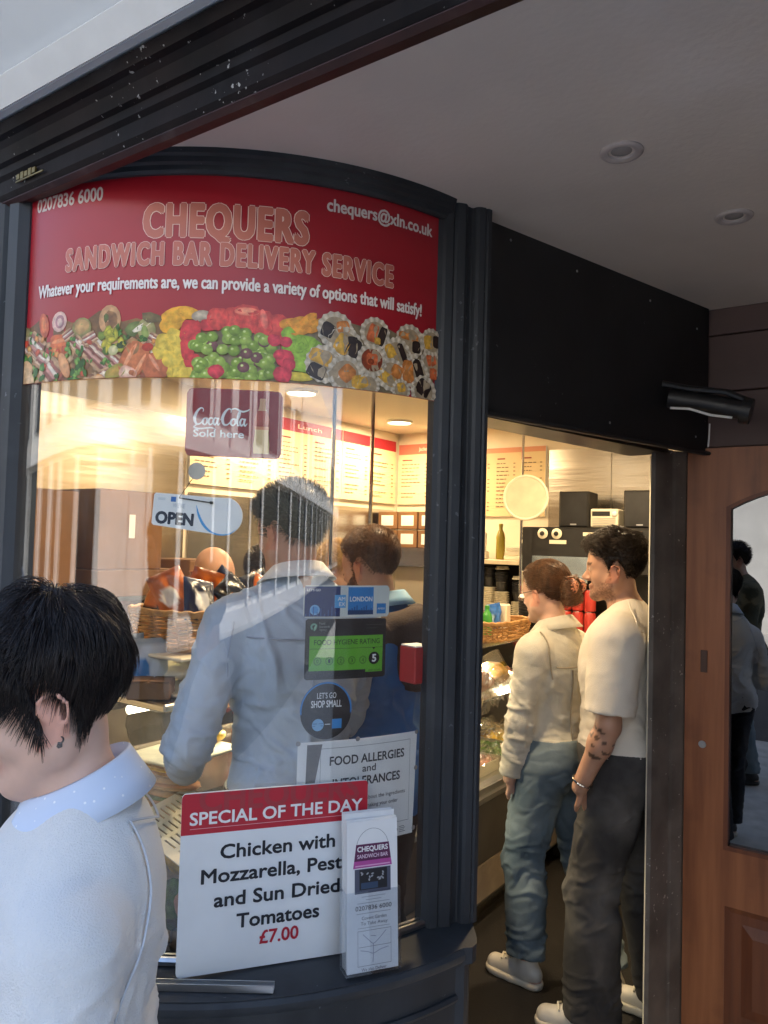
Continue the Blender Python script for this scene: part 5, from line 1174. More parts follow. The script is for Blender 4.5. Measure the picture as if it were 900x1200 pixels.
# hanging pale disc on its pole
dk = empty('hanging_disc', (-1.87, 4.03, 1.985), 0, 'round pale disc with a raised rim fixed to a counter pole before the menu', 'disc')
rd_ = Matrix.Rotation(R(12), 3, 'Z') @ Matrix.Rotation(R(90), 3, 'X')
loc_to(MB().lathe([(.118, .006), (.118, -.004), (.02, -.007)], (-1.865, 4.075, 1.985), 44, rot=rd_).build('face', mat('disc_face', (.66, .58, .42), .35, var=.06), smooth=True), dk)
loc_to(MB().tube([Vector((-1.865, 4.075, 1.985)) + rd_ @ Vector((.124 * math.cos(a), .124 * math.sin(a), .002)) for a in np.linspace(0, 2*math.pi, 49)[:-1]], .0085, 8, closed=True).build('rim', M['ivory'], smooth=True), dk)
loc_to(MB().box((-1.885, 4.09, 1.985), (.04, .02, .03)).build('clamp', M['alu']), dk)

# coffee machine
cm = empty('coffee_machine', (-1.45, 4.35, .92), 0, 'large black coffee machine on the back counter with two round dials', 'coffee machine')
P_(MB().box((-1.42, 4.38, 1.69), (1.02, .44, .26), bev=.01), 'upper_body', M['black'], cm)
P_(MB().box((-1.42, 4.47, 1.30), (1.00, .26, .56), bev=.008), 'back_body', M['black'], cm)
P_(MB().box((-1.42, 4.36, .96), (1.02, .44, .08), bev=.008), 'drip_tray', M['steel'], cm)
P_(MB().box((-1.69, 4.165, 1.605), (.34, .02, .20), rot=Matrix.Rotation(R(-6), 3, 'X'), bev=.004), 'front_panel', mat('steel_blue', (.34, .42, .50), .25, .8), cm)
P_(MB().box((-1.70, 4.157, 1.735), (.10, .006, .022)), 'button_strip', M['ivory'], cm)
for x in (-1.79, -1.705):
    P_(MB().lathe([(.030, 0), (.031, -.006), (.026, -.010)], (x, 4.155, 1.782), 20, rot=Matrix.Rotation(R(-90), 3, 'X') @ Matrix.Rotation(0, 3, 'Z')), 'dial', M['ivory'], cm, True)
    P_(MB().lathe([(.014, .0), (.013, .006), (.004, .008)], (x, 4.143, 1.782), 14, rot=Matrix.Rotation(R(90), 3, 'X')), 'dial_hub', M['black'], cm, True)
P_(MB().box((-1.52, 4.155, 1.782), (.06, .008, .02)), 'badge', M['ivory'], cm)
for x in (-1.62, -1.38, -1.14): P_(MB().tube([(x, 4.27, 1.56), (x, 4.27, 1.50), (x, 4.20, 1.47), (x, 4.08, 1.46)], .016, 8), 'group_handle', M['black'], cm, True)
def speaker(x, label):
    o = empty('loudspeaker', (x, 4.38, 1.822), R(6), label, 'loudspeaker', 'black loudspeakers')
    MB().box((0, 0, .105), (.175, .21, .21), bev=.004).build('cabinet', M['blackmatte'], o)
    MB().box((0, -.108, .105), (.160, .008, .195), bev=.003).build('grille', M['black'], o)
    MB().box((0, -.1125, .018), (.035, .002, .008)).build('badge', M['alu'], o)
speaker(-1.665, 'black loudspeaker on the coffee machine, left of the white radio'); speaker(-1.285, 'black loudspeaker on the coffee machine, right of the white radio')
ra = empty('radio', (-1.475, 4.33, 1.822), R(4), 'small white radio between the loudspeakers on the coffee machine', 'radio')
MB().box((0, 0, .055), (.155, .13, .105), bev=.006).build('case', M['ivory'], ra); MB().box((-.018, -.0665, .080), (.10, .004, .026)).build('display', M['black'], ra)
MB().lathe([(.014, 0), (.0135, .010), (.010, .012)], (.058, -.066, .080), 16, rot=Matrix.Rotation(R(90), 3, 'X')).build('knob', M['white'], ra, True)
mb = MB()
for k in range(5): mb.box((0, -.0665, .014 + k*.010), (.13, .003, .003))
mb.build('grille', M['alu'], ra)
tag(MB().tube([(-1.24, 4.42, 2.03), (-1.23, 4.44, 2.09), (-1.19, 4.46, 2.12), (-1.14, 4.48, 2.135)], .004, 6).build('speaker_cable', M['black'], smooth=True), 'black cable rising from the right loudspeaker', 'cable')
# red cans and jar at the back of the counter
gk = 'red cans on the drip tray'
for i in range(6):
    o = empty('drink_can', (-1.66 + .07 * (i % 3), 4.20, 1.225 + .125 * (i // 3)), 0, 'red drink can behind the leopard claw clip, %s row, %s' % (('lower', 'upper')[i // 3], ('left', 'middle', 'right')[i % 3]), 'can', gk)
    MB().lathe([(.026, 0), (.032, .006), (.032, .108), (.026, .120)], (0, 0, 0), 18).build('body', mc['red'], o, True); MB().lathe([(.0262, .1195), (.024, .1225), (.001, .121)], (0, 0, 0), 18).build('top', M['alu'], o, True)
tag(MB().box((-1.59, 4.20, 1.112), (.26, .16, .225), bev=.004).build('can_crate', M['greybase']), 'grey crate under the red cans', 'crate')
o = empty('food_jar', (-1.40, 4.03, 1.12), 0, 'yellow and green labelled jar with a white lid between the woman and the man', 'jar')
MB().lathe([(.048, 0), (.052, .006), (.052, .13), (.046, .14)], (0, 0, 0), 24).build('glass', mc['pale'], o, True); MB().lathe([(.0525, .02), (.0528, .022), (.0528, .085), (.0525, .087)], (0, 0, 0), 24).build('wrap', mc['yellow'], o, True); MB().lathe([(.053, .135), (.054, .16), (.050, .165)], (0, 0, 0), 24).build('lid', M['ivory'], o, True)
tag(MB().box((-1.40, 4.03, .56), (.24, .22, 1.118), bev=.006).build('jar_stand', M['greybase']), 'narrow grey stand carrying the labelled jar', 'stand')
# unlit round camera dome on the ceiling by the door head
o = empty('ceiling_dome', (-1.08, 2.9, 2.5), 0, 'small dark round dome on the shop ceiling beyond the door head', 'camera dome')
MB().lathe([(.055, 0), (.055, -.015), (.045, -.04), (.02, -.055), (.004, -.057)], (0, 0, 0), 24).build('dome', M['black'], o, True); MB().lathe([(.062, .001), (.062, -.008), (.056, -.010)], (0, 0, 0), 24).build('base_ring', M['greybase'], o, True)
# ================================================================== PEOPLE: distance-field modelling
def eval_prim(p, P):
    k = p[0]
    if k == 'cap':
        a, b, ra, rb = p[1:5]; ba = b - a; L = float(ba @ ba) or 1e-9
        t = np.clip(((P - a) @ ba) / L, 0, 1); q = P - a - t[..., None] * ba
        if len(p) > 5 and p[5] is not None:           # squash along an axis
            ax, s = p[5]; c = q @ ax; q = q + (c * (1 / s - 1))[..., None] * ax
            return (np.sqrt((q * q).sum(-1)) - (ra + (rb - ra) * t)) * min(1, s)
        return np.sqrt((q * q).sum(-1)) - (ra + (rb - ra) * t)
    if k == 'ell':
        c, r, Rm = p[1:4]; q = P - c
        if Rm is not None: q = q @ Rm                  # columns of Rm are the ellipsoid axes
        k0 = np.sqrt(((q / r) ** 2).sum(-1)); k1 = np.sqrt(((q / (r * r)) ** 2).sum(-1)) + 1e-9
        return k0 * (k0 - 1) / k1
    if k == 'box':
        c, h, Rm, rd_ = p[1:5]; q = P - c
        if Rm is not None: q = q @ Rm
        d = np.abs(q) - (h - rd_); return np.sqrt((np.maximum(d, 0) ** 2).sum(-1)) + np.minimum(d.max(-1), 0) - rd_
def bounds(p):
    if p[0] == 'cap':
        m = max(p[3], p[4]); m *= max(1, p[5][1]) if len(p) > 5 and p[5] is not None else 1
        return np.minimum(p[1], p[2]) - m, np.maximum(p[1], p[2]) + m
    m = max(p[2]) * 1.75 if p[0] == 'box' else max(p[2]); return p[1] - m, p[1] + m

class Field:
    def __init__(s, lo, hi, h):
        s.h = h; s.lo = np.array(lo, np.float64); n = np.ceil((np.array(hi) - s.lo) / h).astype(int) + 2
        s.n = n; s.F = np.full(n, .2, np.float32)
    def _win(s, lo, hi, m):
        a = np.clip(np.floor((lo - m - s.lo) / s.h).astype(int), 0, s.n - 1); b = np.clip(np.ceil((hi + m - s.lo) / s.h).astype(int) + 1, 1, s.n)
        if (b <= a).any(): return None, None
        ax = [s.lo[i] + s.h * np.arange(a[i], b[i]) for i in range(3)]
        P = np.stack(np.meshgrid(*ax, indexing='ij'), -1); return (slice(a[0], b[0]), slice(a[1], b[1]), slice(a[2], b[2])), P
    def add(s, p, k=.02, clip=None, grow=0.):
        lo, hi = bounds(p); w, P = s._win(lo - grow, hi + grow, max(k, 4 * s.h) + .01)
        if w is None: return s
        d = eval_prim(p, P) - grow
        for (o, n) in (clip or []): d = np.maximum(d, (P - o) @ n)
        f = s.F[w]
        if k > 0:
            t = np.maximum(k - np.abs(f - d), 0) / k; s.F[w] = np.minimum(f, d) - t * t * k * .25
        else: s.F[w] = np.minimum(f, d)
        return s
    def sub(s, p, k=.006):
        lo, hi = bounds(p); w, P = s._win(lo, hi, k + 4 * s.h)
        if w is None: return s
        d = -eval_prim(p, P); f = s.F[w]; t = np.maximum(k - np.abs(f - d), 0) / max(k, 1e-6); s.F[w] = np.maximum(f, d) + t * t * k * .25; return s
    def clip(s, o, n):
        ax = [s.lo[i] + s.h * np.arange(s.n[i]) for i in range(3)]
        d = ((ax[0] - o[0]) * n[0])[:, None, None] + ((ax[1] - o[1]) * n[1])[None, :, None] + ((ax[2] - o[2]) * n[2])[None, None, :]
        s.F = np.maximum(s.F, d.astype(np.float32)); return s
    def mesh(s):
        F = s.F.copy(); F[0], F[-1] = .1, .1; F[:, 0], F[:, -1] = .1, .1; F[:, :, 0], F[:, :, -1] = .1, .1
        S = F < 0
        c = [S[i:S.shape[0]-1+i, j:S.shape[1]-1+j, k:S.shape[2]-1+k] for i in (0, 1) for j in (0, 1) for k in (0, 1)]
        al = c[0]; an = c[0]
        for q in c[1:]: al = al & q; an = an | q
        I = np.argwhere(an & ~al); idx = np.full(an.shape, -1, np.int32); idx[tuple(I.T)] = np.arange(len(I))
        off = np.array([(i, j, k) for i in (0, 1) for j in (0, 1) for k in (0, 1)])
        v = np.stack([F[I[:, 0]+o[0], I[:, 1]+o[1], I[:, 2]+o[2]] for o in off], 1)
        acc = np.zeros((len(I), 3)); cnt = np.zeros(len(I))
        for a in range(8):
            for b in range(a + 1, 8):
                if np.abs(off[a] - off[b]).sum() != 1: continue
                m = (v[:, a] < 0) != (v[:, b] < 0); t = v[m, a] / (v[m, a] - v[m, b])
                acc[m] += off[a] + t[:, None] * (off[b] - off[a]); cnt[m] += 1
        V = s.lo + s.h * (I + acc / cnt[:, None])
        Q = []
        for ax in range(3):
            u, w = (ax + 1) % 3, (ax + 2) % 3
            sl0 = [slice(None)] * 3; sl1 = [slice(None)] * 3; sl0[ax] = slice(0, -1); sl1[ax] = slice(1, None)
            A, B = S[tuple(sl0)], S[tuple(sl1)]
            E_ = np.argwhere(A != B); fl = A[tuple(E_.T)]
            def g(du, dw):
                q = E_.copy(); q[:, u] -= du; q[:, w] -= dw; return idx[tuple(q.T)]
            quad = np.stack([g(1, 1), g(0, 1), g(0, 0), g(1, 0)], 1); quad[~fl] = quad[~fl][:, ::-1]; Q.append(quad)
        Q = np.vstack(Q); Q = Q[(Q >= 0).all(1)]
        # gradient normals
        G = np.zeros_like(V); q = np.clip(((V - s.lo) / s.h).round().astype(int), 1, s.n - 2)
        for ax in range(3):
            p = q.copy(); p[:, ax] += 1; m = q.copy(); m[:, ax] -= 1; G[:, ax] = F[tuple(p.T)] - F[tuple(m.T)]
        G /= np.linalg.norm(G, axis=1, keepdims=True) + 1e-9
        return V, Q, G
def smooth_pass(V, Q, n=2, lam=.5):
    e = np.vstack([Q[:, [0, 1]], Q[:, [1, 2]], Q[:, [2, 3]], Q[:, [3, 0]]]); e = np.vstack([e, e[:, ::-1]])
    for _ in range(n):
        acc = np.zeros_like(V); cnt = np.zeros(len(V)); np.add.at(acc, e[:, 0], V[e[:, 1]]); np.add.at(cnt, e[:, 0], 1)
        V = V + lam * (acc / np.maximum(cnt, 1)[:, None] - V)
    return V

v3 = lambda *a: np.array(a, float)
def rotm(x=0, y=0, z=0):
    return np.array((Matrix.Rotation(R(z), 3, 'Z') @ Matrix.Rotation(R(x), 3, 'X') @ Matrix.Rotation(R(y), 3, 'Y')))

# ---- head in its own frame: chin at z 0, crown .235, ears at y 0, face to +y
def head_prims():
    E = lambda c, r, Rm=None: ('ell', v3(*c), v3(*r), Rm); Cp = lambda a, b, ra, rb, sq=None: ('cap', v3(*a), v3(*b), ra, rb, sq)
    P = [(E((0, -.006, .150), (.0745, .096, .084)), .0), (E((0, .030, .140), (.064, .060, .068)), .03), (E((0, .036, .085), (.054, .054, .062)), .03)]
    for s in (-1, 1):
        P += [(Cp((s*.053, .012, .058), (s*.012, .074, .020), .021, .019), .03), (E((s*.041, .053, .085), (.024, .026, .024)), .02), (Cp((s*.058, -.004, .085), (s*.053, .012, .055), .018, .018), .03)]
    P += [(E((0, .080, .019), (.020, .017, .016)), .015), (Cp((-.042, .074, .130), (0, .088, .131), .011, .010), .015), (Cp((.042, .074, .130), (0, .088, .131), .011, .010), .015)]
    P += [(Cp((0, .088, .122), (0, .113, .086), .007, .0115), .012), (E((-.011, .099, .080), (.009, .011, .008)), .008), (E((.011, .099, .080), (.009, .011, .008)), .008)]
    P += [(E((0, .089, .056), (.026, .013, .0065)), .006), (E((0, .088, .046), (.022, .013, .0075)), .006)]
    return P
def ear_prims(s):
    Cp = lambda a, b, ra, rb: ('cap', v3(*a), v3(*b), ra, rb)
    x = lambda d: s * (.0735 + d)
    hel = [(.001, .010, .092), (.006, .012, .106), (.012, .006, .120), (.016, -.006, .125), (.019, -.019, .119), (.019, -.025, .105), (.015, -.021, .090), (.009, -.012, .079), (.004, -.003, .0715)]
    P = [(Cp((x(a[0]), a[1], a[2]), (x(b[0]), b[1], b[2]), .0036, .0036), .003) for a, b in zip(hel, hel[1:])]
    P += [(('ell', v3(x(.003), -.004, .101), v3(.0055, .017, .023), rotm(x=-8, z=-s*20)), .004), (('ell', v3(x(.004), .000, .0725), v3(.004, .0085, .0095), None), .004)]
    anti = [(.008, -.010, .115), (.013, -.015, .104), (.011, -.011, .092), (.007, -.003, .084)]
    P += [(Cp((x(a[0]), a[1], a[2]), (x(b[0]), b[1], b[2]), .0028, .0028), .003) for a, b in zip(anti, anti[1:])]
    P += [(('ell', v3(x(.002), .0095, .091), v3(.004, .004, .007), None), .003)]
    return P
HP = head_prims()
def head_sdf(P):
    d = None
    for p, k in HP[:10]:
        e = eval_prim(p, P)
        if d is None: d = e
        else:
            t = np.maximum(k - np.abs(d - e), 0) / max(k, 1e-6); d = np.minimum(d, e) - t * t * k * .25
    return d
def hgrad(P):
    g = np.stack([head_sdf(P + dd) - head_sdf(P - dd) for dd in np.eye(3) * .002], -1); return g / (np.linalg.norm(g, axis=-1, keepdims=True) + 1e-9)
def hairline(az, line):
    return np.interp(np.abs(az), [a for a, z in line], [z for a, z in line])
LINE_SHORT = [(0, .190), (35, .182), (55, .160), (66, .150), (74, .100), (84, .092), (88, .128), (102, .134), (118, .100), (135, .065), (180, .048)]
def strands(V0, N0, dirs, L, r0, segs, curl, grav, lift, off=.002, wob=None, tip=.25, thf=None, pull=0.):
    """root positions/normals/initial directions -> triangular tubes in head space"""
    n = len(V0); P = V0.copy(); d = dirs.copy(); pts = [P.copy()]; ph = nr.random((n, 3)) * 6.28
    for i in range(segs):
        st = (L / segs)[:, None]; P = P + d * st
        sd = head_sdf(P); tgt = off + lift * min(1, (i + 1) / segs * 1.6)
        if thf is not None: tgt = tgt + np.maximum(thf(P, np.degrees(np.arctan2(np.abs(P[:, 0]), P[:, 1]))) - .0045, 0) * np.clip((P[:, 2] - hairline(np.degrees(np.arctan2(np.abs(P[:, 0]), P[:, 1])), thf.line)) / .016, 0, 1)
        g = hgrad(P); push = np.where(tgt > sd, tgt - sd, (tgt - sd) * pull * (1 - .6 * (i + 1) / segs))[:, None]; P = P + g * push
        pts.append(P.copy()); d = pts[-1] - pts[-2]; d /= np.linalg.norm(d, axis=1, keepdims=True) + 1e-9
        d = d + grav * st / .03 + curl * np.sin(ph + i * 1.9) ; d /= np.linalg.norm(d, axis=1, keepdims=True)
    pts = np.stack(pts, 1); k = segs + 1
    t = np.gradient(pts, axis=1); t /= np.linalg.norm(t, axis=2, keepdims=True) + 1e-9
    ref = nr.normal(size=(n, 1, 3)); a = np.cross(t, ref); a /= np.linalg.norm(a, axis=2, keepdims=True) + 1e-9; b = np.cross(t, a)
    rad = r0 * np.interp(np.linspace(0, 1, k), [0, .6, 1], [1, .9, tip])[None, :, None]
    ring = [pts + (a * math.cos(q) + b * math.sin(q)) * rad for q in (0, 2.094, 4.189)]
    V = np.stack(ring, 2).reshape(-1, 3); base = (np.arange(n) * k * 3)[:, None, None, None]
    i_ = np.arange(segs)[None, :, None]; F = []
    for q in range(3):
        q2 = (q + 1) % 3; F.append(np.stack([i_ * 3 + q, i_ * 3 + q2, (i_ + 1) * 3 + q2, (i_ + 1) * 3 + q], -1))
    F = np.concatenate(F, 2)[:, :, :, :] + base; return V, F.reshape(-1, 4)
def scalp(n, line, seed, extra=None):
    rg = np.random.default_rng(seed); out = []; tot = 0
    while tot < n:
        D = rg.normal(size=(n * 2, 3)); D /= np.linalg.norm(D, axis=1, keepdims=True); P = v3(0, 0, .125) + D * .13
        for _ in range(6): P = P - hgrad(P) * head_sdf(P)[:, None]
        az = np.degrees(np.arctan2(np.abs(P[:, 0]), P[:, 1])); ok = P[:, 2] > hairline(az, line) + rg.normal(size=len(P)) * .003
        if extra is not None: ok &= extra(P, az)
        out.append(P[ok]); tot += ok.sum()
    P = np.vstack(out)[:n]; return P, hgrad(P)
def hair_cap(line, thick, Mh, h=.005):
    """solid hair mass under the strands; thick(P, az) in metres"""
    f = Field((-.13, -.16, -.03), (.13, .15, .30), h); w, P = f._win(v3(-1, -1, -1), v3(1, 1, 1), 0)
    az = np.degrees(np.arctan2(np.abs(P[..., 0]), P[..., 1])); r_ = np.clip((P[..., 2] - hairline(az, line)) / .016, 0, 1)
    f.F = (head_sdf(P) - (thick(P, az) * r_ * r_ * (3 - 2 * r_) - .004)).astype(np.float32)
    return f.mesh()

HAIR = {k: mat('hair_' + k, c, .42, var=.35, scale=60, spec=.4, stretch=(1, 1, .3)) for k, c in {'black': (.015, .010, .009), 'dark': (.030, .019, .012), 'brown': (.13, .068, .033), 'auburn': (.12, .055, .024), 'blond': (.42, .27, .11), 'grey': (.20, .18, .16)}.items()}
def skin(name, c): return mat(name, c, .48, var=.07, scale=18, attr=True, sss=.12, spec=.35, bump=.03, bscale=160)
SK = {'fair': skin('skin_fair', (.60, .37, .27)), 'tan': skin('skin_tan', (.47, .26, .17)), 'light': skin('skin_light', (.64, .42, .33))}

def ik(a, b, l1, l2, pole):
    """middle joint between a and b"""
    d = b - a; L = np.linalg.norm(d); L2 = min(L, (l1 + l2) * .999); d = d / L; b = a + d * L2
    x = (l1 * l1 - l2 * l2 + L2 * L2) / (2 * L2); h = math.sqrt(max(l1 * l1 - x * x, 0)); p = pole - d * (pole @ d); p /= np.linalg.norm(p) + 1e-9
    return a + d * x + p * h, b
def hand_prims(w, e, side, curl=.5, flip=1, hd=None):
    """w wrist, e elbow: palm, four unequal bent fingers and a thumb"""
    d = (w - e) if hd is None else hd.copy(); d /= np.linalg.norm(d); up = v3(0, 1, 0) if abs(d[1]) < .8 else v3(0, 0, 1)
    s = np.cross(d, up); s /= np.linalg.norm(s); n = np.cross(s, d) * flip          # s across the palm, n palm normal (curl direction)
    P = [(('ell', w + d * .045, v3(.012, .024, .048) + 0, np.stack([n, np.cross(d, n), d], 1)), .012)]
    ac = np.cross(d, n)
    for i, (o, L) in enumerate(((-.027, .062), (-.009, .072), (.009, .068), (.026, .052))):
        b = w + d * .080 + ac * o; a1 = curl * (.7 + .1 * i); q1 = b + (d * math.cos(a1) + n * math.sin(a1)) * L * .45; a2 = a1 + curl * .9; q2 = q1 + (d * math.cos(a2) + n * math.sin(a2)) * L * .32; a3 = a2 + curl * .6; q3 = q2 + (d * math.cos(a3) + n * math.sin(a3)) * L * .25
        P += [(('cap', w + d * .05 + ac * o * .8, b, .010, .0095), .006), (('cap', b, q1, .0092, .0085), .003), (('cap', q1, q2, .0085, .0078), .003), (('cap', q2, q3, .0078, .0068), .003)]
    t0 = w + d * .022 - ac * .020; t1 = t0 + (d * .6 - ac * .55 + n * .35) * .040; t2 = t1 + (d * .9 - ac * .1 + n * .4) * .030
    P += [(('cap', t0, t1, .012, .010), .008), (('cap', t1, t2, .010, .0078), .003)]
    return P

class Person: pass
def figure(label, H, at, theta, skinm='fair', lean=0, head=(0, 0, 0), hands=None, poles=None, feet=None, hip=0, build=1.0, shoulders=1.0, vox=.008, ears=True, neck_fwd=.0, neck_len=.0, curl=.5, pocket='', stubble=0, drop=0, group=None, tattoo=None, headscale=1.0, colfn=None):
    """stand a body at (x, y) facing local +y turned by theta; hands/feet in local metres"""
    p = Person(); s = H / 1.75; p.s = s; p.H = H
    RU = rotm(x=-lean) if lean else np.eye(3); piv = v3(0, 0, .95 * s)
    up = lambda q: RU @ (v3(*q) * s - piv) + piv
    b = build; sw = shoulders
    p.feet = feet or {'L': (-.10, .0, 0), 'R': (.10, .0, 0)}         # x, y, toe yaw
    p.torso = [(('ell', up((0, 0, .96)), v3(.165*b, .122*b, .125) * s, RU), .05), (('ell', up((0, .005, 1.09)), v3(.148*b, .108*b, .15) * s, RU), .06), (('ell', up((0, .0, 1.27)), v3(.166*sw, .122*b, .185) * s, RU), .06),
               (('cap', up((-.148*sw, -.012, 1.392 - drop)), up((0, -.012, 1.392)), .058*s, .058*s), .05), (('cap', up((0, -.012, 1.392)), up((.148*sw, -.012, 1.392 - drop)), .058*s, .058*s), .05), (('ell', up((0, -.055, 1.34)), v3(.13*sw, .062, .13) * s, RU), .05)]
    for q in (-1, 1): p.torso += [(('cap', up((q*.13*sw, -.015, 1.412 - drop)), up((q*.025, -.025, 1.475)), .036*s, .044*s), .04)]
    p.glutes = [(('ell', v3(q*.072, -.055, .925) * s, v3(.088, .085, .095) * s * b, None), .05) for q in (-1, 1)]
    p.legs = []; p.knee = {}; p.ank = {}; p.hipj = {}
    for k, q in (('L', -1), ('R', 1)):
        fx, fy, yaw = p.feet[k]; A = v3(fx * s, fy * s - .03 * s, .085 * s); Hh = v3(q*.088*s, 0, .90*s)
        kn, A2 = ik(Hh, A, .416*s, .408*s, v3(math.sin(-R(yaw)) * .4, 1, 0)); p.knee[k], p.ank[k], p.hipj[k] = kn, A, Hh
        cf = kn * .7 + A * .3 + v3(0, -.022*s, 0)
        p.legs.append((k, [(('cap', Hh, kn, .088*s*b, .056*s), .04), (('cap', kn, A, .054*s, .038*s), .03), (('ell', cf, v3(.048, .052, .10) * s, None), .03)]))
    NB, HBs = up((0, -.018, 1.445)), up((0, .012 + neck_fwd, 1.568 + neck_len))
    p.neck = [(('cap', NB, HBs, .060*s, .054*s), .03), (('cap', HBs, HBs + (HBs - NB) * .35, .054*s, .05*s), .02)]
    hs = headscale * (.97 + .03 * s) if s > .9 else headscale * .97; p.hs = hs
    Rh = RU @ rotm(x=head[1], y=head[2], z=head[0]); p.Rh = Rh
    p.ho = HBs - Rh @ (v3(0, -.005, .058) * hs)           # neck pivot sits inside the skull base
    toH = lambda q: p.ho + Rh @ (q * hs)
    def xf(pr, k):
        if pr[0] == 'cap': return (('cap', toH(pr[1]), toH(pr[2]), pr[3]*hs, pr[4]*hs), k * hs)
        Rm = pr[3] if pr[3] is not None else np.eye(3); return (('ell', toH(pr[1]), pr[2]*hs, Rh @ Rm), k * hs)
    p.head = [xf(*q) for q in HP] + ([xf(*q) for q in ear_prims(-1) + ear_prims(1)] if ears else [])
    p.eyes = [xf(('ell', v3(q*.031, .083, .114), v3(.0125, .0115, .0115), None), .0) for q in (-1, 1)]
    p.sockets = [xf(('ell', v3(q*.031, .098, .114), v3(.018, .013, .011), None), .0)[0] for q in (-1, 1)]
    p.arms = {}; hands = hands or {}; poles = poles or {}
    for k, q in (('L', -1), ('R', 1)):
        Sh = up((q*.180*sw, -.012, 1.38 - drop)); W = v3(*hands[k]) * s if k in hands else up((q*.245, .05, .88))
        pl = v3(*poles[k]) if k in poles else v3(q*.35, -1, -.1); El, W = ik(Sh, W, .285*s, .245*s, pl)
        p.arms[k] = (Sh, El, W)
    allp = p.torso + p.glutes + [q for _, l in p.legs for q in l] + p.neck
    pts = [v3(-.3, -.25, 0), v3(.3, .25, 0), toH(v3(0, .16, .26)), toH(v3(0, -.14, .26))]
    lo = v3(-.32, -.22, -.01); hi = v3(.32, .22, p.ho[2] + .29)
    for k in p.arms:
        for q in p.arms[k]: lo = np.minimum(lo, q - .17); hi = np.maximum(hi, q + .17)
    for k in p.ank: lo = np.minimum(lo, p.ank[k] - .14); hi = np.maximum(hi, p.ank[k] + .27)
    lo = np.minimum(lo, toH(v3(-.1, -.13, 0)) - .03); hi = np.maximum(hi, toH(v3(.1, .14, .2)) + .03); lo[2] = -.01; p.lo, p.hi = lo, hi
    f = Field(lo, hi, vox)
    for q in allp: f.add(*q)
    for k in p.arms:
        Sh, El, W = p.arms[k]; f.add(('cap', Sh, El, .050*s, .040*s), .03); f.add(('cap', El, W, .042*s, .028*s), .015); f.add(('ell', El * .72 + W * .28, v3(.042, .042, .05) * s, None), .02)
        hd = v3(.75 if k == 'L' else -.75, -.15, -.8) if k in pocket else None
        for q in hand_prims(W, El, k, .15 if k in pocket else curl, 1, hd): f.add(*q)
    for k in p.ank:
        yaw = R(p.feet[k][2]); fw = v3(-math.sin(yaw), math.cos(yaw), 0); A = p.ank[k]
        f.add(('cap', A + v3(0, 0, -.045*s) - fw*.03*s, A + v3(0, 0, -.06*s) + fw*.13*s, .034*s, .026*s), .03)
    for q in p.head: f.add(*q)
    for q in p.sockets: f.sub(q, .008)
    for q in p.eyes: f.add(q[0], .002)
    V, Q, G = f.mesh(); V = smooth_pass(V, Q, 1, .4)
    p.root = empty('person', (at[0], at[1], at[2] if len(at) > 2 else .006), theta, label, 'person', group)
    C = np.ones((len(V), 3)); hc = (V - p.ho) @ Rh / hs
    lip = np.exp(-(((hc[:, 2] - .051) / .008) ** 2 + (hc[:, 0] / .024) ** 2)) * (hc[:, 1] > .075); C *= 1 - lip[:, None] * v3(.15, .40, .35)
    earm = (np.abs(hc[:, 0]) > .074) & (hc[:, 2] > .06) & (hc[:, 2] < .135) & (np.abs(hc[:, 1]) < .04); C[earm] *= v3(1.05, .84, .80)
    for e_ in (-1, 1):
        d_ = np.linalg.norm(hc - v3(e_*.031, .094, .114), axis=1); C[d_ < .012] = v3(1.15, 1.5, 1.7); C[d_ < .0055] = v3(.08, .06, .05)
        br = (np.abs(hc[:, 0] - e_*.033) < .021) & (np.abs(hc[:, 2] - .1365 + np.abs(hc[:, 0] - e_*.026) * .12) < .0048) & (hc[:, 1] > .055); C[br] *= .22
    if stubble:
        az = np.degrees(np.arctan2(np.abs(hc[:, 0]), hc[:, 1])); jaw = np.clip((np.interp(az, [0, 18, 40, 70, 82, 92], [.070, .068, .064, .084, .125, -.1]) - hc[:, 2]) / .014, 0, 1) * (hc[:, 2] > -.012) * (az < 92)
        jaw = jaw * np.clip(.75 + .9 * vnoise(hc * 420, 4), .25, 1.2) * (1 - .9 * lip); C *= 1 - (stubble * jaw)[:, None] * v3(.62, .66, .66)
    if colfn: C = colfn(p, V, C, hc)
    np_mesh('body', V, Q, SK[skinm], p.root, True, C)
    return p

def wrinkle(V, G, spots):
    """displace along the normal: (centre, radius, axis, wavelength, depth)"""
    d = np.zeros(len(V))
    for c, r, ax, wl, am in spots:
        ax = ax / (np.linalg.norm(ax) + 1e-9); q = V - c; w = np.exp(-(q * q).sum(1) / (r * r))
        al = q @ ax; qp = q - al[:, None] * ax
        C_ = qp * (1.6 / (wl * 4)) + ax * (al / (wl * .9))[:, None]; C_ = C_ + .35 * np.stack([vnoise(V * 14, 21), vnoise(V * 14, 22), vnoise(V * 14, 23)], 1)
        rd1 = np.clip(1 - 2.6 * np.abs(vnoise(C_ + 5.3, 31)), 0, 1) ** 2; rd2 = np.clip(1 - 2.6 * np.abs(vnoise(C_ * 1.7 + 9.1, 37)), 0, 1) ** 2; d += w * am * (1.5 * rd1 - .8 * rd2 + .35 * vnoise(C_ * 2.1, 33) - .2)
    return V + G * d[:, None]
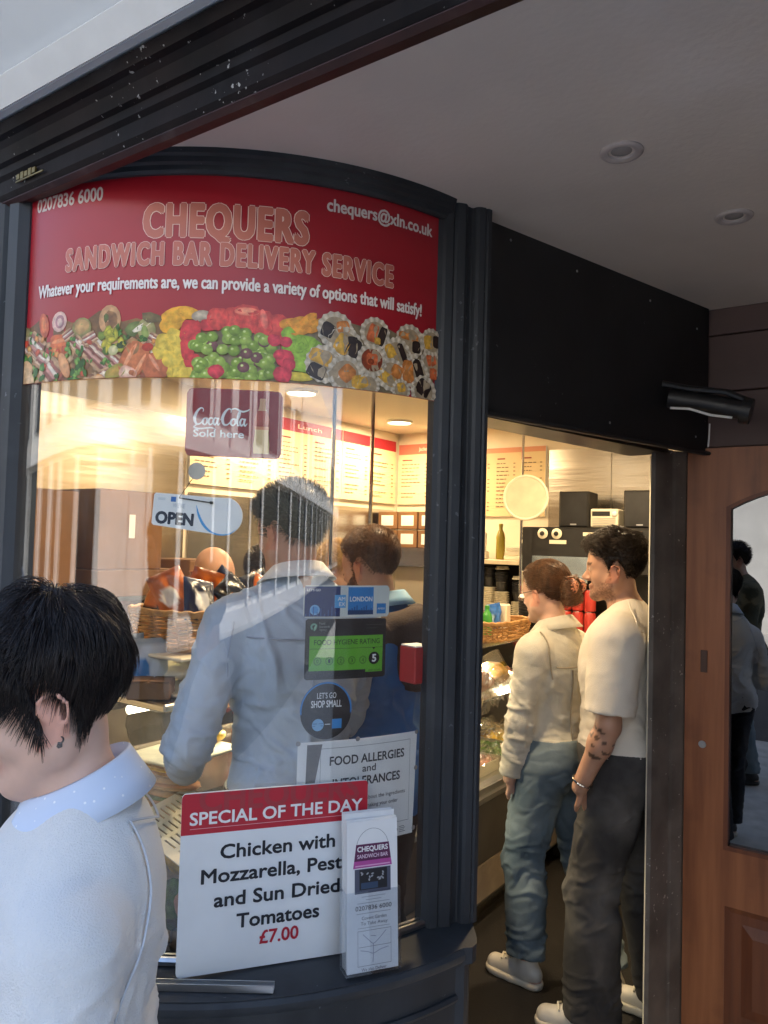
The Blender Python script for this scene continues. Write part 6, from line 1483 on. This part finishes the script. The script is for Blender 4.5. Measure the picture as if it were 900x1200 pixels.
def garment(p, name, prims, m, grow, clips=(), vox=.008, spots=(), base=.0034, bfreq=8, smooth=1, subs=(), ksc=.8, col=None, after=None):
    f = Field(p.lo - .03, p.hi + .03, vox)
    for q in prims:
        pr, k = q[0], q[1]; cl = q[2] if len(q) > 2 else None; g = q[3] if len(q) > 3 else grow
        f.add(pr, k * ksc, cl, g)
    for o, n in clips: f.clip(o, n)
    for sb_ in subs: f.sub(sb_, .004)
    V, Q, G = f.mesh()
    V = smooth_pass(V, Q, smooth, .5); V0 = V; V = V + G * (base * 2 * fbm(V * bfreq, 3, 2))[:, None]
    V = wrinkle(V, G, spots); dd_ = ((V - V0) * G).sum(1); V = V + G * (np.maximum(dd_, -.35 * max(grow, .006)) - dd_)[:, None]
    return np_mesh(name, V, Q, m, p.root, True, col(V) if col else None)
def top(p, m, grow=.014, sleeve=1.0, hem=.90, name='shirt', sgrow=None, vox=.008, spots=(), hemtilt=0, extra=(), **kw):
    """shirt, jacket or sweater: sleeve 0..2 (1 = elbow, 2 = wrist)"""
    s = p.s; hc_ = [(v3(0, 0, hem * s), v3(0, hemtilt, -1))]; pr = [(q[0], q[1], hc_, grow if i < 6 else min(grow, .008)) for i, q in enumerate(p.torso)] + [(q[0], q[1], hc_) for q in p.glutes]
    sg = grow if sgrow is None else sgrow
    for k in p.arms:
        Sh, El, W = p.arms[k]; u = (El - Sh); u /= np.linalg.norm(u)
        if sleeve <= 1:
            e_ = Sh + (El - Sh) * sleeve; pr.append((('cap', Sh, El, .054*s, .046*s), .035, [(e_, u)], sg))
        else:
            l = (W - El) / np.linalg.norm(W - El); e_ = El + (W - El) * (sleeve - 1)
            pr.append((('cap', Sh, El, .054*s, .046*s), .035, None, sg)); pr.append((('cap', El, W, .046*s, .034*s), .02, [(e_, l)], sg))
    pr += list(extra); sp = list(spots)
    for k in p.arms:
        Sh, El, W = p.arms[k]; ax = (W - Sh)
        if sleeve > 1: sp.append((El, .10, ax, .040, .010)); sp.append(((El + W) / 2, .09, ax, .042, .008)); sp.append(((El + Sh) / 2, .10, ax + v3(.2, .1, 0), .055, .008))
        sp.append((Sh * .9 + v3(0, 0, -.06), .09, v3(.6, .3, 1), .05, .008))
    sp.append((v3(0, 0, (hem + .10) * s), .16, v3(.25, .2, 1), .06, .009)); sp.append((v3(0, -.1, 1.15 * s), .14, v3(.5, 0, 1), .07, .008))
    return garment(p, name, pr, m, grow, (), vox, sp, **kw)
def trousers(p, m, grow=.012, flare=.02, waist=1.0, ankle=.09, vox=.008, name='trousers', **kw):
    s = p.s; pr = [(q[0], q[1]) for q in p.torso[:2]] + [(q[0], q[1]) for q in p.glutes]; sp = []
    for k, l in p.legs:
        Hh, kn, A = p.hipj[k], p.knee[k], p.ank[k]
        pr += [(('cap', Hh, kn, .090*s, .062*s), .03, None, grow), (('cap', kn, A + v3(0, 0, -.03), .062*s, .046*s + flare), .03, None, grow), (l[2][0], .03, None, grow)]
        sp += [(kn + v3(0, -.03, 0), .12, v3(.2, .5, 1), .055, .011), (A + v3(0, 0, .06), .11, v3(.15, .3, 1), .045, .011), ((Hh + kn) / 2, .14, v3(.6, .2, 1), .08, .008), (Hh + v3(0, -.06, -.03), .12, v3(.5, .5, 1), .055, .009)]
    return garment(p, name, pr, m, grow, [(v3(0, 0, waist * s), v3(0, 0, 1)), (v3(0, 0, ankle * s), v3(0, 0, -1))], vox, sp, **kw)
def shoes(p, m, sole_m, lace_m=None, vox=.0055):
    s = p.s
    for k in p.ank:
        yaw = R(p.feet[k][2]); fw = v3(-math.sin(yaw), math.cos(yaw), 0); sd = v3(math.cos(yaw), math.sin(yaw), 0); A = p.ank[k]; g = v3(A[0], A[1], 0); Rm = np.stack([sd, fw, v3(0, 0, 1)], 1)
        f = Field(g - .18, g + v3(.2, .2, .17) + np.abs(fw) * .12 + v3(.05, .05, 0), vox)
        f.add(('cap', g + fw*.158*s + v3(0, 0, .036*s), g - fw*.030*s + v3(0, 0, .050*s), .036*s, .036*s), .02); f.add(('ell', g + fw*.055*s + v3(0, 0, .062*s), v3(.037, .085, .036)*s, Rm @ rotm(x=-18)), .02)
        f.add(('cap', A + v3(0, 0, -.02), A + v3(0, 0, .012*s), .040*s, .041*s), .02); f.add(('box', A + fw*.062*s + v3(0, 0, .010*s), v3(.022, .006, .028)*s, Rm @ rotm(x=38), .005), .008)
        f.clip(v3(0, 0, .022*s), v3(0, 0, -1)); V, Q, G = f.mesh(); sh = np_mesh('shoe', smooth_pass(V, Q, 1), Q, m, p.root)
        f = Field(g - .18, g + v3(.2, .2, .1) + np.abs(fw) * .12 + v3(.05, .05, 0), vox)
        f.add(('cap', g + fw*.158*s + v3(0, 0, .02*s), g - fw*.030*s + v3(0, 0, .02*s), .042*s, .040*s), 0); f.add(('cap', g + fw*.135*s + v3(0, 0, .02*s), g + fw*.05*s + v3(0, 0, .02*s), .045*s, .039*s), .02)
        f.clip(v3(0, 0, .030*s), v3(0, 0, 1)); f.clip(v3(0, 0, .001), v3(0, 0, -1)); V, Q, G = f.mesh(); np_mesh('sole', smooth_pass(V, Q, 1), Q, sole_m, sh)
        if lace_m:
            mb = MB()
            for i in range(4):
                c = g + fw*(.112 - .022*i)*s + v3(0, 0, (.087 + .0095*i)*s); mb.tube([c - sd*.026*s - v3(0, 0, .010), c + v3(0, 0, .002) + fw*.006, c + sd*.026*s - v3(0, 0, .010)], .0045, 6)
            mb.build('laces', lace_m, sh, True)
def to_obj_space(p, V): return p.ho + (V * p.hs) @ p.Rh.T
def hair(p, kind, n=2600, L=.03, r0=.0010, line=LINE_SHORT, thick=None, comb=None, lift=.006, curl=.10, grav=0, seed=1, segs=4, lfn=None, capm=None, extra=None, name='hair', cap=True, vox=.005, jit=.14, pull=.45):
    th0 = thick or (lambda P, az: .006 + 0 * P[..., 2])
    def th(P, az): return th0(P, az)
    th.line = line; VV = []; FF = []; o = 0
    if cap:
        V, Q, G = hair_cap(line, th, None, vox); V = smooth_pass(V, Q, 1); VV.append(V); FF.append(Q); o = len(V)
    P, N = scalp(n, line, seed, extra); az = np.degrees(np.arctan2(np.abs(P[:, 0]), P[:, 1]))
    d = comb(P, N) if comb else N + v3(0, -.3, -.3); d = d + nr.normal(size=d.shape) * jit; d /= np.linalg.norm(d, axis=1, keepdims=True)
    Ls = L * (.7 + .6 * nr.random(len(P)))
    if lfn: Ls = Ls * lfn(P, az)
    gv = (p.Rh.T @ v3(0, 0, -1)) * grav
    base = P + N * (th(P, az) * .85 - .003)[:, None] if cap else P
    V, F = strands(base, N, d, Ls, r0, segs, curl, gv, lift, thf=th if cap else None, pull=pull if cap else 0); VV.append(V); FF.append(F + o)
    return np_mesh(name, to_obj_space(p, np.vstack(VV)), np.vstack(FF), HAIR[kind], p.root, True)
def beard(p, kind, n=1600, L=.007, seed=3, r0=.0007, top_z=.075):
    reg = lambda P, az: (P[:, 2] < np.interp(az, [0, 20, 40, 70, 80, 95], [.068, .066, .062, .085, .11, .0])) & (P[:, 2] > -.01) & (az < 92) & ~((az < 14) & (P[:, 2] > .040) & (P[:, 2] < .056))
    return hair(p, kind, n, L, r0, [(0, -.05), (180, -.05)], None, lambda P, N: N + v3(0, -.1, -.8), .0015, .1, 0, seed, 2, None, None, reg, 'beard', False)
# ================================================================== THE PEOPLE
CL = {}
def cloth(k, c, rough=.85, **kw): CL[k] = mat('cloth_' + k, c, rough, **kw); return CL[k]
cloth('sweater', (.66, .66, .65), .9, var=.03, scale=8, bump=.35, bscale=420, sheen=.2)
cloth('shirt', (.36, .44, .55), .8, var=.05, scale=6, bump=.15, bscale=300)
cloth('white', (.74, .74, .72), .85, var=.03, bump=.15, bscale=300)
cloth('tee', (.70, .64, .54), .9, var=.03, bump=.2, bscale=380)
cloth('dark', (.018, .018, .022), .85, var=.3, bump=.2, bscale=300)
cloth('blackdenim', (.030, .028, .028), .85, var=.0, scale=4, color2=(.13, .12, .11), bump=.3, bscale=420, mix_lo=.42, mix_hi=.7)
cloth('denim', (.075, .115, .15), .85, scale=5, color2=(.23, .29, .32), bump=.3, bscale=420, mix_lo=.35, mix_hi=.75)
cloth('paledenim', (.50, .48, .40), .85, scale=9, color2=(.68, .65, .55), bump=.35, bscale=380)
cloth('blue', (.03, .15, .42), .55, var=.15, scale=6, bump=.1, bscale=120)
cloth('paleblue', (.22, .42, .62), .55, var=.12, scale=6)
cloth('brownhood', (.050, .034, .026), .9, var=.25, scale=12, bump=.3, bscale=200)
cloth('apron', (.05, .05, .055), .85, var=.2); cloth('maroontee', (.22, .04, .05), .85, var=.1); cloth('camo', (.16, .14, .08), .9, scale=9, color2=(.06, .06, .035), mix_lo=.45, mix_hi=.52)
SNK = mat('sneaker_white', (.62, .58, .50), .5, var=.06, bump=.08, bscale=60); SOLE = mat('sneaker_sole', (.68, .62, .50), .6, var=.06); LACE = M['ivory']; DSH = mat('dark_shoe', (.02, .018, .016), .45)
BACK = lambda P, N: N * .5 + np.stack([P[:, 0] * 0, -.5 + 0 * P[:, 0], -.7 * np.clip((.19 - P[:, 2]) / .08, -.2, 1)], 1)

# ---- boy in the foreground
hB = -22
boy = figure('person with thick black hair in a pale grey sweater, close in front of the window', 1.592, (-.960, .650, 0), R(143), 'light', 2, (4, hB, 0), {'L': (-.20, .26, 1.00), 'R': (.18, .34, 1.08)}, None, {'L': (-.10, .16, 0), 'R': (.10, -.14, 0)}, vox=.0055, neck_fwd=-.012, neck_len=.008, drop=.065, build=1.0, shoulders=.93, headscale=1.0)
BOY = boy
SH_B = boy.arms['L']
top(boy, CL['sweater'], .018, 1.92, .86, 'sweater', .022, .0055, smooth=3, base=.002, spots=[(SH_B[0] + v3(0, -.03, -.10), .10, v3(.3, .6, 1), .05, .006), (v3(-.12, .10, 1.08), .14, v3(.5, .6, -1), .07, .007)])
trousers(boy, CL['dark'], .016, .02, .98); shoes(boy, DSH, SOLE)
LINE_LONG = [(0, .185), (30, .172), (50, .140), (66, .120), (74, .070), (80, .072), (84, .132), (104, .136), (114, .080), (130, .040), (180, .018)]
def boy_th(P, az):
    t = .009 + .006 * np.clip((P[..., 2] - .12) / .09, 0, 1) + .011 * np.clip((az - 95) / 60, 0, 1) * np.clip((P[..., 2] - .05) / .07, 0, 1)
    return t * (1 + .6 * fbm(P * v3(34, 30, 12), 3, 9))
def boy_comb(P, N):
    cw = v3(.0, -.055, .225); r_ = P - cw; r_ = r_ - N * (r_ * N).sum(1)[:, None]; r_ /= np.linalg.norm(r_, axis=1, keepdims=True) + 1e-6
    k = np.floor(fbm(P * 32, 2, 4) * 5)[:, None]; a = .45 * np.sin(k * 2.4)
    return N * .04 + r_ + np.cross(N, r_) * a
hair(boy, 'black', 12000, .058, .00055, LINE_LONG, boy_th, boy_comb, .003, .022, .26, 2, 8, lambda P, az: np.interp(P[:, 2], [.0, .06, .12, .2], [.42, .62, .95, 1.1]) * np.where(az < 80, .55, np.where(az < 114, .34, 1)), vox=.004, jit=.07, pull=.16)
BOYSEAM = []
# folded shirt collar over the neckline
def collar(p, m, name='collar', zb=1.475, r=(.072, .080), rise=.030, fall=.052, out=.030, tilt=-.28, open_front=.35, spread=.02, dz=0, thick=.0025, n=72, lean=0, pts=None):
    s = p.s; RU = rotm(x=-lean) if lean else np.eye(3); piv = v3(0, 0, .95 * s); rows = []
    a0 = math.pi / 2 + open_front; a1 = math.pi * 2.5 - open_front
    prof = [(-.004, -.012, 0), (-.001, .5, 0), (.0, 1.0, 0), (.004, 1.06, .06), (.010, .98, .15), (.5, .5, .5), (1., -.02, 1.0)]
    for k in range(n + 1):
        a = a0 + (a1 - a0) * k / n; ca, sa = math.cos(a), math.sin(a); fr = max(0, math.sin(a)); row = []
        fl = fall * (1 + .55 * fr ** 2); ou = out * (1 + .2 * fr)
        for o, hgt, f_ in prof:
            rad = ou * f_ if f_ else o; z = zb + tilt * (sa * r[1]) + (rise * hgt if f_ == 0 else rise * (1.06 - f_ * 0) - (fl) * f_ - .0)
            q = v3(ca * (r[0] + rad), sa * (r[1] + rad) - .016, z) * s; row.append(RU @ (q - piv) + piv)
        rows.append(row)
    P = np.array(rows); m_ = P.shape[1]; V = P.reshape(-1, 3)
    F = [(i*m_+j, (i+1)*m_+j, (i+1)*m_+j+1, i*m_+j+1) for i in range(n) for j in range(m_-1)]
    o = np_mesh(name, V, F, m, p.root); md = o.modifiers.new('thickness', 'SOLIDIFY'); md.thickness = thick; md.offset = 0
    return o
DOT = bpy.data.materials.new('dotted_shirt'); DOT.use_nodes = True
_n, _l = DOT.node_tree.nodes, DOT.node_tree.links
_tc = _n.new('ShaderNodeTexCoord'); _vo = _n.new('ShaderNodeTexVoronoi'); _vo.inputs['Scale'].default_value = 85; _vo.inputs['Randomness'].default_value = .25; _l.new(_tc.outputs['Object'], _vo.inputs['Vector'])
_rp = _n.new('ShaderNodeValToRGB'); _rp.color_ramp.elements[0].position = .10; _rp.color_ramp.elements[1].position = .17; _rp.color_ramp.elements[0].color = (.84, .86, .89, 1); _rp.color_ramp.elements[1].color = (.56, .64, .78, 1)
_l.new(_vo.outputs['Distance'], _rp.inputs[0]); _l.new(_rp.outputs[0], _n['Principled BSDF'].inputs['Base Color']); _n['Principled BSDF'].inputs['Roughness'].default_value = .8
collar(boy, DOT, 'shirt_collar', 1.474, (.068, .074), .036, .060, .040, -.42, .30, lean=2)
# earring
def on_head(p, q): return p.ho + p.Rh @ (v3(*q) * p.hs)
mb = MB(); e0 = on_head(boy, (-.079, .001, .064)); mb.tube([e0 + v3(-.001, .0045 * math.cos(a), .0045 * math.sin(a) - .001) for a in np.linspace(0, 6.283, 19)[:-1]], .0012, 6, closed=True)
mb.lathe([(.0045, -.001), (.0045, .001)], e0 + v3(-.001, 0, -.0075), 5, 'X'); mb.build('earring', mat('dark_silver', (.25, .24, .24), .25, 1.0), boy.root, True)

# ---- man in the blue shirt, back to the window
m1 = figure('tall dark-haired person in a pale blue shirt close behind the window', 1.86, (-1.405, 1.60), R(62), 'tan', 2, (24, -8, 0), {'L': (-.235, .17, .99), 'R': (.12, .34, 1.10)}, {'L': (-.35, -1, 0)}, None, build=.97, shoulders=.99, vox=.0065)
top(m1, CL['shirt'], .012, 1.95, .95, 'shirt', .013, .0065, spots=[(v3(0, -.13, 1.14), .20, v3(.6, 0, 1), .07, .014), (v3(-.12, -.08, 1.45), .16, v3(1, .2, .5), .06, .010)], base=.005)
trousers(m1, CL['dark'], .010, .015, 1.0); shoes(m1, DSH, DSH)
collar(m1, CL['white'], 'collar', 1.490, (.064, .070), .038, .040, .036, -.22, .3, lean=2)
garment(m1, 'belt', [(q[0], q[1]) for q in m1.torso[:2]] + [(q[0], q[1]) for q in m1.glutes], M['black'], .017, [(v3(0, 0, .985 * m1.s), v3(0, 0, 1)), (v3(0, 0, .955 * m1.s), v3(0, 0, -1))], .006)
hair(m1, 'dark', 5200, .026, .0006, LINE_SHORT, lambda P, az: .006 + .014 * np.clip((P[..., 2] - .13) / .08, 0, 1), lambda P, N: N * .9 + v3(.1, .3, .2), .012, .12, 0, 4)

# ---- bearded man in the blue jacket
m2 = figure('bearded person in a blue jacket with a dark brown hood, left of the corner post', 1.75, (-1.435, 2.055), R(92), 'tan', 2, (-4, -10, 0), {'L': (-.16, .36, 1.05), 'R': (.16, .36, 1.05)}, None, None, vox=.007, stubble=.9)
top(m2, CL['blue'], .026, 1.95, .84, 'jacket', .026, .007, spots=[(v3(-.1, -.08, 1.2), .16, v3(.4, .2, 1), .05, .007)])
collar(m2, CL['paleblue'], 'collar', 1.492, (.068, .074), .034, .044, .036, -.25, .35, lean=2)
trousers(m2, CL['dark'], .012, .015, .98); shoes(m2, DSH, DSH)
_s = m2.s
garment(m2, 'hood', [(('cap', v3(-.13, -.05, 1.42)*_s, v3(0, -.135, 1.44)*_s, .05, .06), .03), (('cap', v3(0, -.135, 1.44)*_s, v3(.13, -.05, 1.42)*_s, .06, .05), .03), (('cap', v3(-.13, -.05, 1.42)*_s, v3(-.175, .075, 1.28)*_s, .045, .040), .03), (('cap', v3(-.175, .075, 1.28)*_s, v3(-.185, .09, 1.08)*_s, .040, .035), .03),
     (('cap', v3(.13, -.05, 1.42)*_s, v3(.14, .11, 1.30)*_s, .045, .040), .03), (('ell', v3(0, -.14, 1.33)*_s, v3(.11, .05, .10), None), .03)], CL['brownhood'], .0, (), .007, [(v3(0, -.15, 1.4)*_s, .2, v3(1, .3, .5), .05, .006), (v3(-.16, .05, 1.3)*_s, .12, v3(.4, .3, 1), .05, .005)])
hair(m2, 'brown', 6500, .010, .0006, LINE_SHORT, lambda P, az: .0068 + .007 * np.clip((P[..., 2] - .12) / .09, 0, 1), lambda P, N: N * .6 + v3(0, .6, -.1), .003, .05, 0, 5)
beard(m2, 'brown', 3500, .0045, 3, .0005)

# ---- woman in the denim jacket
w1 = figure('person in a pale denim jacket and blue jeans with auburn hair clipped up', 1.63, (-1.20, 2.93), R(79), 'fair', 2, (-4, -8, 0), {'L': (-.195, .085, .845), 'R': (.20, .10, .85)}, {'L': (-.8, -.8, 0), 'R': (.8, -.8, 0)}, {'L': (-.10, .07, 4), 'R': (.11, -.19, -6)}, build=.96, shoulders=.92, vox=.0065, pocket='LR')
jk = top(w1, CL['paledenim'], .014, 1.93, 1.005, 'denim_jacket', .015, .0065, spots=[(v3(0, -.13, 1.2), .16, v3(.8, 0, .8), .05, .004)])
_s = w1.s
garment(w1, 'hem_band', [(q[0], q[1]) for q in w1.torso[:3]] + [(q[0], q[1]) for q in w1.glutes], CL['paledenim'], .019, [(v3(0, 0, 1.035*_s), v3(0, 0, 1)), (v3(0, 0, .985*_s), v3(0, 0, -1))], .006, base=.001)
collar(w1, CL['paledenim'], 'collar', 1.488, (.064, .072), .030, .050, .046, -.25, .4, lean=2)
trousers(w1, CL['denim'], .022, .010, 1.03, .125, .0065, 'jeans'); shoes(w1, SNK, SOLE, LACE)
SEAM = mat('seam_stitch', (.33, .29, .22), .9)
def ridge(p, pts, m, name, prims, grow, r_=.0016):
    """a stitched seam laid on the cloth: points pushed out onto the garment surface"""
    def sd(P):
        d = None
        for q in prims:
            e = eval_prim(q[0], P) - grow; k = q[1]
            if d is None: d = e
            else: t = np.maximum(k - np.abs(d - e), 0) / max(k, 1e-6); d = np.minimum(d, e) - t * t * k * .25
        return d
    P = np.array(pts, float); out = []
    for a, b in zip(P, P[1:]): out += [a + (b - a) * t for t in np.linspace(0, 1, 12)[:-1]]
    Q = np.array(out + [P[-1]])
    for _ in range(8):
        g = np.stack([sd(Q + dd) - sd(Q - dd) for dd in np.eye(3) * .003], -1); g /= np.linalg.norm(g, axis=1, keepdims=True) + 1e-9; Q = Q - g * sd(Q)[:, None]
    return MB().tube([tuple(q) for q in Q], r_, 5).build(name, m, p.root, True)
tp = w1.torso + [(('cap', w1.arms['L'][0], w1.arms['L'][1], .054*_s, .046*_s), .035)]
for pts in ([(-.15*_s, -.12, 1.33*_s), (.15*_s, -.12, 1.33*_s)], [(-.07*_s, -.15, 1.32*_s), (-.06*_s, -.15, 1.02*_s)], [(.07*_s, -.15, 1.32*_s), (.06*_s, -.15, 1.02*_s)], [(-.15*_s, -.02, 1.46*_s), (-.165*_s, -.08, 1.38*_s), (-.15*_s, -.09, 1.28*_s)]):
    ridge(w1, pts, SEAM, 'seam', tp, .0175, .0034)
LINE_BUN = [(0, .190), (40, .178), (60, .150), (75, .115), (86, .105), (92, .128), (108, .122), (125, .085), (180, .050)]
hair(w1, 'auburn', 4200, .060, .0008, LINE_BUN, lambda P, az: .0068 + .004 * np.clip((P[..., 2] - .12) / .08, 0, 1) + .003 * fbm(P * 40, 3, 3), lambda P, N: (v3(0, -.13, .12) - P) * 9 + N * .02, .002, .05, 0, 6, 6)
bun = np_blob('hair_bun', HAIR['auburn'], w1.root, tuple(on_head(w1, (0.0, -.118, .105))), (.045, .040, .055), 5, .22, 3.0, 26)
VV, FF, o_ = [], [], 0
for k in range(420):                                # loops of hair round the bun
    a = nr.random() * 6.28; b_ = nr.normal() * .35; c = v3(0, -.118, .105); t = np.linspace(0, 2.4, 7) + nr.random() * 6.28
    pts = np.stack([.046 * np.cos(t) * math.cos(b_), -.118 + .042 * np.sin(t) * math.cos(b_) * .95, .105 + .052 * math.sin(b_ * 1.8) + .012 * np.sin(t * 1.3 + a)], 1) + nr.normal(size=3) * .002
    mb_ = MB().tube([tuple(on_head(w1, q)) for q in pts], .0011, 3, cap=False); VV += mb_.v; FF += [tuple(i + o_ for i in f) for f in mb_.f]; o_ += len(mb_.v)
np_mesh('loose_hair', VV, FF, HAIR['auburn'], bun)
lp = mat('leopard_clip', (.55, .22, .12), .3, scale=120, color2=(.10, .04, .03), mix_lo=.5, mix_hi=.56)
mb = MB()
for q in (-1, 1):
    arc = [on_head(w1, (q * (.010 + .016 * math.sin(t)), -.115 - .050 * math.sin(t), .165 - .085 * (t / math.pi))) for t in np.linspace(.1, 3.0, 9)]
    mb.tube([tuple(x) for x in arc], [.004, .007, .009, .010, .010, .010, .009, .007, .003], 8)
    for t in np.linspace(.4, 2.8, 6):
        a = on_head(w1, (q * (.010 + .016 * math.sin(t)), -.115 - .050 * math.sin(t), .165 - .085 * (t / math.pi))); b_ = on_head(w1, (q * .034, -.112 - .030 * math.sin(t), .160 - .085 * (t / math.pi))); mb.tube([tuple(a), tuple(b_)], [.005, .003], 6)
mb.build('claw_clip', lp, w1.root, True)
mb = MB()
for q in (-1, 1): mb.tube([tuple(on_head(w1, (q * .078, .0, .122))), tuple(on_head(w1, (q * .074, .06, .120))), tuple(on_head(w1, (q * .055, .098, .118)))], .0014, 5); mb.tube([tuple(on_head(w1, (q*.031 + .021*math.cos(a), .103, .114 + .017*math.sin(a)))) for a in np.linspace(0, 6.28, 19)[:-1]], .0014, 5, closed=True)
mb.build('glasses', M['black'], w1.root, True)

SW2 = mat('sweater_seam', (.50, .53, .57), .9)
bp_ = boy.torso[:6] + [(('cap', boy.arms['L'][0], boy.arms['L'][1], .054*boy.s, .046*boy.s), .035)]
_b = boy.s
for pts in ([(-.075*_b, -.055, 1.44*_b), (-.125*_b, -.115, 1.37*_b), (-.165*_b, -.105, 1.28*_b), (-.20*_b, -.06, 1.20*_b)], [(-.20*_b, -.06, 1.20*_b), (-.235*_b, .0, 1.19*_b), (-.225*_b, .07, 1.22*_b)], [(-.20*_b, -.06, 1.20*_b), (-.165*_b, -.10, 1.13*_b), (-.15*_b, -.11, 1.02*_b)], [(-.075*_b, -.055, 1.44*_b), (0, -.11, 1.43*_b), (.07*_b, -.06, 1.44*_b)]):
    ridge(boy, pts, SW2, 'seam', bp_, .0195, .0018)
SH2 = mat('shirt_seam', (.26, .32, .42), .85); _b = m1.s
for pts in ([(-.16*_b, -.10, 1.36*_b), (0, -.14, 1.355*_b), (.16*_b, -.10, 1.36*_b)], [(-.19*_b, -.09, 1.40*_b), (-.20*_b, -.10, 1.32*_b), (-.19*_b, -.10, 1.25*_b)], [(0, -.14, 1.355*_b), (.002, -.14, 1.05*_b)]):
    ridge(m1, pts, SH2, 'seam', m1.torso[:6] + [(('cap', m1.arms['L'][0], m1.arms['L'][1], .054*_b, .046*_b), .035)], .0135, .0022)
# ---- man in the white tee
def tat(p, V, C, hc):
    Sh, El, W = p.arms['L']; d = (W - El) / np.linalg.norm(W - El); t = (V - El) @ d; q = V - El - t[:, None] * d; near = (np.linalg.norm(q, axis=1) < .06) & (t > .005) & (t < .115)
    n_ = vnoise(V * v3(75, 75, 75), 3); C[near & (n_ > .12) & (np.sin(t * 190) > -.1)] *= .25; return C
m3 = figure('person in a cream tee and black jeans with a tattooed forearm', 1.755, (-.885, 2.80), R(98), 'tan', 1, (4, -4, 0), {'L': (-.200, .105, .875), 'R': (.20, .10, .87)}, {'L': (-.7, -1, 0), 'R': (.8, -.8, 0)}, {'L': (-.10, .10, 6), 'R': (.12, -.12, -10)}, shoulders=1.04, build=1.04, vox=.006, colfn=tat, pocket='L', stubble=.75)
_s = m3.s
top(m3, CL['tee'], .024, .86, .955, 'tee_shirt', .038, .006, smooth=2)
rib = MB(); Sh, El, W = m3.arms['L']
tpr = m3.torso + [(('cap', Sh, El, .054*_s, .046*_s), .035)]
ridge(m3, [(-.10*_s, -.03, 1.50*_s), (-.215*_s, -.06, 1.40*_s), (-.20*_s, -.09, 1.30*_s)], CL['tee'], 'seam', tpr, .0275, .0022)
garment(m3, 'neckband', [(('cap', v3(0, -.018, 1.465)*_s, v3(0, -.010, 1.50)*_s, .060*_s, .057*_s), .01)], CL['tee'], .008, [(v3(0, -.015, 1.497)*_s, v3(0, -.25, 1)), (v3(0, -.015, 1.44)*_s, v3(0, .2, -1))], .005, base=0)
trousers(m3, CL['blackdenim'], .026, .030, 1.0, .075, .0065, 'jeans'); shoes(m3, SNK, SOLE, LACE)
lo_ = W + (El - W) * .10; dd = (W - El) / np.linalg.norm(W - El); sx = np.cross(dd, v3(0, 1, 0)); sx /= np.linalg.norm(sx); sy = np.cross(dd, sx)
MB().tube([tuple(lo_ + (sx * math.cos(a) + sy * math.sin(a)) * .034) for a in np.linspace(0, 6.283, 25)[:-1]], .0042, 6, closed=True).build('bracelet', M['chrome'], m3.root, True)
hair(m3, 'dark', 6500, .040, .0007, LINE_SHORT, lambda P, az: .0066 + .017 * np.clip((P[..., 2] - .115) / .085, 0, 1) * (1 + .9 * fbm(P * 36, 3, 6)), lambda P, N: N * .5 + v3(0, .7, .1), .006, .25, 0, 7, 6, lambda P, az: np.interp(P[:, 2], [.05, .14, .18, .2], [.10, .18, .85, 1.0]))

# ---- staff behind the counter
gst = None
for lab, H_, pos, th, sk, hd, tm, hk, lean_ in (('bald person behind the counter, head bowed beside the basket of packets', 1.70, (-2.62, 2.20), -80, 'tan', (-10, -38, 0), CL['apron'], None, 12),
        ('person with short dark hair behind the counter, close to the blue shirt', 1.66, (-2.60, 2.62), -95, 'fair', (12, -16, 0), CL['maroontee'], 'dark', 6),
        ('person with blond hair behind the counter, between the two customers', 1.68, (-2.52, 3.03), -70, 'fair', (-18, -20, 0), CL['apron'], 'blond', 6)):
    st = figure(lab, H_, pos, R(th), sk, lean_, hd, {'L': (-.14, .34, 1.08), 'R': (.14, .34, 1.08)}, None, None, vox=.0095)
    top(st, tm, .016, .8, .92, 'tee_shirt', .024, .0095); trousers(st, CL['dark'], .012, .015, 1.0, vox=.0095); shoes(st, DSH, DSH, None, .008)
    if hk == 'dark': hair(st, hk, 1800, .022, .0012, LINE_SHORT, lambda P, az: .006 + .010 * np.clip((P[..., 2] - .13) / .08, 0, 1), None, .008, .12)
    if hk == 'blond': hair(st, hk, 3000, .060, .0011, LINE_BUN, lambda P, az: .012 + .008 * np.clip((P[..., 2] - .1) / .1, 0, 1) + .006 * fbm(P * 34, 3, 5), None, .014, .4, .1, 9, 6)
# ---- passer-by whose reflection shows in the wooden door
pb = figure('person in an olive camouflage jacket with a black shoulder bag, mirrored in the wooden door', 1.78, (-1.12, -.75, 0), R(60), 'fair', 2, (0, -8, 0), {'L': (-.12, .32, 1.2), 'R': (.16, .30, 1.15)}, None, None, vox=.010)
top(pb, CL['camo'], .030, 1.95, .84, 'jacket', .03, .010); trousers(pb, CL['denim'], .014, .015, .98, vox=.010); shoes(pb, DSH, DSH, None, .008)
hair(pb, 'dark', 1500, .03, .0013, LINE_SHORT, lambda P, az: .008 + .012 * np.clip((P[..., 2] - .13) / .08, 0, 1), None, .01, .15)
